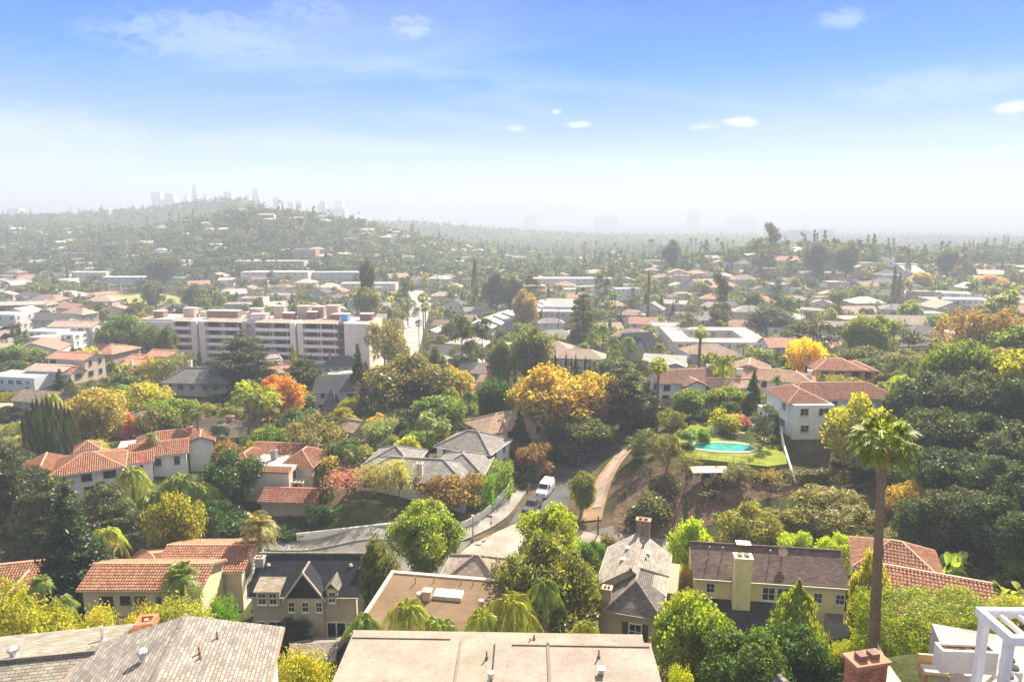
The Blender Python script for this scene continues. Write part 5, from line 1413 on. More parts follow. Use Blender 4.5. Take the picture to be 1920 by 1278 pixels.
mh('white roofed bungalow beside the feather palms above the grey cottage', 1055, 672, 10, 7, 3.4, -4, t='flat', par=.2, wall=PALE, roof=(.66, .6, .52), mat='flat_roof', y0=200) if False else None
for k, (px, yb, n) in enumerate(((893, 642, 4), (972, 612, 4))):
    lab = ('front', 'rear')[k]
    mh(('stepped row of white gabled apartments nearer the valley street', 'stepped row of white gabled apartments behind the pine tops')[k], px, yb, 13.5, 9, 6.4, -14, t='gy', rise=2.0, wall=(.58, .55, .51), roof=(.58, .56, .55), mat='shingle', y0=220,
       extra=[W(x=1.5 * j, y=4.5 + 9 * j, w=13.5, d=8.8, h=6.4 + .25 * j, t='gy', rise=2.3) for j in range(1, n)], group='white gabled apartment rows')
mh('white stepped flat roofed apartment block beyond the tall wooden pole', 1045, 612, 15, 12, 7, -6, t='flat', par=.5, wall=(.6, .57, .53), roof=(.6, .58, .57), mat='flat_roof', y0=220, extra=[W(x=-.5, y=17, w=15, d=10, h=8, t='flat', par=.5)])
mh('white house with black pitched roof beside the valley street', 850, 592, 12, 9, 6, -12, t='gy', rise=3, wall=(.72, .71, .69), roof=(.09, .10, .12), mat='shingle', y0=260)
mh('cream house with pink roof behind the black roofed house', 832, 566, 16, 9, 4, 4, rise=2.2, wall=PALE, roof=(.56, .40, .34), mat='shingle', y0=300)
mh('brown roofed bungalow on the corner of the valley street', 838, 622, 16, 8, 3, -20, rise=1.8, t='gx', wall=(.5, .42, .36), roof=(.33, .235, .19), mat='shingle', y0=230)
mh('pale gabled house beside the end of the apartment block', 706, 612, 10, 8, 4, -10, t='gx', rise=2, wall=(.68, .62, .58), roof=(.54, .46, .42), mat='shingle', y0=260)
mh('white gabled house above the end of the apartment block', 716, 588, 10, 8, 4, 8, t='gx', rise=2, wall=WHITE, roof=(.42, .40, .40), mat='shingle', y0=290)
mh('white house with bay window at the head of the valley street', 722, 568, 12, 8, 5, 0, t='gx', rise=2, wall=WHITE, roof=(.46, .34, .28), mat='shingle', y0=300)
mh('square white house above the palm grove', 1177, 563, 16, 10, 7, 4, t='flat', par=.5, wall=(.74, .73, .7), roof=(.6, .58, .56), mat='flat_roof', y0=280)
mh('cream hip roofed house right of the dark pine above the palm grove', 1155, 592, 13, 9, 5.5, 8, rise=2.2, wall=(.66, .6, .53), roof=(.50, .38, .31), mat='shingle', y0=260)
mh('house with orange tinged hip roof next to the cream hip roofed house', 1185, 608, 12, 8, 4.8, -8, rise=2, wall=(.7, .66, .6), roof=(.50, .35, .28), mat='shingle', y0=250)
mh('twin peaked grey shingle house among pines', 1220, 598, 12, 9, 5, -20, t='gy', rise=3.4, wall=(.6, .54, .48), roof=(.27, .26, .27), mat='shingle', y0=250)
mh('pale apartment block with hip roof beside the tall wooden pole on the flat', 1405, 612, 14, 10, 7, -10, rise=2.6, wall=(.64, .57, .45), roof=(.40, .37, .36), mat='shingle', y0=240)
mh('long pale house roof behind the brown autumn trees', 1690, 630, 30, 10, 5, -8, t='gx', rise=3, wall=(.66, .58, .5), roof=(.55, .43, .36), mat='shingle', y0=190)
mh('white house with brown roof between the dark cypress and green tree', 1565, 640, 14, 9, 5, -14, t='gx', rise=2.6, wall=(.72, .68, .6), roof=(.5, .42, .37), mat='shingle', y0=200)
mh('long white walled house with flat roof beneath the twin fan palms', 1800, 582, 32, 12, 5.5, -4, t='flat', par=.4, wall=(.74, .72, .7), roof=(.62, .54, .48), mat='flat_roof', y0=260)
mh('brown and white house on the left rise behind the flat white houses', 62, 590, 16, 9, 5, -6, rise=2.4, wall=PALE, roof=(.34, .28, .24), mat='shingle', y0=220)
mh('white stucco house with flat roof and arches on the left rise', 82, 648, 12, 8, 5.2, -6, t='flat', par=.3, wall=WHITE, roof=(.6, .55, .5), mat='flat_roof', y0=180, extra=[W(x=8.5, y=3, w=9, d=8, h=4.4, t='flat', par=.3), W(x=5, y=12, w=18, d=8, h=6, t='gx', rise=1.4, roof=(.55, .40, .32), mat='tile')])
mh('small white box house with tan roof beside the thin left cypresses', 75, 656, 8, 6, 4.4, -10, t='flat', par=.2, wall=(.7, .63, .5), roof=(.6, .52, .44), mat='flat_roof', y0=170)
mh('white two storey house at the left edge with dark upper windows', 8, 622, 12, 9, 7, -8, t='flat', par=.3, wall=(.74, .72, .7), roof=(.52, .48, .45), mat='flat_roof', y0=190)
mh('tan gabled house in the trees above the left white houses', 135, 604, 14, 9, 4, -16, rise=2.4, wall=PALE, roof=(.5, .37, .29), mat='shingle', y0=210)
mh('long dark brick house on the left rise', 38, 590, 22, 8, 5, 10, t='gx', rise=1.3, wall=(.35, .22, .17), roof=(.5, .45, .42), mat='shingle', y0=230)
# school and institutional buildings on the flat
INST = [('flat roofed white school building beyond the sports field', 515, 528, 52, 18, 7, 0, (.66, .6, .52), (.74, .70, .66)),
        ('long beige school hall behind the school building', 505, 508, 58, 16, 8, 2, (.5, .42, .35), (.72, .66, .60)),
        ('low pale hall between the school and the dark eucalyptus', 620, 528, 44, 14, 7, 0, (.55, .5, .46), (.72, .68, .64)),
        ('two brick stair towers of the far school', 572, 500, 20, 14, 15, 0, (.42, .30, .26), (.5, .42, .38)),
        ('red brick building with white flat roof on the left rise', 205, 478, 36, 12, 9, 0, (.36, .15, .12), (.74, .70, .68)),
        ('blue grey sports hall behind the field trees', 238, 535, 40, 14, 6, 0, (.52, .58, .64), (.62, .66, .70)),
        ('pale flat roofed hall beside the field light poles', 165, 530, 30, 14, 8, 0, (.62, .54, .50), (.72, .66, .62)),
        ('dark flat roofed block left of the red brick building', 140, 490, 34, 12, 8, 0, (.30, .22, .20), (.4, .36, .35)),
        ('white flat roofed hall behind the dark oaks by the valley street', 1075, 538, 60, 16, 6, 0, (.66, .6, .55), (.76, .73, .70)),
        ('pink walled apartment house in the middle of the flat', 990, 562, 18, 12, 9, 0, (.60, .45, .42), (.5, .4, .36)),
        ('brown flat roofed block with pale band below the hillock', 690, 548, 40, 14, 6, 0, (.6, .55, .5), (.72, .69, .66)),
        ('plain grey flat building behind the two tall palms', 1255, 505, 44, 14, 7, 0, (.46, .38, .36), (.55, .5, .48))]
for (lab, px, yb, w, d, h, rot, wl, rf) in INST:
    mh(lab, px, yb, w, d, h, rot, t='flat', par=.5, wall=wl, roof=rf, mat='flat_roof', y0=300, wsp=5.5, wins='f', cat='building', name='flat_roofed_building')

# ------------------------------------------------------------ the long apartment block
def apartment():
    a = gat(262, 246); b_ = gat(692, 236); v = b_ - a; L = math.hypot(v.x, v.y); rz = math.atan2(v.y, v.x)
    z0 = min(a.z, b_.z) - 1.0; top = WY(640, 607, 238).z
    r = empty('apartment_building', (a.x, a.y, z0), rz, 'long five storey concrete apartment block with recessed balconies', 'apartment building')
    H = top - z0; nf = 5; fh = 2.85; base = H - nf * fh; WALLC = (.88, .77, .68); k = L / 435.0; X = lambda px: (px - 260) * k
    def blk(nm, x0, x1, y0, y1, zz0, zz1, mat='stucco', col=WALLC, par=r):
        o = MB().box(((x0 + x1) / 2, (y0 + y1) / 2, (zz0 + zz1) / 2), (x1 - x0, y1 - y0, zz1 - zz0)).build(nm, mat, par, col); return o
    blk('wall', X(260), X(697), 2.2, 16, -3, H)                            # body behind the balconies
    blk('end_block', X(260) - .02, X(330), 1.2, 2.19, -3, H - .6); blk('end_block', X(653), X(697) + .02, -.3, 2.19, -3, H + .4)
    for (c0, c1) in ((366, 393), (553, 577)):
        blk('pillar', X(c0), X((c0 + c1) / 2 - 2), -.2, 2.19, -3, H + .2); blk('pillar', X((c0 + c1) / 2 + 2), X(c1), -.2, 2.19, -3, H + .2); blk('groove', X((c0 + c1) / 2 - 2) + .01, X((c0 + c1) / 2 + 2) - .01, .9, 2.18, -3, H - .2, col=(.30, .25, .23))
    rng = random.Random(5)
    for (c0, c1) in ((331, 365), (394, 459), (488, 552), (578, 640)):
        n = 2 if c1 - c0 > 40 else 1
        for f in range(nf):
            zf = base + f * fh
            blk('balcony', X(c0), X(c1), 0, 2.18, zf - .12, zf + .14); blk('balcony_parapet', X(c0), X(c1), -.12, .06, zf - .18, zf + 1.02, col=tuple(i * 1.08 for i in WALLC))
            for m in range(n):
                u0, u1 = X(c0) + (X(c1) - X(c0)) * m / n, X(c0) + (X(c1) - X(c0)) * (m + 1) / n; ww = (u1 - u0) - .5
                window(r, (u0 + u1) / 2 - ww * .18, 2.18, zf + .2, ww * .7, 2.3, 'f', (.10, .09, .085)); 
                window(r, (u0 + u1) / 2 + ww * .37, 2.18, zf + .2, ww * .24, 2.2, 'f', (.4, .36, .33))
                if m: blk('divider', u0 - .12, u0 + .12, .1, 2.17, zf + .15, zf + fh - .13)
        blk('balcony_roof', X(c0), X(c1), -.12, 2.18, base + nf * fh - .12, base + nf * fh + .25)
        b = MB(); b.slab([(X(c0), -.3, H + .1), (X(c1), -.3, H + .1), (X(c1), 3.0, H + 1.0), (X(c0), 3.0, H + 1.0)], .15); b.build('parapet_roof', 'tile', r, (.60, .38, .32))
    for (c0, c1, col) in ((461, 486, (.5, .44, .4)), (641, 652, (.08, .06, .06))):
        blk('stair_shaft', X(c0), X(c1), 1.2, 2.19, -3, H - .3, col=col)
        for f in range(nf):
            zf = base + f * fh; blk('landing', X(c0), X(c1), .5, 1.19, zf - .1, zf + .1, col=(.45, .38, .36))
            if c1 - c0 > 15: window(r, (X(c0) + X(c1)) / 2, 1.18, zf + .6, 2.0, 1.7, 'f', (.5, .45, .42))
    for f in range(nf): window(r, X(697) + .04, 5.0, base + f * fh + .8, 1.9, 1.6, 'r', (.3, .26, .25)); window(r, X(697) + .04, 9.5, base + f * fh + .8, 1.2, 1.2, 'r', (.3, .26, .25))
    blk('roof', X(260) + .1, X(697) - .1, 2.3, 15.8, H + .0, H + .3, 'flat_roof', (.62, .52, .46))
    for (c0, c1, y, h, col, mt) in ((275, 295, 6, 2.2, (.36, .22, .17), 'stucco'), (328, 350, 8, 3.2, (.66, .48, .39), 'stucco'), (378, 438, 7, 2.6, (.34, .23, .19), 'stucco'), (455, 478, 9, 3.3, (.58, .38, .30), 'stucco'), (470, 500, 4, 2.0, WALLC, 'stucco'),
                                    (500, 520, 10, 4.2, (.66, .48, .40), 'stucco'), (524, 545, 7, 2.2, (.3, .16, .12), 'stucco'), (544, 566, 11, 4.2, (.64, .46, .38), 'stucco'), (568, 585, 8, 2.6, (.25, .13, .11), 'stucco'), (570, 592, 12, 4.0, (.5, .4, .34), 'stucco'),
                                    (600, 622, 11, 4.6, (.62, .42, .34), 'stucco'), (616, 632, 7, 2.0, (.35, .17, .12), 'stucco'), (638, 651, 5, 2.4, (.16, .36, .75), 'paint'), (668, 690, 8, 2.2, (.28, .15, .12), 'stucco'), (352, 372, 11, 1.6, WALLC, 'stucco'), (440, 456, 12, 1.5, WALLC, 'stucco')):
        o = blk('rooftop_box', X(c0), X(c1), y, y + 3, H + .3, H + .3 + h, mt, col); blk('box_cap', X(c0) - .15, X(c1) + .15, y - .15, y + 3.15, H + .3 + h, H + .55 + h, 'flat_roof', (.7, .6, .52), o)
    n = int(L / 6)
    for k_ in range(n): KEEP_OUT.append((a.x + v.x * k_ / n - math.sin(rz) * 8, a.y + v.y * k_ / n + math.cos(rz) * 8, 9))
apartment()

# ------------------------------------------------------------ white garden walls
def wall_run(label, pts, h, t=.3, color=WHITE, below=.8, name='garden_wall', level=False):
    L = smooth_line(pts, 1.2); mb = MB(); g0, g1 = ground(*L[0]), ground(*L[-1])
    for k in range(len(L) - 1):
        a, b = L[k], L[k + 1]; d = (b - a).normalized(); n = Vector((d.y, -d.x)) * t / 2
        za, zb = (ground(a.x, a.y), ground(b.x, b.y)) if not level else (g0 + (g1 - g0) * k / (len(L) - 1), g0 + (g1 - g0) * (k + 1) / (len(L) - 1))
        P = [(a - n, za), (a + n, za), (b + n, zb), (b - n, zb)]
        lo = [Vector((p.x, p.y, z - below)) for p, z in P]; hi = [Vector((p.x, p.y, z + h)) for p, z in P]
        mb.face([hi[0], hi[1], hi[2], hi[3]]) ; mb.face([lo[1], lo[2], hi[2], hi[1]]); mb.face([lo[3], lo[0], hi[0], hi[3]])
        if k == 0: mb.face([lo[0], lo[1], hi[1], hi[0]])
        if k == len(L) - 2: mb.face([lo[2], lo[3], hi[3], hi[2]])
    for k, f in enumerate(mb.f): pass
    o = mb.build(name, 'stucco', None, color); tag(o, label, 'wall'); return o
wall_run('long low white wall along the street below the dark lawn', [pz(557, 1014), pz(650, 1013), pz(748, 1011)], 1.15, level=True, below=2)
wall_run('curving white wall climbing beside the pavement and the clipped hedges', [pz(842, 1006), pz(880, 992), pz(912, 972), pz(938, 946), pz(962, 915)], 1.2)
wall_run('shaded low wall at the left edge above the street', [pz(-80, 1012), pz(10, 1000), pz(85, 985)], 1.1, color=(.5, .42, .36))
wall_run('short white wall at the end of the hedge beside the driveway', [pz(1000 - 30, 872), pz(1000, 858)], .9)

# ------------------------------------------------------------ pool terrace
TZ = 23.35
def tz(px, py, z=TZ): q = WZ(px, py, z); return (q.x, q.y)
TP = [tz(1284, 856), tz(1440, 873), tz(1476, 868), tz(1470, 818), tz(1445, 788), tz(1300, 792), tz(1268, 815)]
o = MB().prism(TP, 18.0, TZ - .06).build('pool_terrace', 'lawn', None, (.20, .235, .035)); tag(o, 'raised yellow green lawn terrace round the kidney shaped pool', 'terrace', kind='structure')
cx = sum(p[0] for p in TP) / 7; cyy = sum(p[1] for p in TP) / 7; KEEP_OUT.append((cx, cyy, 11)); KEEP_OUT.append((cx + 6, cyy, 9)); KEEP_OUT.append((cx - 7, cyy, 8))
o = MB().prism([tz(1385, 813), tz(1452, 815), tz(1446, 792), tz(1392, 790)], TZ - .5, TZ + .03).build('patio', 'asphalt', None, (.55, .43, .33)); tag(o, 'pinkish paved patio at the far side of the pool lawn', 'patio', kind='structure')
def pool(label, c, a, b, rot, z, bean=.18, n=40, coping=(.66, .55, .45)):
    r = empty('swimming_pool', (c[0], c[1], z), rot, label, 'pool')
    def ring(e, zz): return [Vector(((a + e) * math.cos(q) , (b + e) * math.sin(q) * (1 + bean * math.cos(q)), zz)) for q in (6.2832 * k / n for k in range(n))]
    m = MB(); i0, i1, o0, o1 = ring(0, .08), ring(0, -.35), ring(.55, .08), ring(.55, -.3)
    for k in range(n):
        j = (k + 1) % n; m.face([i0[k], o0[k], o0[j], i0[j]]); m.face([i1[k], i0[k], i0[j], i1[j]]); m.face([o0[k], o1[k], o1[j], o0[j]])
    m.build('coping', 'stucco', r, coping); w = MB(); w.face(ring(.02, .02)); w.build('water', 'pool_water', r)
    return r
c = tz(1352, 838); pool('large turquoise kidney shaped pool on the lawn terrace below the big white villa', c, 5.6, 2.3, R(-5), TZ)
q = hit(325, 823, 100); pool('small turquoise pool between the terracotta roofs and the pale bungalow', (q.x, q.y), 2.6, 2.2, R(10), q.z + .5)
KEEP_OUT.append((q.x, q.y, 4.5))
def lounger(px, py, label, rz):
    q = tz(px, py); r = empty('sun_lounger', (q[0], q[1], TZ - .05), rz, label, 'sun lounger', 'sun loungers on the pool lawn')
    MB().box((0, 0, .27), (.62, 1.3, .1)).build('seat', 'fabric', r, (.72, .60, .50)); b = MB(); b.slab([(-.31, .65, .32), (.31, .65, .32), (.31, 1.2, .72), (-.31, 1.2, .72)], .08); b.build('backrest', 'fabric', r, (.72, .60, .50))
    for sx in (-1, 1):
        for sy in (-.5, .6): MB().box((sx * .26, sy, .11), (.06, .06, .22)).build('leg', 'paint', r, (.4, .3, .22))
LN = [(1371, 812), (1377, 814.5), (1383, 811), (1389, 813), (1427, 818), (1432, 822), (1436, 826), (1441, 830), (1408, 800), (1418, 803), (1428, 800)]
LB = ['outermost pale lounger of the four by the low white wall', 'second pale lounger of the four by the low white wall', 'third pale lounger of the four by the low white wall', 'innermost pale lounger of the four by the low white wall',
      'pale lounger nearest the paved patio in the column beside the villa', 'second pale lounger of the column beside the villa', 'third pale lounger of the column beside the villa', 'pale lounger nearest the pool in the column beside the villa',
      'pale lounger on the paved patio nearest the bougainvillea', 'pale lounger in the middle of the paved patio', 'pale lounger on the paved patio nearest the villa']
for k, (px, py) in enumerate(LN): lounger(px, py, LB[k], R(70 if k < 4 else 95 if k < 8 else 20))
def fence():
    pts = [tz(1300, 857.5), tz(1345, 862), tz(1390, 867), tz(1438, 872)]; r = empty('railing', (pts[0][0], pts[0][1], TZ), 0, 'thin metal railing along the front edge of the pool lawn', 'railing'); o = Vector((*pts[0], 0))
    P = [Vector((*p, 0)) - o for p in pts]
    for zz in (.25, 1.0): MB().tube([p + Vector((0, 0, zz)) for p in P], .03, 5).build('rail', 'metal', r, (.2, .2, .2))
    for a, b in zip(P[:-1], P[1:]):
        for k in range(3): q = a.lerp(b, k / 3); MB().tube([q, q + Vector((0, 0, 1.05))], .03, 5).build('post', 'metal', r, (.2, .2, .2))
fence()
wall_run('low white wall stepping down beside the big white villa', [tz(1462, 815), tz(1470, 842), tz(1492, 880)], 1.3, color=WHITE, below=2)
wall_run('curved white wall behind the loungers at the back of the pool lawn', [tz(1335, 812), tz(1362, 805), tz(1392, 797), tz(1425, 792)], 1.1, color=(.7, .68, .66), below=2)
wall_run('long hedge topped retaining wall along the bank below the big white villa', [tz(1440, 892, 22.3), tz(1520, 893, 22.3), tz(1600, 893, 22.3)], .4, color=(.35, .28, .22), below=2, name='retaining_wall')
q = WZ(1330, 882, 22.6); r = empty('garden_shelter', (q.x, q.y, 20.6), R(2), 'small white framed shelter under the pool lawn on the brown bank', 'shelter')
MB().slab([(-3, -1.1, 2.1), (3, -1.1, 2.1), (3, 1.1, 2.35), (-3, 1.1, 2.35)], .1).build('roof', 'flat_roof', r, (.66, .56, .46))
for sx in (-2.7, 0, 2.7): MB().box((sx, -.9, .75), (.14, .14, 2.7)).build('post', 'paint', r, (.7, .68, .66))
MB().box((.6, .4, .6), (3.0, .6, 1.9)).build('store', 'paint', r, (.12, .13, .16))
# slatted pergola beside the cream villa
q = at_px(540, 925); r = empty('pergola', (q.x, q.y, q.z), R(-6), 'slatted wooden pergola between the cream villa and the sunken carport', 'pergola')
for sx in (-3.4, 3.4):
    for sy in (-1.6, 1.6): MB().box((sx, sy, .9), (.16, .16, 3.4)).build('post', 'paint', r, (.4, .35, .28))
for sy in (-1.7, 1.7): MB().box((0, sy, 2.68), (7.4, .14, .2)).build('beam', 'paint', r, (.5, .44, .36))
for k in range(12): MB().box((-3.4 + k * .62, 0, 2.84), (.12, 4.2, .12)).build('slat', 'paint', r, (.62, .56, .46))
# ------------------------------------------------------------ vehicles
def wheel_mesh():
    m = MB(); m.lathe([(.0, -.11), (.2, -.11), (.31, -.11), (.34, -.06), (.34, .06), (.31, .11), (.2, .11), (0, .11)], n=16); return m.mesh('wheel', 'rubber')
def hub_mesh():
    m = MB(); m.lathe([(0, .125), (.19, .12), (.2, -.12), (0, -.125)], n=12); return m.mesh('hub', 'metal')
WH, HUB = wheel_mesh(), hub_mesh()
def loft(mb, secs):
    """secs: list of (y, half width, z0, z1, top half width) cross-sections along the length"""
    R_ = []
    for (y, hw, z0, z1, tw) in secs: R_.append([Vector((-hw, y, z0)), Vector((hw, y, z0)), Vector((hw * 1.02, y, z0 + (z1 - z0) * .55)), Vector((tw, y, z1)), Vector((-tw, y, z1)), Vector((-hw * 1.02, y, z0 + (z1 - z0) * .55))])
    for a, b in zip(R_[:-1], R_[1:]):
        for k in range(6): mb.face([a[k], b[k], b[(k + 1) % 6], a[(k + 1) % 6]])
    mb.face(R_[0]); mb.face(R_[-1][::-1]); return mb
CARS = {}
def car_parts(kind):
    if kind == 'van':
        body = loft(MB(), [(-2.7, .82, .45, .95, .75), (-2.55, .95, .32, 1.12, .86), (-1.75, .99, .3, 1.28, .88), (-1.45, 1.0, .3, 1.36, .90), (-.75, 1.0, .3, 2.05, .78), (-.4, 1.0, .3, 2.16, .80), (2.55, 1.0, .3, 2.16, .82), (2.7, .97, .4, 2.08, .80)])
        win = [('windscreen', [(-.8, -1.40, 1.44), (.8, -1.40, 1.44), (.70, -.80, 2.03), (-.70, -.80, 2.03)], .035)]
        for s in (-1, 1): win.append(('side_window', [(s * 1.01, -1.15, 1.38), (s * 1.01, -.2, 1.38), (s * .86, -.2, 1.92), (s * .88, -.72, 1.92)], .03))
        wy = (-1.75, 1.75); tr = .93
    elif kind == 'pickup':
        body = loft(MB(), [(-2.75, .85, .5, 1.0, .8), (-2.6, .96, .4, 1.12, .88), (-1.2, .98, .38, 1.2, .9), (-.95, .98, .38, 1.25, .9), (.9, .98, .38, 1.25, .9), (.92, .98, .38, 1.22, .92), (2.7, .97, .42, 1.22, .92)])
        loft(body, [(-1.15, .88, 1.15, 1.28, .86), (-.5, .88, 1.15, 1.85, .70), (.55, .88, 1.15, 1.88, .72), (.8, .88, 1.15, 1.3, .84)])
        win = [('windscreen', [(-.78, -1.12, 1.32), (.78, -1.12, 1.32), (.66, -.56, 1.82), (-.66, -.56, 1.82)], .04)]
        for s in (-1, 1): win.append(('side_window', [(s * .9, -.8, 1.30), (s * .9, .55, 1.30), (s * .77, .45, 1.78), (s * .77, -.42, 1.78)], .03))
        wy = (-1.75, 1.7); tr = .92
    elif kind == 'suv':
        body = loft(MB(), [(-2.35, .8, .5, .95, .75), (-2.2, .92, .35, 1.05, .84), (-1.2, .95, .33, 1.15, .86), (2.1, .95, .33, 1.15, .86), (2.3, .88, .42, 1.05, .8)])
        loft(body, [(-1.3, .84, 1.08, 1.2, .82), (-.6, .84, 1.08, 1.72, .66), (1.7, .84, 1.08, 1.74, .66), (2.15, .84, 1.08, 1.2, .8)])
        win = [('windscreen', [(-.76, -1.22, 1.23), (.76, -1.22, 1.23), (.62, -.66, 1.68), (-.62, -.66, 1.68)], .04)]
        for s in (-1, 1): win.append(('side_window', [(s * .86, -.85, 1.2), (s * .86, 1.85, 1.2), (s * .72, 1.6, 1.64), (s * .72, -.5, 1.64)], .03))
        wy = (-1.45, 1.45); tr = .88
    else:
        body = loft(MB(), [(-2.25, .75, .45, .72, .7), (-2.1, .86, .3, .84, .8), (-1.0, .89, .28, .96, .8), (1.5, .89, .28, .98, .8), (2.15, .86, .3, .92, .78), (2.25, .8, .42, .85, .74)])
        loft(body, [(-1.05, .78, .9, .98, .76), (-.25, .78, .9, 1.42, .58), (.9, .78, .9, 1.43, .58), (1.7, .78, .9, 1.0, .74)])
        win = [('windscreen', [(-.7, -.98, 1.0), (.7, -.98, 1.0), (.54, -.3, 1.39), (-.54, -.3, 1.39)], .04), ('rear_window', [(.68, 1.62, 1.02), (-.68, 1.62, 1.02), (-.54, .96, 1.40), (.54, .96, 1.40)], .04)]
        for s in (-1, 1): win.append(('side_window', [(s * .8, -.6, 1.0), (s * .8, 1.25, 1.0), (s * .64, .8, 1.36), (s * .64, -.15, 1.36)], .03))
        wy = (-1.35, 1.35); tr = .83
    wm = []
    for nm, P, off in win:
        P = [Vector(p) for p in P]; n = (P[1] - P[0]).cross(P[2] - P[0]).normalized(); out = Vector((sum(p.x for p in P) / 4, sum(p.y for p in P) / 4, 0))
        if n.z < 0: n = -n
        if nm == 'side_window' and n.x * P[0].x < 0: n = -n
        m = MB(); F = [p + n * off for p in P]; m.face(F); m.face(F[::-1])
        wm.append((nm, m.mesh(nm, 'glass')))
    lights = []
    fy = {'van': -2.72, 'pickup': -2.77, 'suv': -2.37, 'sedan': -2.27}[kind]; ry = {'van': 2.71, 'pickup': 2.71, 'suv': 2.31, 'sedan': 2.26}[kind]; lz = {'van': .8, 'pickup': .85, 'suv': .8, 'sedan': .64}[kind]
    lm = MB().box((0, 0, 0), (.3, .08, .16)).mesh('headlight', 'glass'); tm = MB().box((0, 0, 0), (.2, .06, .26)).mesh('tail_light', 'paint')
    return body.mesh('body', 'car_paint'), wm, wy, tr, fy, ry, lz, lm, tm
def vehicle(kind, p, heading, color, label, group=None, cat=None, name=None):
    if kind not in CARS: CARS[kind] = car_parts(kind)
    body, wm, wy, tr, fy, ry, lz, lm, tm = CARS[kind]
    r = empty(name or {'van': 'delivery_van', 'pickup': 'pickup_truck', 'suv': 'parked_car', 'sedan': 'parked_car'}[kind], p, heading, label, cat or {'van': 'van', 'pickup': 'truck'}.get(kind, 'car'), group)
    inst('body', body, r, color=color)
    for nm, m in wm: inst(nm, m, r)
    for y in wy:
        for s in (-1, 1):
            w = inst('wheel', WH, r, (s * tr, y, .34), (0, math.pi / 2, 0)); inst('hub', HUB, w, (0, 0, 0), color=(.5, .5, .52))
    for s in (-1, 1): inst('headlight', lm, r, (s * .62, fy, lz), color=(.8, .8, .8)); inst('tail_light', tm, r, (s * .8, ry, lz + .1), color=(.5, .03, .02))
    return r
def road_pt(px, py, off=.12): q = hit(px, py, 80); return Vector((q.x, q.y, q.z + off))
def head(a, b):
    """heading that turns the nose (-y) from pixel a towards pixel b"""
    p, q = road_pt(*a), road_pt(*b); v = q - p; return math.atan2(v.x, -v.y)
hd = head((1040, 900), (985, 965))
vehicle('van', road_pt(1022, 926), hd, (.80, .82, .85), 'white panel van parked facing down the climbing street')
sv = vehicle('pickup', road_pt(998, 957), hd, (.06, .065, .075), 'black pickup with open bed parked nose down in front of the white van')
pk = vehicle('pickup', road_pt(1092, 868), head((1092, 868), (1140, 838)), (.055, .06, .065), 'dark pickup with ladder rack parked in tree shade up the climbing street')
for y in (.7, 2.5):
    for s in (-1, 1): MB().tube([(s * .85, y, 1.2), (s * .85, y, 2.0)], .03, 5).build('rack_post', 'metal', pk, (.5, .5, .5))
    MB().tube([(-.85, y, 2.0), (.85, y, 2.0)], .03, 5).build('rack_bar', 'metal', pk, (.5, .5, .5))
vehicle('suv', road_pt(935, 872), R(-60), (.62, .64, .68), 'silver car parked in the driveway behind the clipped hedges')
vehicle('suv', road_pt(965, 890), R(-30), (.04, .045, .06), 'dark car parked at the kerb below the clipped hedges')
CARROW = [(728, 664, 'suv', (.05, .05, .055), 'black car parked closest to the apartment block on the valley street'), (738, 656, 'sedan', (.6, .6, .62), 'silver car just behind the black car on the valley street'),
          (752, 658, 'sedan', (.06, .07, .1), 'navy car parked mid road beside the silver car on the valley street'), (745, 648, 'sedan', (.08, .07, .07), 'dark car under the eucalyptus on the valley street'),
          (759, 617, 'suv', (.8, .8, .8), 'lone white car at the kerb below the middle of the valley street'), (786, 611, 'suv', (.5, .52, .55), 'grey car driving down the valley street'), (784, 606, 'sedan', (.05, .05, .06), 'black car behind the grey car on the valley street'),
          (764, 600, 'sedan', (.78, .78, .78), 'white sedan at the kerb opposite the grey driving car'), (765, 594, 'suv', (.7, .7, .72), 'pale car second up the kerb row of the valley street'), (766, 588, 'sedan', (.75, .76, .8), 'white car third up the kerb row of the valley street'),
          (767, 583, 'sedan', (.6, .58, .56), 'beige car fourth up the kerb row of the valley street'), (768, 578, 'suv', (.2, .2, .22), 'charcoal car fifth up the kerb row of the valley street'), (782, 583, 'sedan', (.1, .1, .12), 'dark car parked across from the kerb row'),
          (778, 574, 'sedan', (.5, .5, .52), 'grey car near the far bend of the valley street'), (770, 571, 'suv', (.75, .75, .75), 'white car last up the kerb row of the valley street'), (1162, 694, 'suv', (.78, .78, .78), 'white car under trees behind the dark cedar canopy'), (1172, 690, 'sedan', (.1, .1, .1), 'dark car beside the white car behind the dark cedar canopy')]
for (px, py, k, c, lab) in CARROW:
    q = hit(px, py, 150); vehicle(k, (q.x, q.y, q.z + .27), R(-13 if px < 900 else 60) + (R(75) if 'mid road' in lab or 'silver car just' in lab else 0), c, lab, 'cars along the valley street')

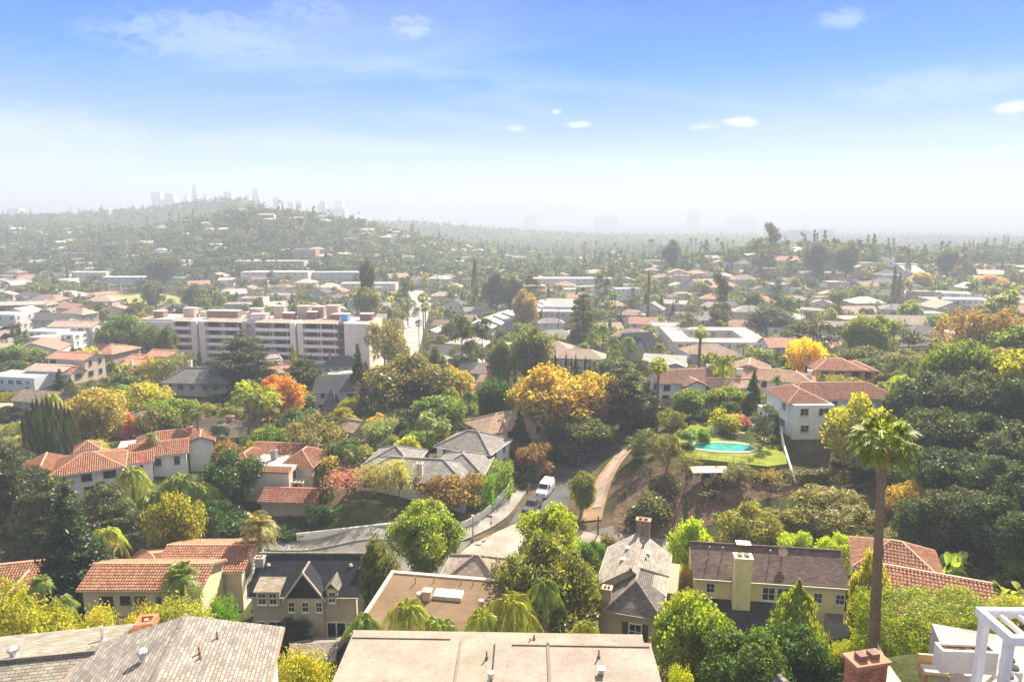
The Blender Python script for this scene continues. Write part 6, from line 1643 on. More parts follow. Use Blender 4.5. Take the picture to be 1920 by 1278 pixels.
# ------------------------------------------------------------ lamps, signs and poles
def lamp_post(px, ytop, yb, label):
    q = hit(px, yb, 80); top = WY(px, ytop, q.y); H = top.z - q.z; r = empty('street_lamp', q, 0, label, 'street lamp')
    MB().lathe([(.22, -.1), (.22, .5), (.12, .6), (.09, H - .5), (.14, H - .45), (0, H - .42)], n=10).build('post', 'stucco', r, (.42, .37, .31)); MB().lathe([(.08, H - .42), (.2, H - .25), (.22, H - .05), (.08, H), (0, H)], n=10).build('lamp_head', 'paint', r, (.72, .68, .6))
lamp_post(887, 965, 1014, 'short concrete lamp post with pale globe beside the curving white wall')
q = hit(921, 1003, 80); r = empty('street_sign', q, R(-20), 'thin sign post with a small pale red sign on the curving pavement', 'sign')
MB().tube([(0, 0, 0), (0, 0, 3.0)], .04, 6).build('post', 'metal', r, (.25, .24, .22)); MB().box((0, -.06, 2.0), (.42, .03, .55)).build('sign_plate', 'paint', r, (.72, .55, .55)); MB().box((-.25, -.05, 3.0), (.9, .03, .3)).build('name_plate', 'paint', r, (.08, .14, .22))
def pole(px, ytop, yb, label, arms=1, r_=.14, Y=None, color=(.16, .12, .09), name='utility_pole'):
    q = hit(px, yb, 80) if Y is None else gat(px, Y); top = WY(px, ytop, q.y); H = top.z - q.z; r = empty(name, q, 0, label, 'pole')
    MB().tube([(0, 0, -.5), (0, 0, H)], [r_, r_ * .75], 8).build('post', 'bark', r, color)
    for k in range(arms): MB().box((0, 0, H - .5 - k * .9), (2.4, .12, .14)).build('cross_arm', 'bark', r, color)
    PO.append((r, H)); return r, H
PO = []
pole(1121, 967, 1003, 'short bare wooden post on the orange dirt verge', 0, .15)
pole(1047, 577, 638, 'tall wooden utility pole in front of the white stepped apartments', 1, .2)
pole(1402, 566, 616, 'tall wooden utility pole beside the pale hip roofed apartment block', 1, .2)
pole(1382, 612, 660, 'slim pale mast on the huge white flat roofed block', 0, .12, color=(.55, .5, .45))
pole(291, 955, 1036, 'slim wooden pole behind the yellow green street tree', 1, .11)
pole(1293, 655, 700, 'thin pole among palms near the flat roofed annex', 0, .1)
pole(1668, 500, 600, 'tall thin pole among the far right houses', 1, .2)
pole(786, 575, 618, 'wooden pole on the kerb of the valley street', 1, .16)
pole(580 + 206, 600, 650, 'wooden pole under the tall street palms', 1, .16)
for (px, yt, yb, lab) in ((206, 532, 558, 'light mast at the near end of the field'), (229, 530, 556, 'light mast at the middle of the field')): pole(px, yt, yb, 'white ' + lab, 0, .25, color=(.7, .7, .72), name='light_mast')
q = hit(262, 905, 80); r = empty('flag_pole', q, 0, 'white flag pole with a red and white flag beside the rambling villa', 'flag pole')
MB().tube([(0, 0, 0), (0, 0, 5.2)], .05, 6).build('post', 'metal', r, (.75, .75, .75))
b = MB()
for k in range(6):
    x0, x1 = k * .25, (k + 1) * .25; f = lambda x: .1 * math.sin(x * 4)
    b.face([(x0, f(x0), 4.2 - x0 * .2), (x1, f(x1), 4.2 - x1 * .2), (x1, f(x1), 5.1 - x1 * .2), (x0, f(x0), 5.1 - x0 * .2)])
b.build('flag', 'fabric', r, (.55, .12, .12))

# ------------------------------------------------------------ overhead wires
def wire(a, b, sag, label, dz=(.6, .6)):
    (ra, ha), (rb, hb) = a, b; A = Vector(ra.location) + Vector((0, 0, ha - dz[0])); B = Vector(rb.location) + Vector((0, 0, hb - dz[1])); r = empty('overhead_wire', A, 0, label, 'wire')
    for off in (-.9, .9):
        d = (B - A).normalized(); n = Vector((-d.y, d.x, 0)) * off
        MB().tube([n + (B - A) * (k / 14) - Vector((0, 0, sag * 4 * (k / 14) * (1 - k / 14))) for k in range(15)], .035, 4).build('cable', 'rubber', r)
wire(PO[1], PO[2], 3.0, 'pair of thin overhead wires strung between the two tall wooden utility poles')
wire(PO[2], PO[6], 4.0, 'pair of thin overhead wires running right from the pole by the pale apartment block')
wire(PO[7], PO[8], 1.0, 'pair of thin overhead wires along the kerb of the valley street')
wire(PO[8], PO[1], 3.0, 'pair of thin overhead wires from the street palms to the first tall utility pole')

# ------------------------------------------------------------ far towers
def tower(label, x0, x1, ytop, Y, kind=0, base=None, color=(.86, .84, .81), dep=None, name='office_tower'):
    a, b_ = WY(x0, ytop, Y), WY(x1, ytop, Y); w = b_.x - a.x; c = (a + b_) / 2; z0 = ground(c.x, Y); H = c.z - z0; d = dep or w * .8
    r = empty(name, (c.x, Y, z0), 0, label, 'tower' if name == 'office_tower' else 'building'); m = MB()
    if kind == 0: m.box((0, 0, H / 2 - 2), (w, d, H + 4))
    elif kind == 1:
        for k, s in enumerate((1.0, .86, .7, .5)): z1 = H * (.55, .78, .92, 1.0)[k]; zz = H * (0, .55, .78, .92)[k]; m.lathe([(w * .56 * s, zz - (4 if k == 0 else 0)), (w * .56 * s, z1), (0, z1)], n=16)
    else:
        m.box((0, 0, H * .42), (w, d, H * .88)); m.box((w * .08, 0, H * .93), (w * .6, d * .7, H * .14))
    m.build('shaft', 'stucco', r, color)
    n = MB()
    for k in range(1, max(2, int(H / 9))):
        z = k * 9.0
        if z < H * .85 and kind != 1: n.box((0, -d / 2 - .15, z), (w * .92, .3, 3.5))
    if n.f: n.build('window_band', 'stucco', r, tuple(i * .8 for i in color)).__setitem__('kind', 'stuff')
TW = [('broad pale slab tower, leftmost of the close downtown pair', 286, 303, 360, 0), ('wide stepped tower beside the broad slab in the hazy skyline', 305, 331, 363, 2), ('squat rounded tower left of the tallest downtown tower', 342, 354, 366, 2),
      ('tallest downtown tower with rounded tapering crown', 358, 371, 347, 1), ('boxy tower above the hill crest trees', 421, 436, 360, 0), ('thin short tower right of the boxy crest tower', 460, 469, 368, 0), ('second tallest slim tower on the hazy skyline', 474, 486, 354, 0),
      ('small square tower between slim tower and paired blocks', 513, 524, 371, 0), ('left half of the low paired blocks in the skyline', 541, 551, 379, 0), ('right half of the low paired blocks in the skyline', 555, 567, 378, 0), ('narrow low tower right of the paired blocks', 580, 590, 390, 0),
      ('pale tower with lower shoulder near the skyline end', 597, 612, 377, 2), ('last tall tower at the right end of downtown', 629, 644, 377, 0), ('low block behind the last tall downtown towers', 612, 650, 391, 0), ('flat block alone above the left ridge', 19, 41, 391, 0), ('low slab rising behind the left ridge trees', 188, 208, 391, 0),
      ('faint slender tower far out over the plain', 1290, 1310, 393, 0), ('faint wide pair of blocks far out over the plain', 1115, 1157, 403, 2), ('faint low block over the misty middle plain', 984, 1006, 404, 0), ('faint long block right of the slender far tower', 1368, 1412, 404, 2)]
for (lab, x0, x1, yt, kd) in TW: tower(lab, x0, x1, yt, (2250 if x1 < 700 else 4300) + (x0 % 7) * 9, kd)
for (lab, x0, x1, yt, Y) in (('wide grey hospital block in haze under the tall crane mast', 1460, 1526, 431, 1950), ('tall grey block beside the wide hospital block in haze', 1529, 1561, 430, 1980), ('long low hazy warehouse behind the round oak', 1575, 1660, 441, 1900), ('hazy stepped factory block on the right plain', 1705, 1792, 440, 1850), ('long pale hall at the right edge of the plain', 1815, 1935, 441, 1800)):
    tower(lab, x0, x1, yt, Y, 2, name='industrial_building', color=(.42, .42, .43), dep=25)
q = gat(1506, 1960); top = WY(1508, 398, 1960); r = empty('radio_mast', (q.x, q.y, q.z), 0, 'thin leaning mast above the hazy hospital block', 'mast')
b = MB(); b.tube([(0, 0, 0), (3, 0, top.z - q.z)], [1.0, .4], 6); b.build('lattice', 'metal', r, (.5, .5, .5))
# ------------------------------------------------------------ trees and shrubs one can point to
P = plant_px
# --- gardens right below the camera
P('hedge_hi', 1722, 1128, 1265, 215, (.15, .19, .02), 'tall bushy yellow green hedge block between the tall palm trunk and the pergola', Y=44, dep=.55)
P('bush_hi', 1885, 1124, 1180, 115, 'yg', 'yellow green hedge top behind the pergola roof', Y=47)
P('big_leaf', 1300, 1128, 1300, 150, (.15, .19, .02), 'leafy bright green tree left of the conical shrub below the yellow house', Y=49)
P('big_leaf', 1395, 1195, 1310, 150, (.06, .095, .02), 'dark glossy leaved tree below the conical tree in front of the yellow house', Y=44)
P('cone', 1483, 1090, 1275, 128, (.17, .19, .025), 'broad conical yellow tinged tree in front of the yellow house', Y=52)
P('big_leaf', 1480, 1175, 1290, 130, 'deep', 'dark round tree at the foot of the broad conical tree', Y=47)
P('bush_hi', 1575, 1205, 1262, 70, 'yg', 'pale green shrub between the pink path and the palm trunk', Y=46)
P('broad', 1612, 1040, 1255, 58, 'yg', 'narrow sunlit lime hedge tree left of the tall palm trunk', Y=56)
P('bush_hi', 1275, 1250, 1300, 60, 'yg', 'small yellow green bush beside the corner of the broad flat roof', Y=36)
P('bush_hi', 1265, 1112, 1150, 34, 'yg', 'small shrub beside the side wall of the grey gable house', Y=62)
P('bush_hi', 575, 1226, 1310, 130, 'yg', 'rounded golden green bush between the two near roofs', Y=41)
P('bush_hi', 60, 1106, 1225, 190, 'yg', 'big sunlit yellow green bush in the lower left corner', Y=50)
P('bush_hi', 175, 1152, 1215, 120, (.24, .23, .02), 'sunlit yellow green bush under the yellow house windows', Y=51)
P('bush_hi', 340, 1138, 1200, 165, (.20, .22, .03), 'long leafy bush right of the yellow house windows', Y=54)
P('bush_hi', 262, 1150, 1205, 120, (.22, .2, .02), 'low sunlit bush behind the terracotta chimney cap', Y=52)
P('bush_hi', 428, 1120, 1180, 62, 'green', 'deep green bush at the corner between the yellow and the dark slate houses', Y=60)
P('bush_hi', 553, 1160, 1182, 62, 'dark', 'dark low shrub under the ground floor windows of the dark slate house', Y=69)
P('broad', 714, 1012, 1170, 72, (.085, .10, .035), 'tall dark narrow tree beside the dark slate house', Y=70)
P('queen', 770, 1105, 1230, 150, 'palmy', 'feathery palm crown hanging over the brown gravel roof', Y=52)
P('queen', 690, 1135, 1240, 120, 'palm', 'low feathery palm left of the palm over the gravel roof', Y=50)
P('queen', 830, 1145, 1240, 130, 'palm', 'feathery palm right of the palm over the gravel roof', Y=49)
P('queen', 960, 1090, 1260, 175, 'palmy', 'large drooping feather palm above the middle of the broad flat roof', Y=48)
P('queen', 1020, 1070, 1250, 110, 'palm', 'upright young palm frond cluster right of the drooping feather palm', Y=50)
P('queen', 905, 1130, 1250, 120, 'palmy', 'smaller feather palm left of the large drooping one', Y=47)
P('queen', 1095, 1150, 1240, 100, 'palmy', 'low feather palm right of the large drooping one', Y=46)
P('fine', 1015, 1008, 1195, 195, (.105, .115, .035), 'large round olive green tree behind the broad flat roof', Y=61)
P('big_leaf', 1030, 955, 1050, 112, 'lime', 'bright green leafy tree at the street junction', Y=84)
P('broad', 1110, 1014, 1062, 48, 'green', 'small dark green tree beside the roof of the grey gable house', Y=80)
P('big_leaf', 795, 950, 1085, 135, (.15, .20, .025), 'bright green clumpy street tree near the white wall', Y=84)
P('broad', 1288, 976, 1110, 78, 'lime', 'glowing lime green tree between the grey gable and yellow houses', Y=76)
P('bush_hi', 1283, 1060, 1125, 44, 'gold', 'yellowing shrub under the glowing lime tree', Y=71)
P('date', 355, 1050, 1180, 118, 'palm', 'feather palm in front of the yellow house roof', Y=60)
P('queen', 132, 1108, 1190, 90, 'palm', 'small palm left of the yellow house', Y=58)
P('date', 95, 1075, 1135, 60, 'palm', 'little palm in front of the jumbled terracotta roofs', Y=63)
P('banana', 60, 1085, 1140, 60, 'green', 'broad leaved plants before the jumbled terracotta roofs', Y=62)
P('fan', 1637, 792, 1243, 126, (.125, .15, .03), 'very tall fan palm with a long bare trunk standing before the hillside', Y=34, trunk_color=(.25, .18, .12), kw_tilt=-.052)
P('banana', 1768, 972, 1085, 110, (.14, .20, .05), 'giant bird of paradise clump behind the terracotta house', Y=68)
P('banana', 1835, 1045, 1120, 85, 'green', 'broad leaved plants right of the giant bird of paradise', Y=62)
P('banana', 1895, 1055, 1130, 90, 'yg', 'broad leaved plants at the right edge above the pergola', Y=60)
P('broad', 1915, 1040, 1140, 80, 'green', 'leafy tree at the right edge behind the broad leaved plants', Y=66)
# --- along the street, left part
P('spruce', 148, 915, 1112, 160, 'conif', 'massive dark conifer standing in front of the jumbled terracotta roofs', Y=75)
P('cedar', 10, 828, 1012, 150, (.045, .055, .025), 'dark spreading cedar at the left edge', Y=97)
P('cedar', 100, 885, 1010, 150, (.075, .08, .035), 'wide layered cedar in front of the white villa with the square tower', Y=92)
P('cedar', 205, 905, 1012, 120, (.06, .07, .03), 'smaller layered cedar right of the massive dark conifer', Y=90)
P('queen', 212, 975, 1050, 95, 'palmy', 'low feather palm beside the pale bend of the driveway', Y=84)
P('queen', 290, 905, 1030, 120, 'palm', 'feather palm in front of the rambling villa', Y=96)
P('queen', 345, 872, 1012, 125, 'palm', 'tallest feather palm of the grove below the rambling villa', Y=98)
P('queen', 255, 860, 1005, 105, 'palmy', 'feather palm behind the flag pole', Y=100)
P('queen', 385, 890, 1015, 105, 'palmy', 'feather palm nearest the cream villa', Y=99)
P('queen', 320, 925, 1028, 100, 'palmy', 'low feather palm in the front of the grove', Y=93)
P('queen', 240, 925, 1022, 85, 'palm', 'low feather palm left of the slim wooden pole', Y=93)
P('broad', 335, 925, 1050, 95, (.21, .215, .03), 'yellow green street tree right of the slim wooden pole', Y=86)
P('broad', 400, 940, 1020, 70, 'deep', 'dark tree between the yellow green street tree and the date palm', Y=93)
P('date', 492, 955, 1060, 112, (.21, .20, .075), 'pale crowned date palm on the pavement above the dark slate roof', Y=83)
P('broad', 440, 850, 960, 100, 'deep', 'dark leafy tree left of the cream villa', Y=104)
P('fan', 418, 905, 985, 45, 'sage', 'small grey fan palm left of the cream villa', Y=101)
P('bush', 420, 960, 1015, 110, 'deep', 'dark shrub bank under the cream villa', Y=97)
P('bush', 540, 985, 1018, 90, 'dark', 'dark shrubs between the carport and the white wall', Y=97)
P('bare', 655, 878, 990, 105, 'pink', 'thin tree with scattered pink blossom left of the wispy olives', Y=101)
P('wispy', 700, 868, 950, 75, (.24, .21, .10), 'pale wispy olive tree left of the front chimneys', Y=102.5)
P('wispy', 748, 862, 950, 78, (.24, .21, .10), 'pale wispy olive tree right of the front chimneys', Y=102.5)
P('loose', 845, 890, 990, 130, 'rust', 'rusty brown leaved tree behind the curving white wall', Y=101)
P('bush', 600, 950, 1000, 60, 'deep', 'dark shrub at the left end of the sloping lawn', Y=99)
P('cypress', 612, 872, 975, 34, (.05, .07, .03), 'dark narrow cypress between the cream villa and the pink blossom tree', Y=104)
P('bush', 620, 855, 905, 60, 'gold', 'golden shrub behind the dark narrow cypress', Y=112)
P('hedge', 905, 895, 962, 42, 'green', 'tall clipped hedge block nearest the curving white wall', Y=105, dep=.8)
P('hedge', 935, 872, 935, 48, (.13, .19, .03), 'tall clipped hedge block behind the first beside the white van', Y=111, dep=1.1)
P('bush', 885, 872, 905, 45, 'yg', 'yellow green shrub beside the corner of the white two storey house', Y=112)
P('bush', 965, 885, 915, 40, 'deep', 'low dark shrub at the top end of the curving wall', Y=116)
P('loose', 1005, 830, 895, 78, (.13, .08, .04), 'reddish brown small tree in front of the peach house', Y=121)
P('spruce', 975, 762, 850, 50, (.04, .05, .03), 'slender dark conifer against the peach house wall', Y=126)
P('broad', 1090, 885, 965, 48, 'olive', 'small olive tree on the verge opposite the white van', Y=101)
# --- between the two street levels, middle
P('broad', 1035, 688, 850, 150, (.28, .215, .05), 'big golden orange sycamore in the middle of the view', Y=138)
P('broad', 1100, 700, 850, 90, 'gold', 'right golden crown joined to the big golden orange sycamore', Y=141)
P('broad', 985, 708, 820, 75, (.22, .21, .04), 'yellow green sycamore at the left flank of the big golden one', Y=143)
P('fine', 1080, 775, 868, 125, (.06, .075, .03), 'dense dark round street tree under the golden sycamore', Y=131)
P('cedar', 1165, 685, 835, 125, (.05, .06, .035), 'broad dark cedar right of the golden sycamore', Y=142)
P('broad', 1195, 740, 830, 90, (.055, .065, .03), 'dark tree at the right foot of the broad dark cedar', Y=140)
P('broad', 1222, 700, 780, 46, 'lime', 'bright lime tree peeping out right of the broad dark cedar', Y=150)
P('pine', 1205, 805, 865, 70, (.06, .08, .03), 'twisted dark pine at the top of the brown bank', Y=113)
P('loose', 1250, 815, 900, 62, (.12, .125, .06), 'open grey green tree at the left end of the pool terrace', Y=107)
P('bare', 1288, 845, 915, 60, (.12, .12, .06), 'open branched tree on the bank below the pool', Y=103)
P('loose', 1385, 872, 935, 70, (.13, .13, .06), 'loose grey green tree in front of the pool railing', Y=101)
P('bare', 1445, 880, 935, 60, (.20, .16, .06), 'yellowish thin tree on the bank below the pool lawn', Y=100)
P('pine', 1432, 760, 815, 52, (.06, .09, .03), 'small umbrella shaped pine beside the loungers', Y=115)
P('cypress', 1455, 775, 808, 14, 'conif', 'clipped dark column bush by the arch of the big white villa', Y=117)
P('broad', 770, 670, 800, 165, (.105, .095, .035), 'huge bronze green oak in front of the apartment block end', Y=158)
P('broad', 725, 730, 815, 110, (.06, .07, .025), 'dark lower crown under the huge bronze green oak', Y=150)
P('broad', 822, 745, 850, 100, (.12, .17, .03), 'bright green round tree below the huge oak', Y=140)
P('broad', 760, 770, 850, 110, (.05, .06, .02), 'shaded dark tree left of the bright green round tree', Y=142)
P('broad', 700, 780, 830, 50, 'lime', 'small light green tree left of the shaded dark tree', Y=143)
P('broad', 850, 690, 770, 75, (.30, .24, .03), 'yellow leaved tree right of the huge oak', Y=165)
P('broad', 670, 745, 800, 65, 'yg', 'yellow green tree in front of the spruce', Y=152)
P('queen', 845, 715, 800, 70, 'palmy', 'drooping feather palm right of the huge oak', Y=150)
P('queen', 880, 725, 800, 60, 'palm', 'drooping feather palm with its crown beside the dark conical tree', Y=147)
P('broad', 925, 710, 790, 60, 'deep', 'dark tree between the feather palms and the sycamore', Y=146)
P('bush', 880, 800, 845, 45, 'olive', 'olive shrub at the left wall of the peach house', Y=133)
P('loose', 590, 780, 880, 115, (.135, .13, .07), 'grey olive tree behind the terracotta roofs of the cream villa', Y=122)
P('broad', 512, 800, 875, 70, (.12, .18, .025), 'bright green tree left of the grey olive tree', Y=124)
P('broad', 430, 828, 900, 62, 'rust', 'rust topped green tree left of the cream villa', Y=116)
P('broad', 470, 830, 890, 45, 'yg', 'light green tree between the rust topped tree and the bright green one', Y=118)
P('broad', 640, 765, 840, 60, (.17, .16, .04), 'leafy tree in front of the mansard house', Y=135)
P('broad', 535, 708, 808, 78, 'orange', 'flaming red and orange autumn tree beside the street palms', Y=150)
P('broad', 516, 706, 790, 46, 'red', 'red crown at the left side of the flaming autumn tree', Y=152)
P('fan', 470, 722, 845, 62, 'palmy', 'fan palm with slim trunk left of the flaming autumn tree', Y=138)
P('fan', 505, 735, 835, 60, 'palmy', 'fan palm in front of the flaming autumn tree', Y=139)
P('cedar', 458, 628, 770, 132, (.05, .06, .03), 'big spreading cedar in front of the middle of the apartment block', Y=176)
P('cedar', 572, 668, 785, 105, (.05, .055, .03), 'second spreading cedar right of the first before the apartment block', Y=170)
P('cypress', 555, 645, 720, 18, 'yg', 'bright yellow green narrow tree top behind the second cedar', Y=180)
P('spruce', 675, 648, 770, 52, (.045, .055, .03), 'slim layered spruce before the blank end wall of the apartment block', Y=165)
P('fan', 376, 768, 845, 30, (.10, .11, .05), 'lone bushy headed palm with bare trunk by the small pool', Y=128)
P('date', 290, 808, 862, 40, 'palm', 'round headed palm on the roof deck of the rambling villa', Y=118)
P('pine', 415, 792, 855, 60, 'conif', 'dark twisted juniper in front of the pale yellow bungalow', Y=126)
P('broad', 185, 730, 850, 105, (.25, .21, .06), 'golden brown sycamore right of the cypress row', Y=132)
P('broad', 160, 745, 840, 70, (.30, .24, .05), 'yellowing tree just behind the cypress row', Y=138)
P('broad', 272, 718, 790, 95, (.26, .25, .03), 'light yellow green tree right of the golden brown sycamore', Y=150)
P('broad', 330, 748, 815, 80, (.14, .19, .025), 'bright green tree above the small pool', Y=142)
P('broad', 300, 765, 820, 80, (.12, .12, .04), 'olive green tree left of the bright green one above the small pool', Y=138)
P('queen', 105, 728, 800, 60, 'palmy', 'bright fan of palm leaves above the cypress row', Y=140)
P('bush', 245, 770, 805, 30, 'pink', 'pink bougainvillea shrub on the small grey gabled house', Y=137)
for k, (px, yt, yb) in enumerate(((56, 775, 870), (66, 760, 872), (76, 752, 875), (85, 745, 878), (94, 748, 878), (103, 742, 878), (111, 750, 876), (119, 752, 876), (127, 755, 874), (134, 762, 872), (141, 765, 868), (149, 780, 865), (72, 790, 878), (98, 780, 880), (122, 785, 878))):
    P('cypress', px, yt, yb, 15, (.05, .065, .028), 'slender dark cypress column in the tight row on the left', 'row of dark cypress columns', Y=118 + (k % 3))
P('hedge', 20, 738, 762, 75, (.13, .14, .03), 'clipped hedge below the white flat topped house', Y=165, dep=.3)
P('broad', 25, 762, 815, 75, 'dark', 'dark trees mass under the clipped hedge at the left edge', Y=150)
P('hedge', 328, 672, 722, 35, (.14, .15, .04), 'tall clipped hedge right of the pink roofed villa', Y=182, dep=2.5)
P('loose', 250, 690, 745, 45, (.17, .11, .06), 'brownish tree before the pink roofed villa', Y=178)
P('loose', 285, 668, 740, 45, (.26, .2, .04), 'golden thin tree before the pink roofed villa', Y=181)
P('broad', 295, 612, 690, 42, (.07, .09, .03), 'round dark green tree against the left end of the apartment block', Y=225)
P('broad', 322, 612, 690, 34, (.07, .09, .03), 'second round green tree against the left end of the apartment block', Y=224)
P('broad', 245, 590, 670, 70, (.09, .12, .035), 'large green tree left of the apartment block', Y=238)
P('broad', 215, 610, 680, 60, (.07, .09, .03), 'dark green tree beside the large green tree left of the apartment block', Y=232)
P('loose', 720, 600, 690, 75, (.15, .14, .06), 'tall pale trunked eucalyptus at the right end of the apartment block', Y=232)
P('loose', 745, 620, 680, 45, (.15, .15, .06), 'second eucalyptus nearer the valley street', Y=240)
# --- right garden group
P('broad', 1298, 732, 800, 72, (.11, .15, .02), 'round clipped tree left of the pair above the pool', Y=134)
P('broad', 1364, 726, 798, 70, (.11, .15, .02), 'round clipped tree right of the pair above the pool', Y=134)
P('hedge', 1420, 738, 785, 62, (.10, .13, .03), 'clipped hedge in front of the white villa with several wings', Y=136, dep=.5)
P('bush', 1358, 768, 808, 62, (.20, .21, .03), 'bougainvillea mound with pink tips behind the pool', Y=122)
P('bush', 1290, 806, 826, 45, 'green', 'clipped low green bushes left of the pool', Y=119)
P('bush', 1385, 778, 800, 40, 'pink', 'pink flowering shrub beside the bougainvillea mound', Y=124)
P('loose', 1260, 770, 830, 60, 'olive', 'thin olive tree beside the small garage', Y=125)
P('fan', 1230, 675, 830, 42, 'palmy', 'slim fan palm at the left corner of the white gabled villa', Y=128)
P('queen', 1353, 655, 775, 78, 'palmy', 'coconut like feather palm behind the clipped trees', Y=148)
P('broad', 1505, 636, 735, 68, 'yellow', 'brilliant yellow autumn tree behind the white villas', Y=165)
P('broad', 1600, 745, 850, 105, (.26, .25, .035), 'yellow leaved tree in front of the big white villa', Y=104)
P('broad', 1640, 790, 860, 70, (.17, .17, .05), 'olive tree behind the tall fan palm crown', Y=103)
P('pine', 1520, 598, 720, 105, (.045, .05, .035), 'large dark pine behind the brilliant yellow tree', Y=200)
P('broad', 1640, 592, 690, 75, (.15, .17, .04), 'tall light green tree right of the large dark pine', Y=200)
P('broad', 1598, 600, 690, 55, (.15, .17, .04), 'light green tree between the dark pine and the tall light green tree', Y=205)
P('pine', 1700, 618, 700, 75, (.05, .055, .035), 'dark flat topped pine before the long pale roof', Y=190)
P('broad', 1620, 650, 725, 85, (.08, .085, .04), 'dark olive tree behind the ochre house', Y=180)
P('fine', 1690, 655, 735, 90, (.14, .14, .075), 'grey olive round tree on the hill shoulder', Y=160)
P('fine', 1640, 695, 745, 45, (.14, .14, .06), 'small olive bush tree beside the ochre house', Y=158)
P('broad', 1690, 705, 770, 50, 'lime', 'light green tree right of the big white villa', Y=130)
P('loose', 1800, 578, 680, 95, (.18, .125, .065), 'brown autumn plane tree left of the two on the right hill', Y=175)
P('loose', 1880, 580, 690, 100, (.175, .12, .06), 'brown autumn plane tree right of the two on the right hill', Y=172)
P('loose', 1845, 600, 690, 70, (.17, .125, .065), 'brown leaved tree between the autumn plane trees', Y=178)
P('fan', 1853, 560, 660, 36, 'palm', 'left one of twin fan palms over the autumn trees', Y=200)
P('fan', 1880, 546, 655, 40, 'palm', 'right one of twin fan palms over the autumn trees', Y=200)
P('broad', 1800, 640, 760, 110, (.10, .14, .025), 'green crowned tree on top of the wooded right bank', Y=122)
P('broad', 1755, 655, 760, 65, (.09, .12, .025), 'green tree at the left shoulder of the wooded bank top', Y=126)
P('date', 1895, 645, 740, 110, (.19, .20, .07), 'pale feather palm at the right edge of the wooded bank top', Y=120)
P('broad', 1895, 665, 760, 90, 'yg', 'sunlit yellow green tree below the pale feather palm', Y=114)
hill = [(1740, 720, 830, 105), (1815, 720, 840, 110), (1890, 735, 850, 110), (1750, 790, 900, 100), (1830, 800, 910, 110), (1905, 820, 930, 110), (1770, 870, 970, 100), (1850, 880, 980, 105), (1915, 900, 1010, 100), (1790, 940, 1040, 100), (1870, 960, 1060, 110), (1730, 960, 1040, 80), (1915, 990, 1080, 80), (1700, 745, 815, 70)]
hl = ['top row of the dark wooded bank, beside the villa', 'top row of the dark wooded bank, under the green crown', 'top row of the dark wooded bank, at the right edge', 'second row of the wooded bank, above the garden stair', 'second row of the wooded bank, in its middle', 'second row of the wooded bank, at the right edge',
      'third row of the wooded bank, beside the fan palm crown', 'third row of the wooded bank, in its middle', 'third row of the wooded bank, at the right edge', 'lowest row of the wooded bank, above the bird of paradise', 'lowest row of the wooded bank, right of the bird of paradise', 'lowest row of the wooded bank, beside the palm trunk', 'foot of the wooded bank, at the right edge', 'top of the bank beside the villa end wall']
for k, (px, yt, yb, w) in enumerate(hill):
    P(('broad', 'fine', 'fine')[k % 3], px, yt - 22, yb, w * 1.22, ((.035, .055, .03), (.055, .065, .045), (.03, .05, .03), (.045, .065, .035))[k % 4], 'dark evergreen in the ' + hl[k] if 'row' in hl[k][:12] else 'dark evergreen at the ' + hl[k])
for (px, py, w, c, lab) in ((1450, 835, 26, 'green', 'small green shrub at the villa end of the pool lawn'), (1462, 850, 24, 'yg', 'yellow green shrub by the stepping white wall'), (1290, 845, 30, 'deep', 'dark shrub at the left end of the pool'), (1318, 818, 26, 'green', 'low green shrub behind the left end of the pool'), (1405, 872, 28, 'olive', 'olive shrub at the railing below the pool')):
    P('bush', px, py - w * .6, py, w, c, lab, Y=115.5 if py < 840 else 112 if py < 860 else 107)
# --- brown bank below the pool
P('fine', 1395, 945, 1035, 120, (.155, .15, .045), 'large pale olive bush tree above the left roof end of the yellow house', Y=84)
P('fine', 1470, 958, 1040, 95, (.15, .14, .05), 'olive bush tree in the middle of the three above the yellow house', Y=85)
P('fine', 1560, 925, 1040, 145, (.15, .145, .07), 'grey olive tree, biggest of the three above the yellow house', Y=86)
P('big_leaf', 1490, 1000, 1050, 75, (.22, .28, .03), 'light green feathery sumac behind the ridge of the yellow house', Y=77)
P('big_leaf', 1560, 1005, 1055, 75, (.22, .28, .03), 'light green feathery sumac near the right ridge end of the yellow house', Y=76)
P('bush', 1218, 925, 985, 80, (.06, .075, .03), 'round dark shrub low on the brown bank', Y=96)
P('bush', 1245, 890, 940, 70, (.10, .085, .04), 'brownish shrub on the upper brown bank', Y=103)
P('hedge', 1480, 884, 914, 130, (.085, .08, .03), 'long overgrown hedge below the big white villa, pool side', Y=103, dep=.2)
P('hedge', 1565, 884, 914, 120, (.08, .07, .03), 'long overgrown hedge below the big white villa, palm side', Y=103, dep=.2)
P('cypress', 1285, 935, 985, 9, 'conif', 'thin dark cypress on the brown bank', Y=95)
P('cypress', 1306, 935, 985, 8, 'conif', 'thinner cypress right of the thin dark one on the brown bank', Y=95)
P('loose', 1700, 905, 985, 90, (.22, .15, .04), 'yellow tipped thin trees right of the tall palm trunk', Y=88)
P('fine', 1690, 1000, 1050, 70, (.13, .13, .06), 'grey shrub tree left of the bird of paradise', Y=80)
P('bush', 1140, 1000, 1030, 36, (.12, .1, .05), 'dry shrub beside the street bend', Y=90)
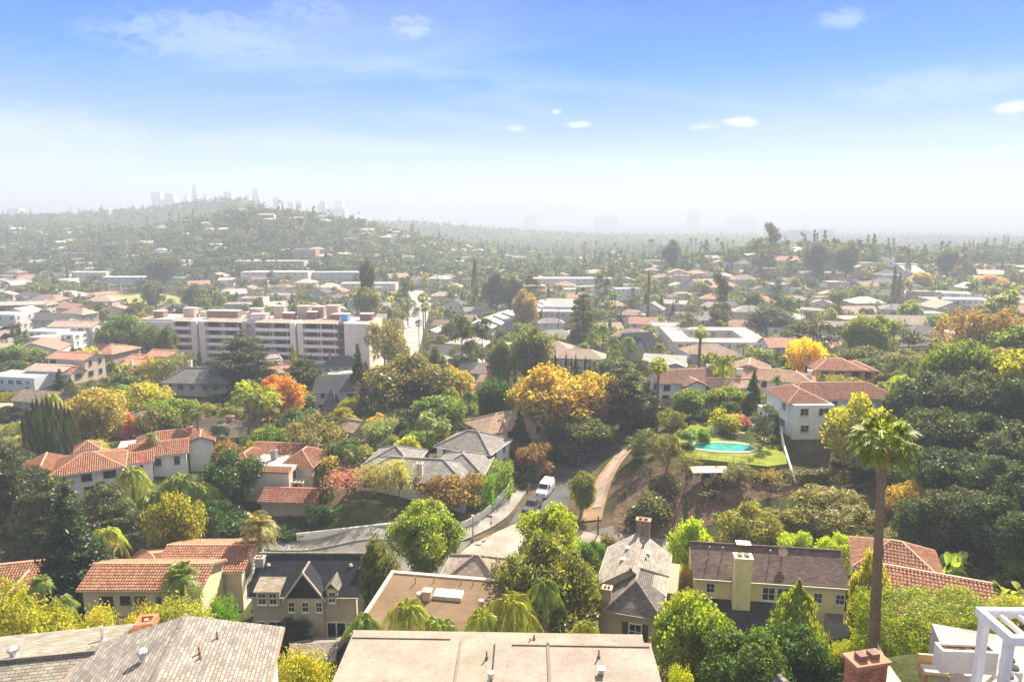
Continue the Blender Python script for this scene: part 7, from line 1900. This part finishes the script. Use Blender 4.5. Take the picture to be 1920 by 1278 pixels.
# --- further: palms, cypresses and single big trees of the valley
for k, (px, yt, yb, w) in enumerate(((1012, 668, 740, 10), (1022, 672, 738, 8), (1040, 660, 742, 11), (1060, 664, 740, 10), (1070, 672, 738, 9), (1078, 668, 740, 11), (1096, 670, 735, 9), (1104, 676, 735, 7), (952, 690, 735, 9), (966, 662, 725, 11), (1026, 680, 738, 6), (1050, 680, 738, 6))):
    P('cypress', px, yt, yb, w, 'conif', 'thin dark cypress spire rising behind the golden sycamore', 'thin cypress spires behind the golden sycamore', Y=165 + k % 4)
P('cypress', 937, 685, 735, 12, 'conif', 'lone short cypress beside the tan tiled house', Y=160)
for k, (px, yt, w, Y, lab) in enumerate(((882, 632, 48, 205, 'feather palm between the grey cottage and the white flat roofed house'), (965, 645, 50, 200, 'feather palm above the white flat roofed house'), (1110, 615, 46, 235, 'feather palm at the left of the palm grove'), (1130, 605, 44, 245, 'tallest feather palm of the palm grove'), (1150, 625, 48, 232, 'feather palm in the middle of the palm grove'),
                                          (1178, 628, 46, 230, 'feather palm right of the middle of the palm grove'), (1152, 650, 42, 212, 'low feather palm at the foot of the palm grove'), (1235, 640, 42, 220, 'feather palm right of the dark slate roof'), (1308, 618, 34, 190, 'tall feather palm beside the huge white flat roofed block'), (1095, 640, 40, 225, 'low feather palm left of the palm grove foot'))):
    P('date' if k % 2 else 'queen', px, yt, 700, w, 'palm', lab, Y=Y)
P('fan', 1310, 615, 700, 30, 'palmy', 'tall fan palm in front of the flat roofed annex', Y=180)
P('fan', 795, 552, 660, 24, 'palm', 'tall street palm left of the pair on the valley street', Y=262)
P('fan', 799, 570, 670, 22, 'palm', 'tall street palm right of the pair on the valley street', Y=255)
P('fan', 757, 585, 655, 20, 'palm', 'street palm on the apartment side of the valley street', Y=270)
P('pine', 867, 590, 700, 62, (.06, .065, .045), 'tall dark pine in front of the white gabled apartments', Y=205)
P('pine', 905, 590, 690, 44, (.06, .065, .045), 'second tall pine against the white gabled apartments', Y=212)
P('broad', 1000, 615, 720, 78, (.10, .11, .05), 'big grey green tree behind the thin cypress spires', Y=185)
P('broad', 945, 640, 700, 55, (.08, .09, .04), 'dark round tree left of the big grey green tree', Y=190)
P('broad', 815, 650, 710, 45, (.08, .09, .035), 'dark bushy tree left of the grey shingle cottage', Y=185)
P('cedar', 1092, 542, 640, 62, (.06, .065, .045), 'tall irregular dark conifer right of the white stepped block', Y=255)
P('pine', 1345, 512, 625, 46, (.05, .055, .04), 'very tall dark pine standing over the flat', Y=300)
P('cypress', 891, 486, 545, 17, (.06, .075, .05), 'tall dark columnar cypress on the flat left of the round oaks', Y=380)
P('broad', 930, 512, 565, 48, (.055, .065, .045), 'dark round oak right of the columnar cypress', Y=370)
P('broad', 962, 520, 568, 40, (.055, .065, .045), 'second dark round oak right of the columnar cypress', Y=375)
P('cedar', 997, 510, 560, 52, (.06, .065, .05), 'spreading dark cedar behind the dark round oaks', Y=390)
P('pine', 765, 518, 570, 40, (.065, .07, .045), 'dark spreading pine left of the valley street head', Y=345)
P('broad', 692, 490, 560, 26, (.04, .045, .04), 'tall two tiered dark eucalyptus by the pale hall', Y=340)
P('broad', 690, 540, 600, 46, (.11, .12, .05), 'olive green tree below the two tiered eucalyptus', Y=330)
P('broad', 308, 480, 545, 62, (.06, .07, .055), 'big dark tree behind the sports field', Y=520)
P('broad', 365, 532, 572, 50, (.08, .09, .045), 'round green tree at the right end of the sports field', Y=410)
P('broad', 292, 528, 572, 40, (.09, .10, .05), 'green tree in front of the sports field', Y=410)
P('broad', 60, 535, 570, 54, (.13, .13, .05), 'broad olive tree left of the running track', Y=430)
P('broad', 985, 545, 600, 48, (.20, .15, .08), 'orange brown tree right of the pink roofed cream house', Y=310)
P('spruce_lo', 1187, 492, 570, 36, (.06, .07, .05), 'dark pointed conifer behind the square white house', Y=360)
P('pine', 1128, 508, 560, 34, (.06, .065, .05), 'dark pine left of the pointed conifer behind the square white house', Y=370)
P('cypress', 1214, 505, 560, 6, 'conif', 'needle thin cypress right of the pointed conifer', Y=350)
P('pine', 1440, 418, 510, 42, (.075, .08, .07), 'very tall eucalyptus crowning the far right hillock', Y=520)
P('pine', 1418, 445, 515, 30, (.075, .08, .07), 'lower eucalyptus left of the very tall one on the hillock', Y=525)
P('broad', 1258, 450, 510, 38, (.08, .09, .075), 'rounded dark tree on the skyline left of the hillock', Y=560)
P('broad', 1585, 453, 490, 44, (.08, .085, .07), 'round solitary oak on the far right hillock', Y=500)
P('broad', 1530, 455, 505, 50, (.08, .085, .07), 'dark tree clump left of the solitary oak on the hillock', Y=510)
P('broad', 1772, 466, 510, 36, (.075, .08, .07), 'dome shaped dark tree on the right rise', Y=500)
P('pine', 1805, 462, 510, 30, (.075, .08, .07), 'airy dark pine right of the dome shaped tree', Y=500)
P('pine', 1840, 465, 510, 34, (.075, .08, .07), 'bent dark pine second right of the dome shaped tree', Y=505)
P('cypress', 1700, 466, 500, 12, (.07, .08, .06), 'upright dark tree alone on the right rise', Y=500)
P('pine', 1570, 545, 600, 60, (.075, .08, .065), 'spreading dark pine amid the pale right houses', Y=330)
P('cypress', 1672, 500, 575, 10, (.06, .07, .055), 'dark cypress pair member with the taller spire on the right flat', Y=380)
P('cypress', 1682, 510, 575, 10, (.06, .07, .055), 'dark cypress pair member with the shorter spire on the right flat', Y=378)
P('broad', 1855, 515, 560, 48, (.33, .23, .13), 'pale orange tree on the right rise', Y=430)
P('broad', 1725, 510, 545, 36, (.28, .22, .13), 'buff coloured tree left of the pale orange tree', Y=440)
P('pine', 1515, 585, 650, 70, (.06, .07, .055), 'low dark pine wood edge left of the white brown roofed house', Y=265)
P('broad', 1450, 575, 625, 90, (.06, .075, .06), 'dark blue green tree bank right of the tall wooden pole', Y=290)
P('pine', 1290, 570, 625, 55, (.065, .075, .06), 'grey green pine group right of the twin peaked house', Y=275)
for k, (px, yt, lab) in enumerate(((1217, 449, 'left of the close tall pair'), (1222, 449, 'right of the close tall pair'), (1294, 447, 'first of the skyline pair beside the rounded dark tree'), (1303, 447, 'second of the skyline pair beside the rounded dark tree'), (1343, 446, 'taller of the skyline pair left of the hillock'), (1351, 454, 'shorter of the skyline pair left of the hillock'), (1373, 450, 'beside the dark tree left of the hillock'),
                                   (1117, 452, 'right of two on the middle skyline'), (1096, 453, 'left of two on the middle skyline'), (1631, 464, 'behind the solitary oak'), (1152, 456, 'low on the middle skyline'), (1680, 480, 'on the right rise above the white gabled roofs'))):
    P('fan', px, yt, 520, 8 if px != 1343 else 10, (.09, .09, .06), 'thin tall fan palm ' + lab, Y=700 if k > 1 else 600)
# ------------------------------------------------------------ the rest of the wooded town: houses and trees between those named above
LAND = [('the long apartment block', 480, 650), ('the sports field', 250, 560), ('the valley street', 775, 610), ('the white flat block', 1390, 645), ('the white gabled apartments', 930, 600), ('the palm grove', 1150, 640), ('the tallest dark pine', 1345, 560),
        ('the far school', 520, 520), ('the red brick building', 205, 475), ('the far right hillock', 1500, 480), ('the twin fan palms', 1866, 570), ('the long pale roof', 1690, 610), ('the columnar cypress', 891, 515), ('the dark round oaks', 945, 540), ('the two tiered eucalyptus', 692, 520),
        ('the square white house', 1177, 550), ('the solitary oak', 1585, 470), ('the left hill crest', 420, 390), ('the slope under the left ridge', 120, 430), ('the near hill flank', 600, 440), ('the hill saddle', 400, 440), ('the dark slate roof', 1205, 650), ('the tall cedar', 458, 690),
        ('the golden sycamore', 1050, 740), ('the huge bronze oak', 780, 720), ('the brown autumn planes', 1850, 620), ('the large dark pine', 1520, 640), ('the left white houses', 80, 640), ('the grey hip roofed house', 362, 710), ('the pale orange tree', 1855, 530), ('the middle flat', 1000, 500), ('the right rise', 1760, 490), ('the light masts', 215, 545), ('the pointed conifer', 1187, 530)]
USED = {}
def auto_label(look, px, py):
    lx = min(LAND, key=lambda l: ((l[1] - px) / 1.6) ** 2 + ((l[2] - py) * 1.5) ** 2); dx, dy = px - lx[1], py - lx[2]
    rel = ('left of ' if dx < 0 else 'right of ') if abs(dx) > abs(dy) * 1.8 else ('behind ' if dy < 0 else 'in front of ')
    return look, rel + lx[0]
PENDING = []
def finish_labels():
    by = {}
    for (o, look, where, px, py) in PENDING: by.setdefault((look, where), []).append((px, py, o))
    ORD = ['', 'second', 'third', 'fourth', 'fifth', 'sixth', 'seventh', 'eighth', 'ninth', 'tenth', 'eleventh', 'twelfth', 'thirteenth', 'fourteenth', 'fifteenth', 'sixteenth', 'seventeenth', 'eighteenth', 'nineteenth', 'twentieth']
    for (look, where), L in by.items():
        L.sort(key=lambda t: t[0]); n = len(L)
        for k, (px, py, o) in enumerate(L):
            if n == 1: o['label'] = f'{look} {where}'
            elif k == 0: o['label'] = f'leftmost {look} {where}'
            elif k == n - 1: o['label'] = f'rightmost {look} {where}'
            else: o['label'] = f'{ORD[min(k, 19)]} {look} from the left {where}'
frng = random.Random(2024)
# occupancy grid for quick rejection
CELL = {}
def occ_add(x, y, r):
    for i in range(int((x - r) // 12), int((x + r) // 12) + 1):
        for j in range(int((y - r) // 12), int((y + r) // 12) + 1): CELL.setdefault((i, j), []).append((x, y, r))
def occ_hit(x, y, r):
    for i in range(int((x - r) // 12), int((x + r) // 12) + 1):
        for j in range(int((y - r) // 12), int((y + r) // 12) + 1):
            for (a, b, q) in CELL.get((i, j), ()):
                if (a - x) ** 2 + (b - y) ** 2 < (q + r) ** 2: return True
    return False
for (x, y, r) in KEEP_OUT: occ_add(x, y, r)
# --- houses
WALLS = [('white', (.72, .71, .69)), ('cream', (.66, .60, .48)), ('pale grey', (.52, .51, .50)), ('beige', (.56, .47, .38)), ('pinkish', (.58, .44, .38))]
ROOFS = [('grey', (.30, .285, .28), 'shingle'), ('brown', (.33, .24, .19), 'shingle'), ('pale', (.60, .56, .52), 'shingle'), ('terracotta', (.46, .24, .17), 'tile'), ('dark', (.15, .14, .145), 'shingle'), ('rosy', (.50, .36, .30), 'shingle')]
FARH = MB(); cand = []
for k in range(1350):
    L = frng.uniform(math.log(205), math.log(1000)) if k < 1000 else frng.uniform(math.log(450), math.log(1000)); Y = math.exp(L); u = frng.uniform(-.80, .80); x = u * Y; z = ground(x, Y); px, py = proj((x, Y, z))
    if px < -60 or px > 1980: continue
    w = frng.uniform(10, 18); r = w * .5 + (1.5 if Y < 420 else .5)
    if occ_hit(x, Y, r) or (Y > 560 and frng.random() < .45): continue
    cand.append((Y, x, z, w, px, py)); occ_add(x, Y, w * .5)
cand.sort(); nh = 0
for (Y, x, z, w, px, py) in cand:
    if nh < 215 and 0 < px < 1920:
        wn, wc = frng.choice(WALLS); rn, rc, rm = frng.choice(ROOFS); t = frng.choice(('gx', 'hip', 'hip', 'gy', 'flat')); d = w * frng.uniform(.6, .85); h = frng.choice((3.4, 3.8, 5.6, 6.2))
        if t == 'flat': rm = 'flat_roof'
        far = Y > 420
        look = f"{wn} {'two storey' if h > 5 else 'single storey'} house, {rn} {dict(gx='gable', gy='gable', hip='hip', flat='flat')[t]} roof"
        o = house('house', (x, Y, z), frng.uniform(-.5, .5), [dict(x=0, y=0, w=w, d=d, h=h, t=t, wins='f' if far else 'fl', wsp=4.0)] + ([dict(x=w * .3, y=-d * .45, w=w * .45, d=d * .5, h=h - .4, t='gy' if t == 'gx' else t, wins='f', wsp=4)] if frng.random() < .45 else []),
                  wall=wc, roof=rc, mat=rm, detail=0, keep=False, wins=Y < 620, seed=nh, group='houses scattered over the valley')
        a, b = auto_label(look, px, py); PENDING.append((o, a, b, px, py)); nh += 1
    else:
        M2 = Matrix.Rotation(frng.uniform(-.6, .6), 3, 'Z'); h = frng.uniform(3.4, 6.5); d = w * .7; pls, _ = roof_planes(0, 0, w, d, h, frng.choice(('hip', 'gx')), frng.uniform(1.2, 2.4), .4); P0 = Vector((x, Y, z))
        for Pp in pls: FARH.face([P0 + M2 @ Vector(q) for q in Pp])
        for s in range(4):
            c = [(-w / 2, -d / 2), (w / 2, -d / 2), (w / 2, d / 2), (-w / 2, d / 2)]; a, b = c[s], c[(s + 1) % 4]
            FARH.face([P0 + M2 @ Vector((*a, -3)), P0 + M2 @ Vector((*b, -3)), P0 + M2 @ Vector((*b, h)), P0 + M2 @ Vector((*a, h))])
o = FARH.build('far_houses', 'far_house', None, (.6, .55, .5)); tag(o, 'pale small houses dotted over the hazy far slopes', 'houses', kind='stuff')
# --- trees
LOOKS = [('dark round tree', 'broad_lo', (.07, .10, .035), .20), ('green leafy tree', 'broad_lo', (.12, .16, .04), .17), ('olive tree', 'loose_lo', (.17, .17, .065), .16), ('sage green tree', 'loose_lo', (.16, .175, .10), .12), ('yellow green tree', 'broad_lo', (.27, .27, .05), .10),
         ('golden tree', 'broad_lo', (.28, .22, .06), .035), ('rusty orange tree', 'broad_lo', (.22, .145, .065), .02), ('dark cypress', 'cypress_lo', (.05, .07, .035), .022), ('dark pointed conifer', 'spruce_lo', (.055, .07, .04), .03), ('dark pine', 'pine', (.055, .065, .04), .035), ('palm', 'palm_lo', (.13, .15, .06), .05)]
def pick():
    a = frng.random() * sum(l[3] for l in LOOKS)
    for l in LOOKS:
        a -= l[3]
        if a <= 0: return l
    return LOOKS[0]
have = {}
for (r_, x, y, w, f) in PLANTS: occ_add(x, y, w * .55); have[r_.name.split('.')[0]] = have.get(r_.name.split('.')[0], 0) + 1
tc = []
BOX = []
for (root_, pos_, rot_, wings_) in HOUSES:
    M2 = Matrix.Rotation(rot_, 2); xs = []; ys = []
    for q in wings_:
        for sx in (-.5, .5):
            for sy in (-.5, .5):
                v = M2 @ Vector((q.get('x', 0) + sx * q['w'], q.get('y', 0) + sy * q['d']))
                for zz in (q['h'] * .35, q['h'] + q.get('rise', 1) * .8):
                    a, b = proj((pos_[0] + v.x, pos_[1] + v.y, pos_[2] + zz)); xs.append(a); ys.append(b)
    if pos_[1] > 85: BOX.append((pos_[1], min(xs), max(xs), min(ys), max(ys), 'group' in root_ and root_['group'].startswith('houses')))
BOX.append((238, 300, 700, 600, 680, False)); BOX.append((290, 740, 800, 560, 660, False)); BOX.append((470, 200, 350, 550, 568, False))
BOX.sort()
def blocks(x, Y, z, w, h):
    a, b = proj((x, Y, z + h)); hw = w * .4 / Y * FPX; c = proj((x, Y, z + h * .2))[1]
    for (hy, x0, x1, y0, y1, auto) in BOX:
        if hy < Y + 3 or hy > Y + 160: continue
        if a + hw > x0 and a - hw < x1 and b < y1 and c > y0 and frng.random() < (.3 if auto else .75): return True
    return False
for k in range(26000):
    L = frng.uniform(math.log(96), math.log(560)); Y = math.exp(L); u = frng.uniform(-.82, .82); x = u * Y
    lk = pick(); w = frng.uniform(5.0, 11.0) if 'lo' in lk[1] else frng.uniform(5, 9); h = w * frng.uniform(.8, 1.25)
    if lk[1] == 'cypress_lo': w = frng.uniform(1.8, 3.0); h = frng.uniform(6, 12)
    if lk[1] in ('spruce_lo', 'pine'): w = frng.uniform(5, 8); h = frng.uniform(9, 15)
    if lk[1] == 'palm_lo': w = frng.uniform(4, 5.5); h = frng.uniform(7, 15)
    if Y < 260: w *= .8; h *= .62
    if occ_hit(x, Y, w * .40): continue
    z = ground(x, Y); px, py = proj((x, Y, z))
    if px < -50 or px > 1970: continue
    if Y < 128 and 1090 < px < 1660: continue
    if Y > 250:
        if max(lk[2]) > .19 and frng.random() < .6: lk = LOOKS[frng.choice((0, 1, 2, 3))]
        w *= 1.12; h *= 1.1
    if blocks(x, Y, z, w, h):
        h *= .5; w *= .6
        if lk[1] not in ('broad_lo', 'loose_lo') or blocks(x, Y, z, w, h): continue
    tc.append((Y, x, z, w, h, lk, px, py)); occ_add(x, Y, w * .36)
tc.sort(key=lambda t: t[0] / (t[3] * t[4]) ** .5)
LIM = {'tree': 285, 'palm_tree': 95, 'cypress_tree': 110, 'spruce_tree': 70, 'pine_tree': 90}
FAR = []
for (Y, x, z, w, h, lk, px, py) in tc:
    nm = KINDS[lk[1]][2]
    if have.get(nm, 0) < LIM[nm] and 0 < px < 1920:
        size = 'tall ' if h > 11 and lk[1] in ('broad_lo', 'loose_lo') else 'small ' if h < 5.5 and lk[1] in ('broad_lo', 'loose_lo') else ''
        fm = {'broad_lo': frng.choice(('broad_lo', 'broad', 'fine')), 'loose_lo': frng.choice(('loose_lo', 'loose', 'wispy' if Y < 150 else 'loose')), 'spruce_lo': 'spruce', 'cypress_lo': 'cypress', 'palm_lo': frng.choice(('date', 'queen', 'fan'))}.get(lk[1], lk[1]) if Y < 210 else lk[1]
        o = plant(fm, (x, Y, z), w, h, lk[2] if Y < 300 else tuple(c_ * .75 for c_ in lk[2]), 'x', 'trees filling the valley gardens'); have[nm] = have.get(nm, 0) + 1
        a, b = auto_label(size + lk[0], px, py - 8); PENDING.append((o, a, b, px, py))
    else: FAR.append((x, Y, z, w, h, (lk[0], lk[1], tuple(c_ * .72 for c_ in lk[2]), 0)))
finish_labels()
# --- the wood that reads as one mass: rest of the valley, hillsides and the plain
nr = np.random.RandomState(77)
for k in range(19000):
    L = nr.uniform(math.log(540), math.log(2300)); Y = math.exp(L); u = nr.uniform(-.84, .84); x = u * Y
    if Y < 1100 and occ_hit(x, Y, 1.5): continue
    lk = pick(); w = nr.uniform(7, 16); h = w * nr.uniform(.6, .95)
    if lk[1] in ('spruce_lo', 'pine'): w = nr.uniform(6, 10); h = nr.uniform(12, 20)
    if lk[1] == 'cypress_lo': w = nr.uniform(1.8, 3); h = nr.uniform(8, 14)
    if Y > 560 and max(lk[2]) > .19: lk = LOOKS[nr.choice([0, 1, 2, 3])]
    if lk[1] in ('broad_lo', 'loose_lo'): lk = (lk[0], lk[1], tuple(c_ * f_ for c_, f_ in zip(lk[2], (.52, .57, .85))), 0)  # blue-grey cast of distant haze put into the leaf colour
    FAR.append((x, Y, ground(x, Y), w, h, lk))
def far_proto(seed, n, form):
    rng = np.random.RandomState(seed)
    if form == 'cypress_lo': return column_crown(seed, n, .2)
    if form in ('spruce_lo',): return layered_crown(seed, 6, .11, max(10, n // 5), .1, .85, .08, 5, .05, .03)
    if form == 'pine': return pine_crown(seed, 8, n // 8, .09)
    if form == 'palm_lo': return np.concatenate([feather_palm(seed, 9, .75, .22, 4) * np.array([1, 1, .45]) + np.array([0, 0, .72]), leaf_quads(np.array([[0, 0, .2], [0, 0, .45]]), np.array([[0., -1, 0]] * 2), .2, rng, .15, np.array([[0, 0, 1.]] * 2))])
    return broad_crown(seed, 9, n // 9, .10, .05, .26)
PROT = {}
quads = []; cols = []
for (x, Y, z, w, h, lk) in FAR:
    n = 170 if Y < 330 else 110 if Y < 700 else 46 if Y < 1200 else 26
    key = (lk[1], n, nr.randint(3))
    if key not in PROT: PROT[key] = far_proto(500 + len(PROT), n, lk[1])
    q = PROT[key]; a = nr.uniform(0, 6.28); ca, sa = math.cos(a), math.sin(a)
    p = np.stack([(q[..., 0] * ca - q[..., 1] * sa) * w + x, (q[..., 0] * sa + q[..., 1] * ca) * w + Y, q[..., 2] * h + z], -1)
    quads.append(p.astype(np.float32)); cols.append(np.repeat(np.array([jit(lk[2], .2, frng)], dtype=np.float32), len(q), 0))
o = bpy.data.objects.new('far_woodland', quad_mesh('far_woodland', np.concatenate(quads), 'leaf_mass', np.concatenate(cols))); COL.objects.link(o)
tag(o, 'hazy woodland of mixed trees covering the far valley and hills', 'woodland', kind='stuff')
# --- low growth on open ground
quads = []; cols = []; UG = [bush_crown(700 + k, 7, 26, .09) for k in range(4)]
for k in range(17000):
    L = nr.uniform(math.log(44), math.log(520)); Y = math.exp(L); u = nr.uniform(-.82, .82); x = u * Y; w = nr.uniform(1.0, 2.6) * (1 + min(Y, 300) / 200); 
    if occ_hit(x, Y, w * .3): continue
    z = ground(x, Y); px, py = proj((x, Y, z)); bank = 1150 < px < 1720 and 880 < py < 1040
    if bank and nr.uniform() < .8: continue
    q = UG[nr.randint(4)]; c = [(.05, .07, .025), (.08, .09, .03), (.12, .11, .04), (.15, .14, .035), (.10, .075, .04)][nr.randint(5)] if not bank else [(.10, .075, .045), (.13, .09, .05), (.07, .06, .03)][nr.randint(3)]
    h = w * nr.uniform(.4, .8); quads.append((q * np.array([w, w, h]) + np.array([x, Y, z - .05])).astype(np.float32)); cols.append(np.repeat(np.array([c], dtype=np.float32), len(q), 0))
o = bpy.data.objects.new('undergrowth', quad_mesh('undergrowth', np.concatenate(quads), 'leaf_mass', np.concatenate(cols))); COL.objects.link(o)
tag(o, 'low mixed undergrowth covering the open ground between gardens', 'undergrowth', kind='stuff')
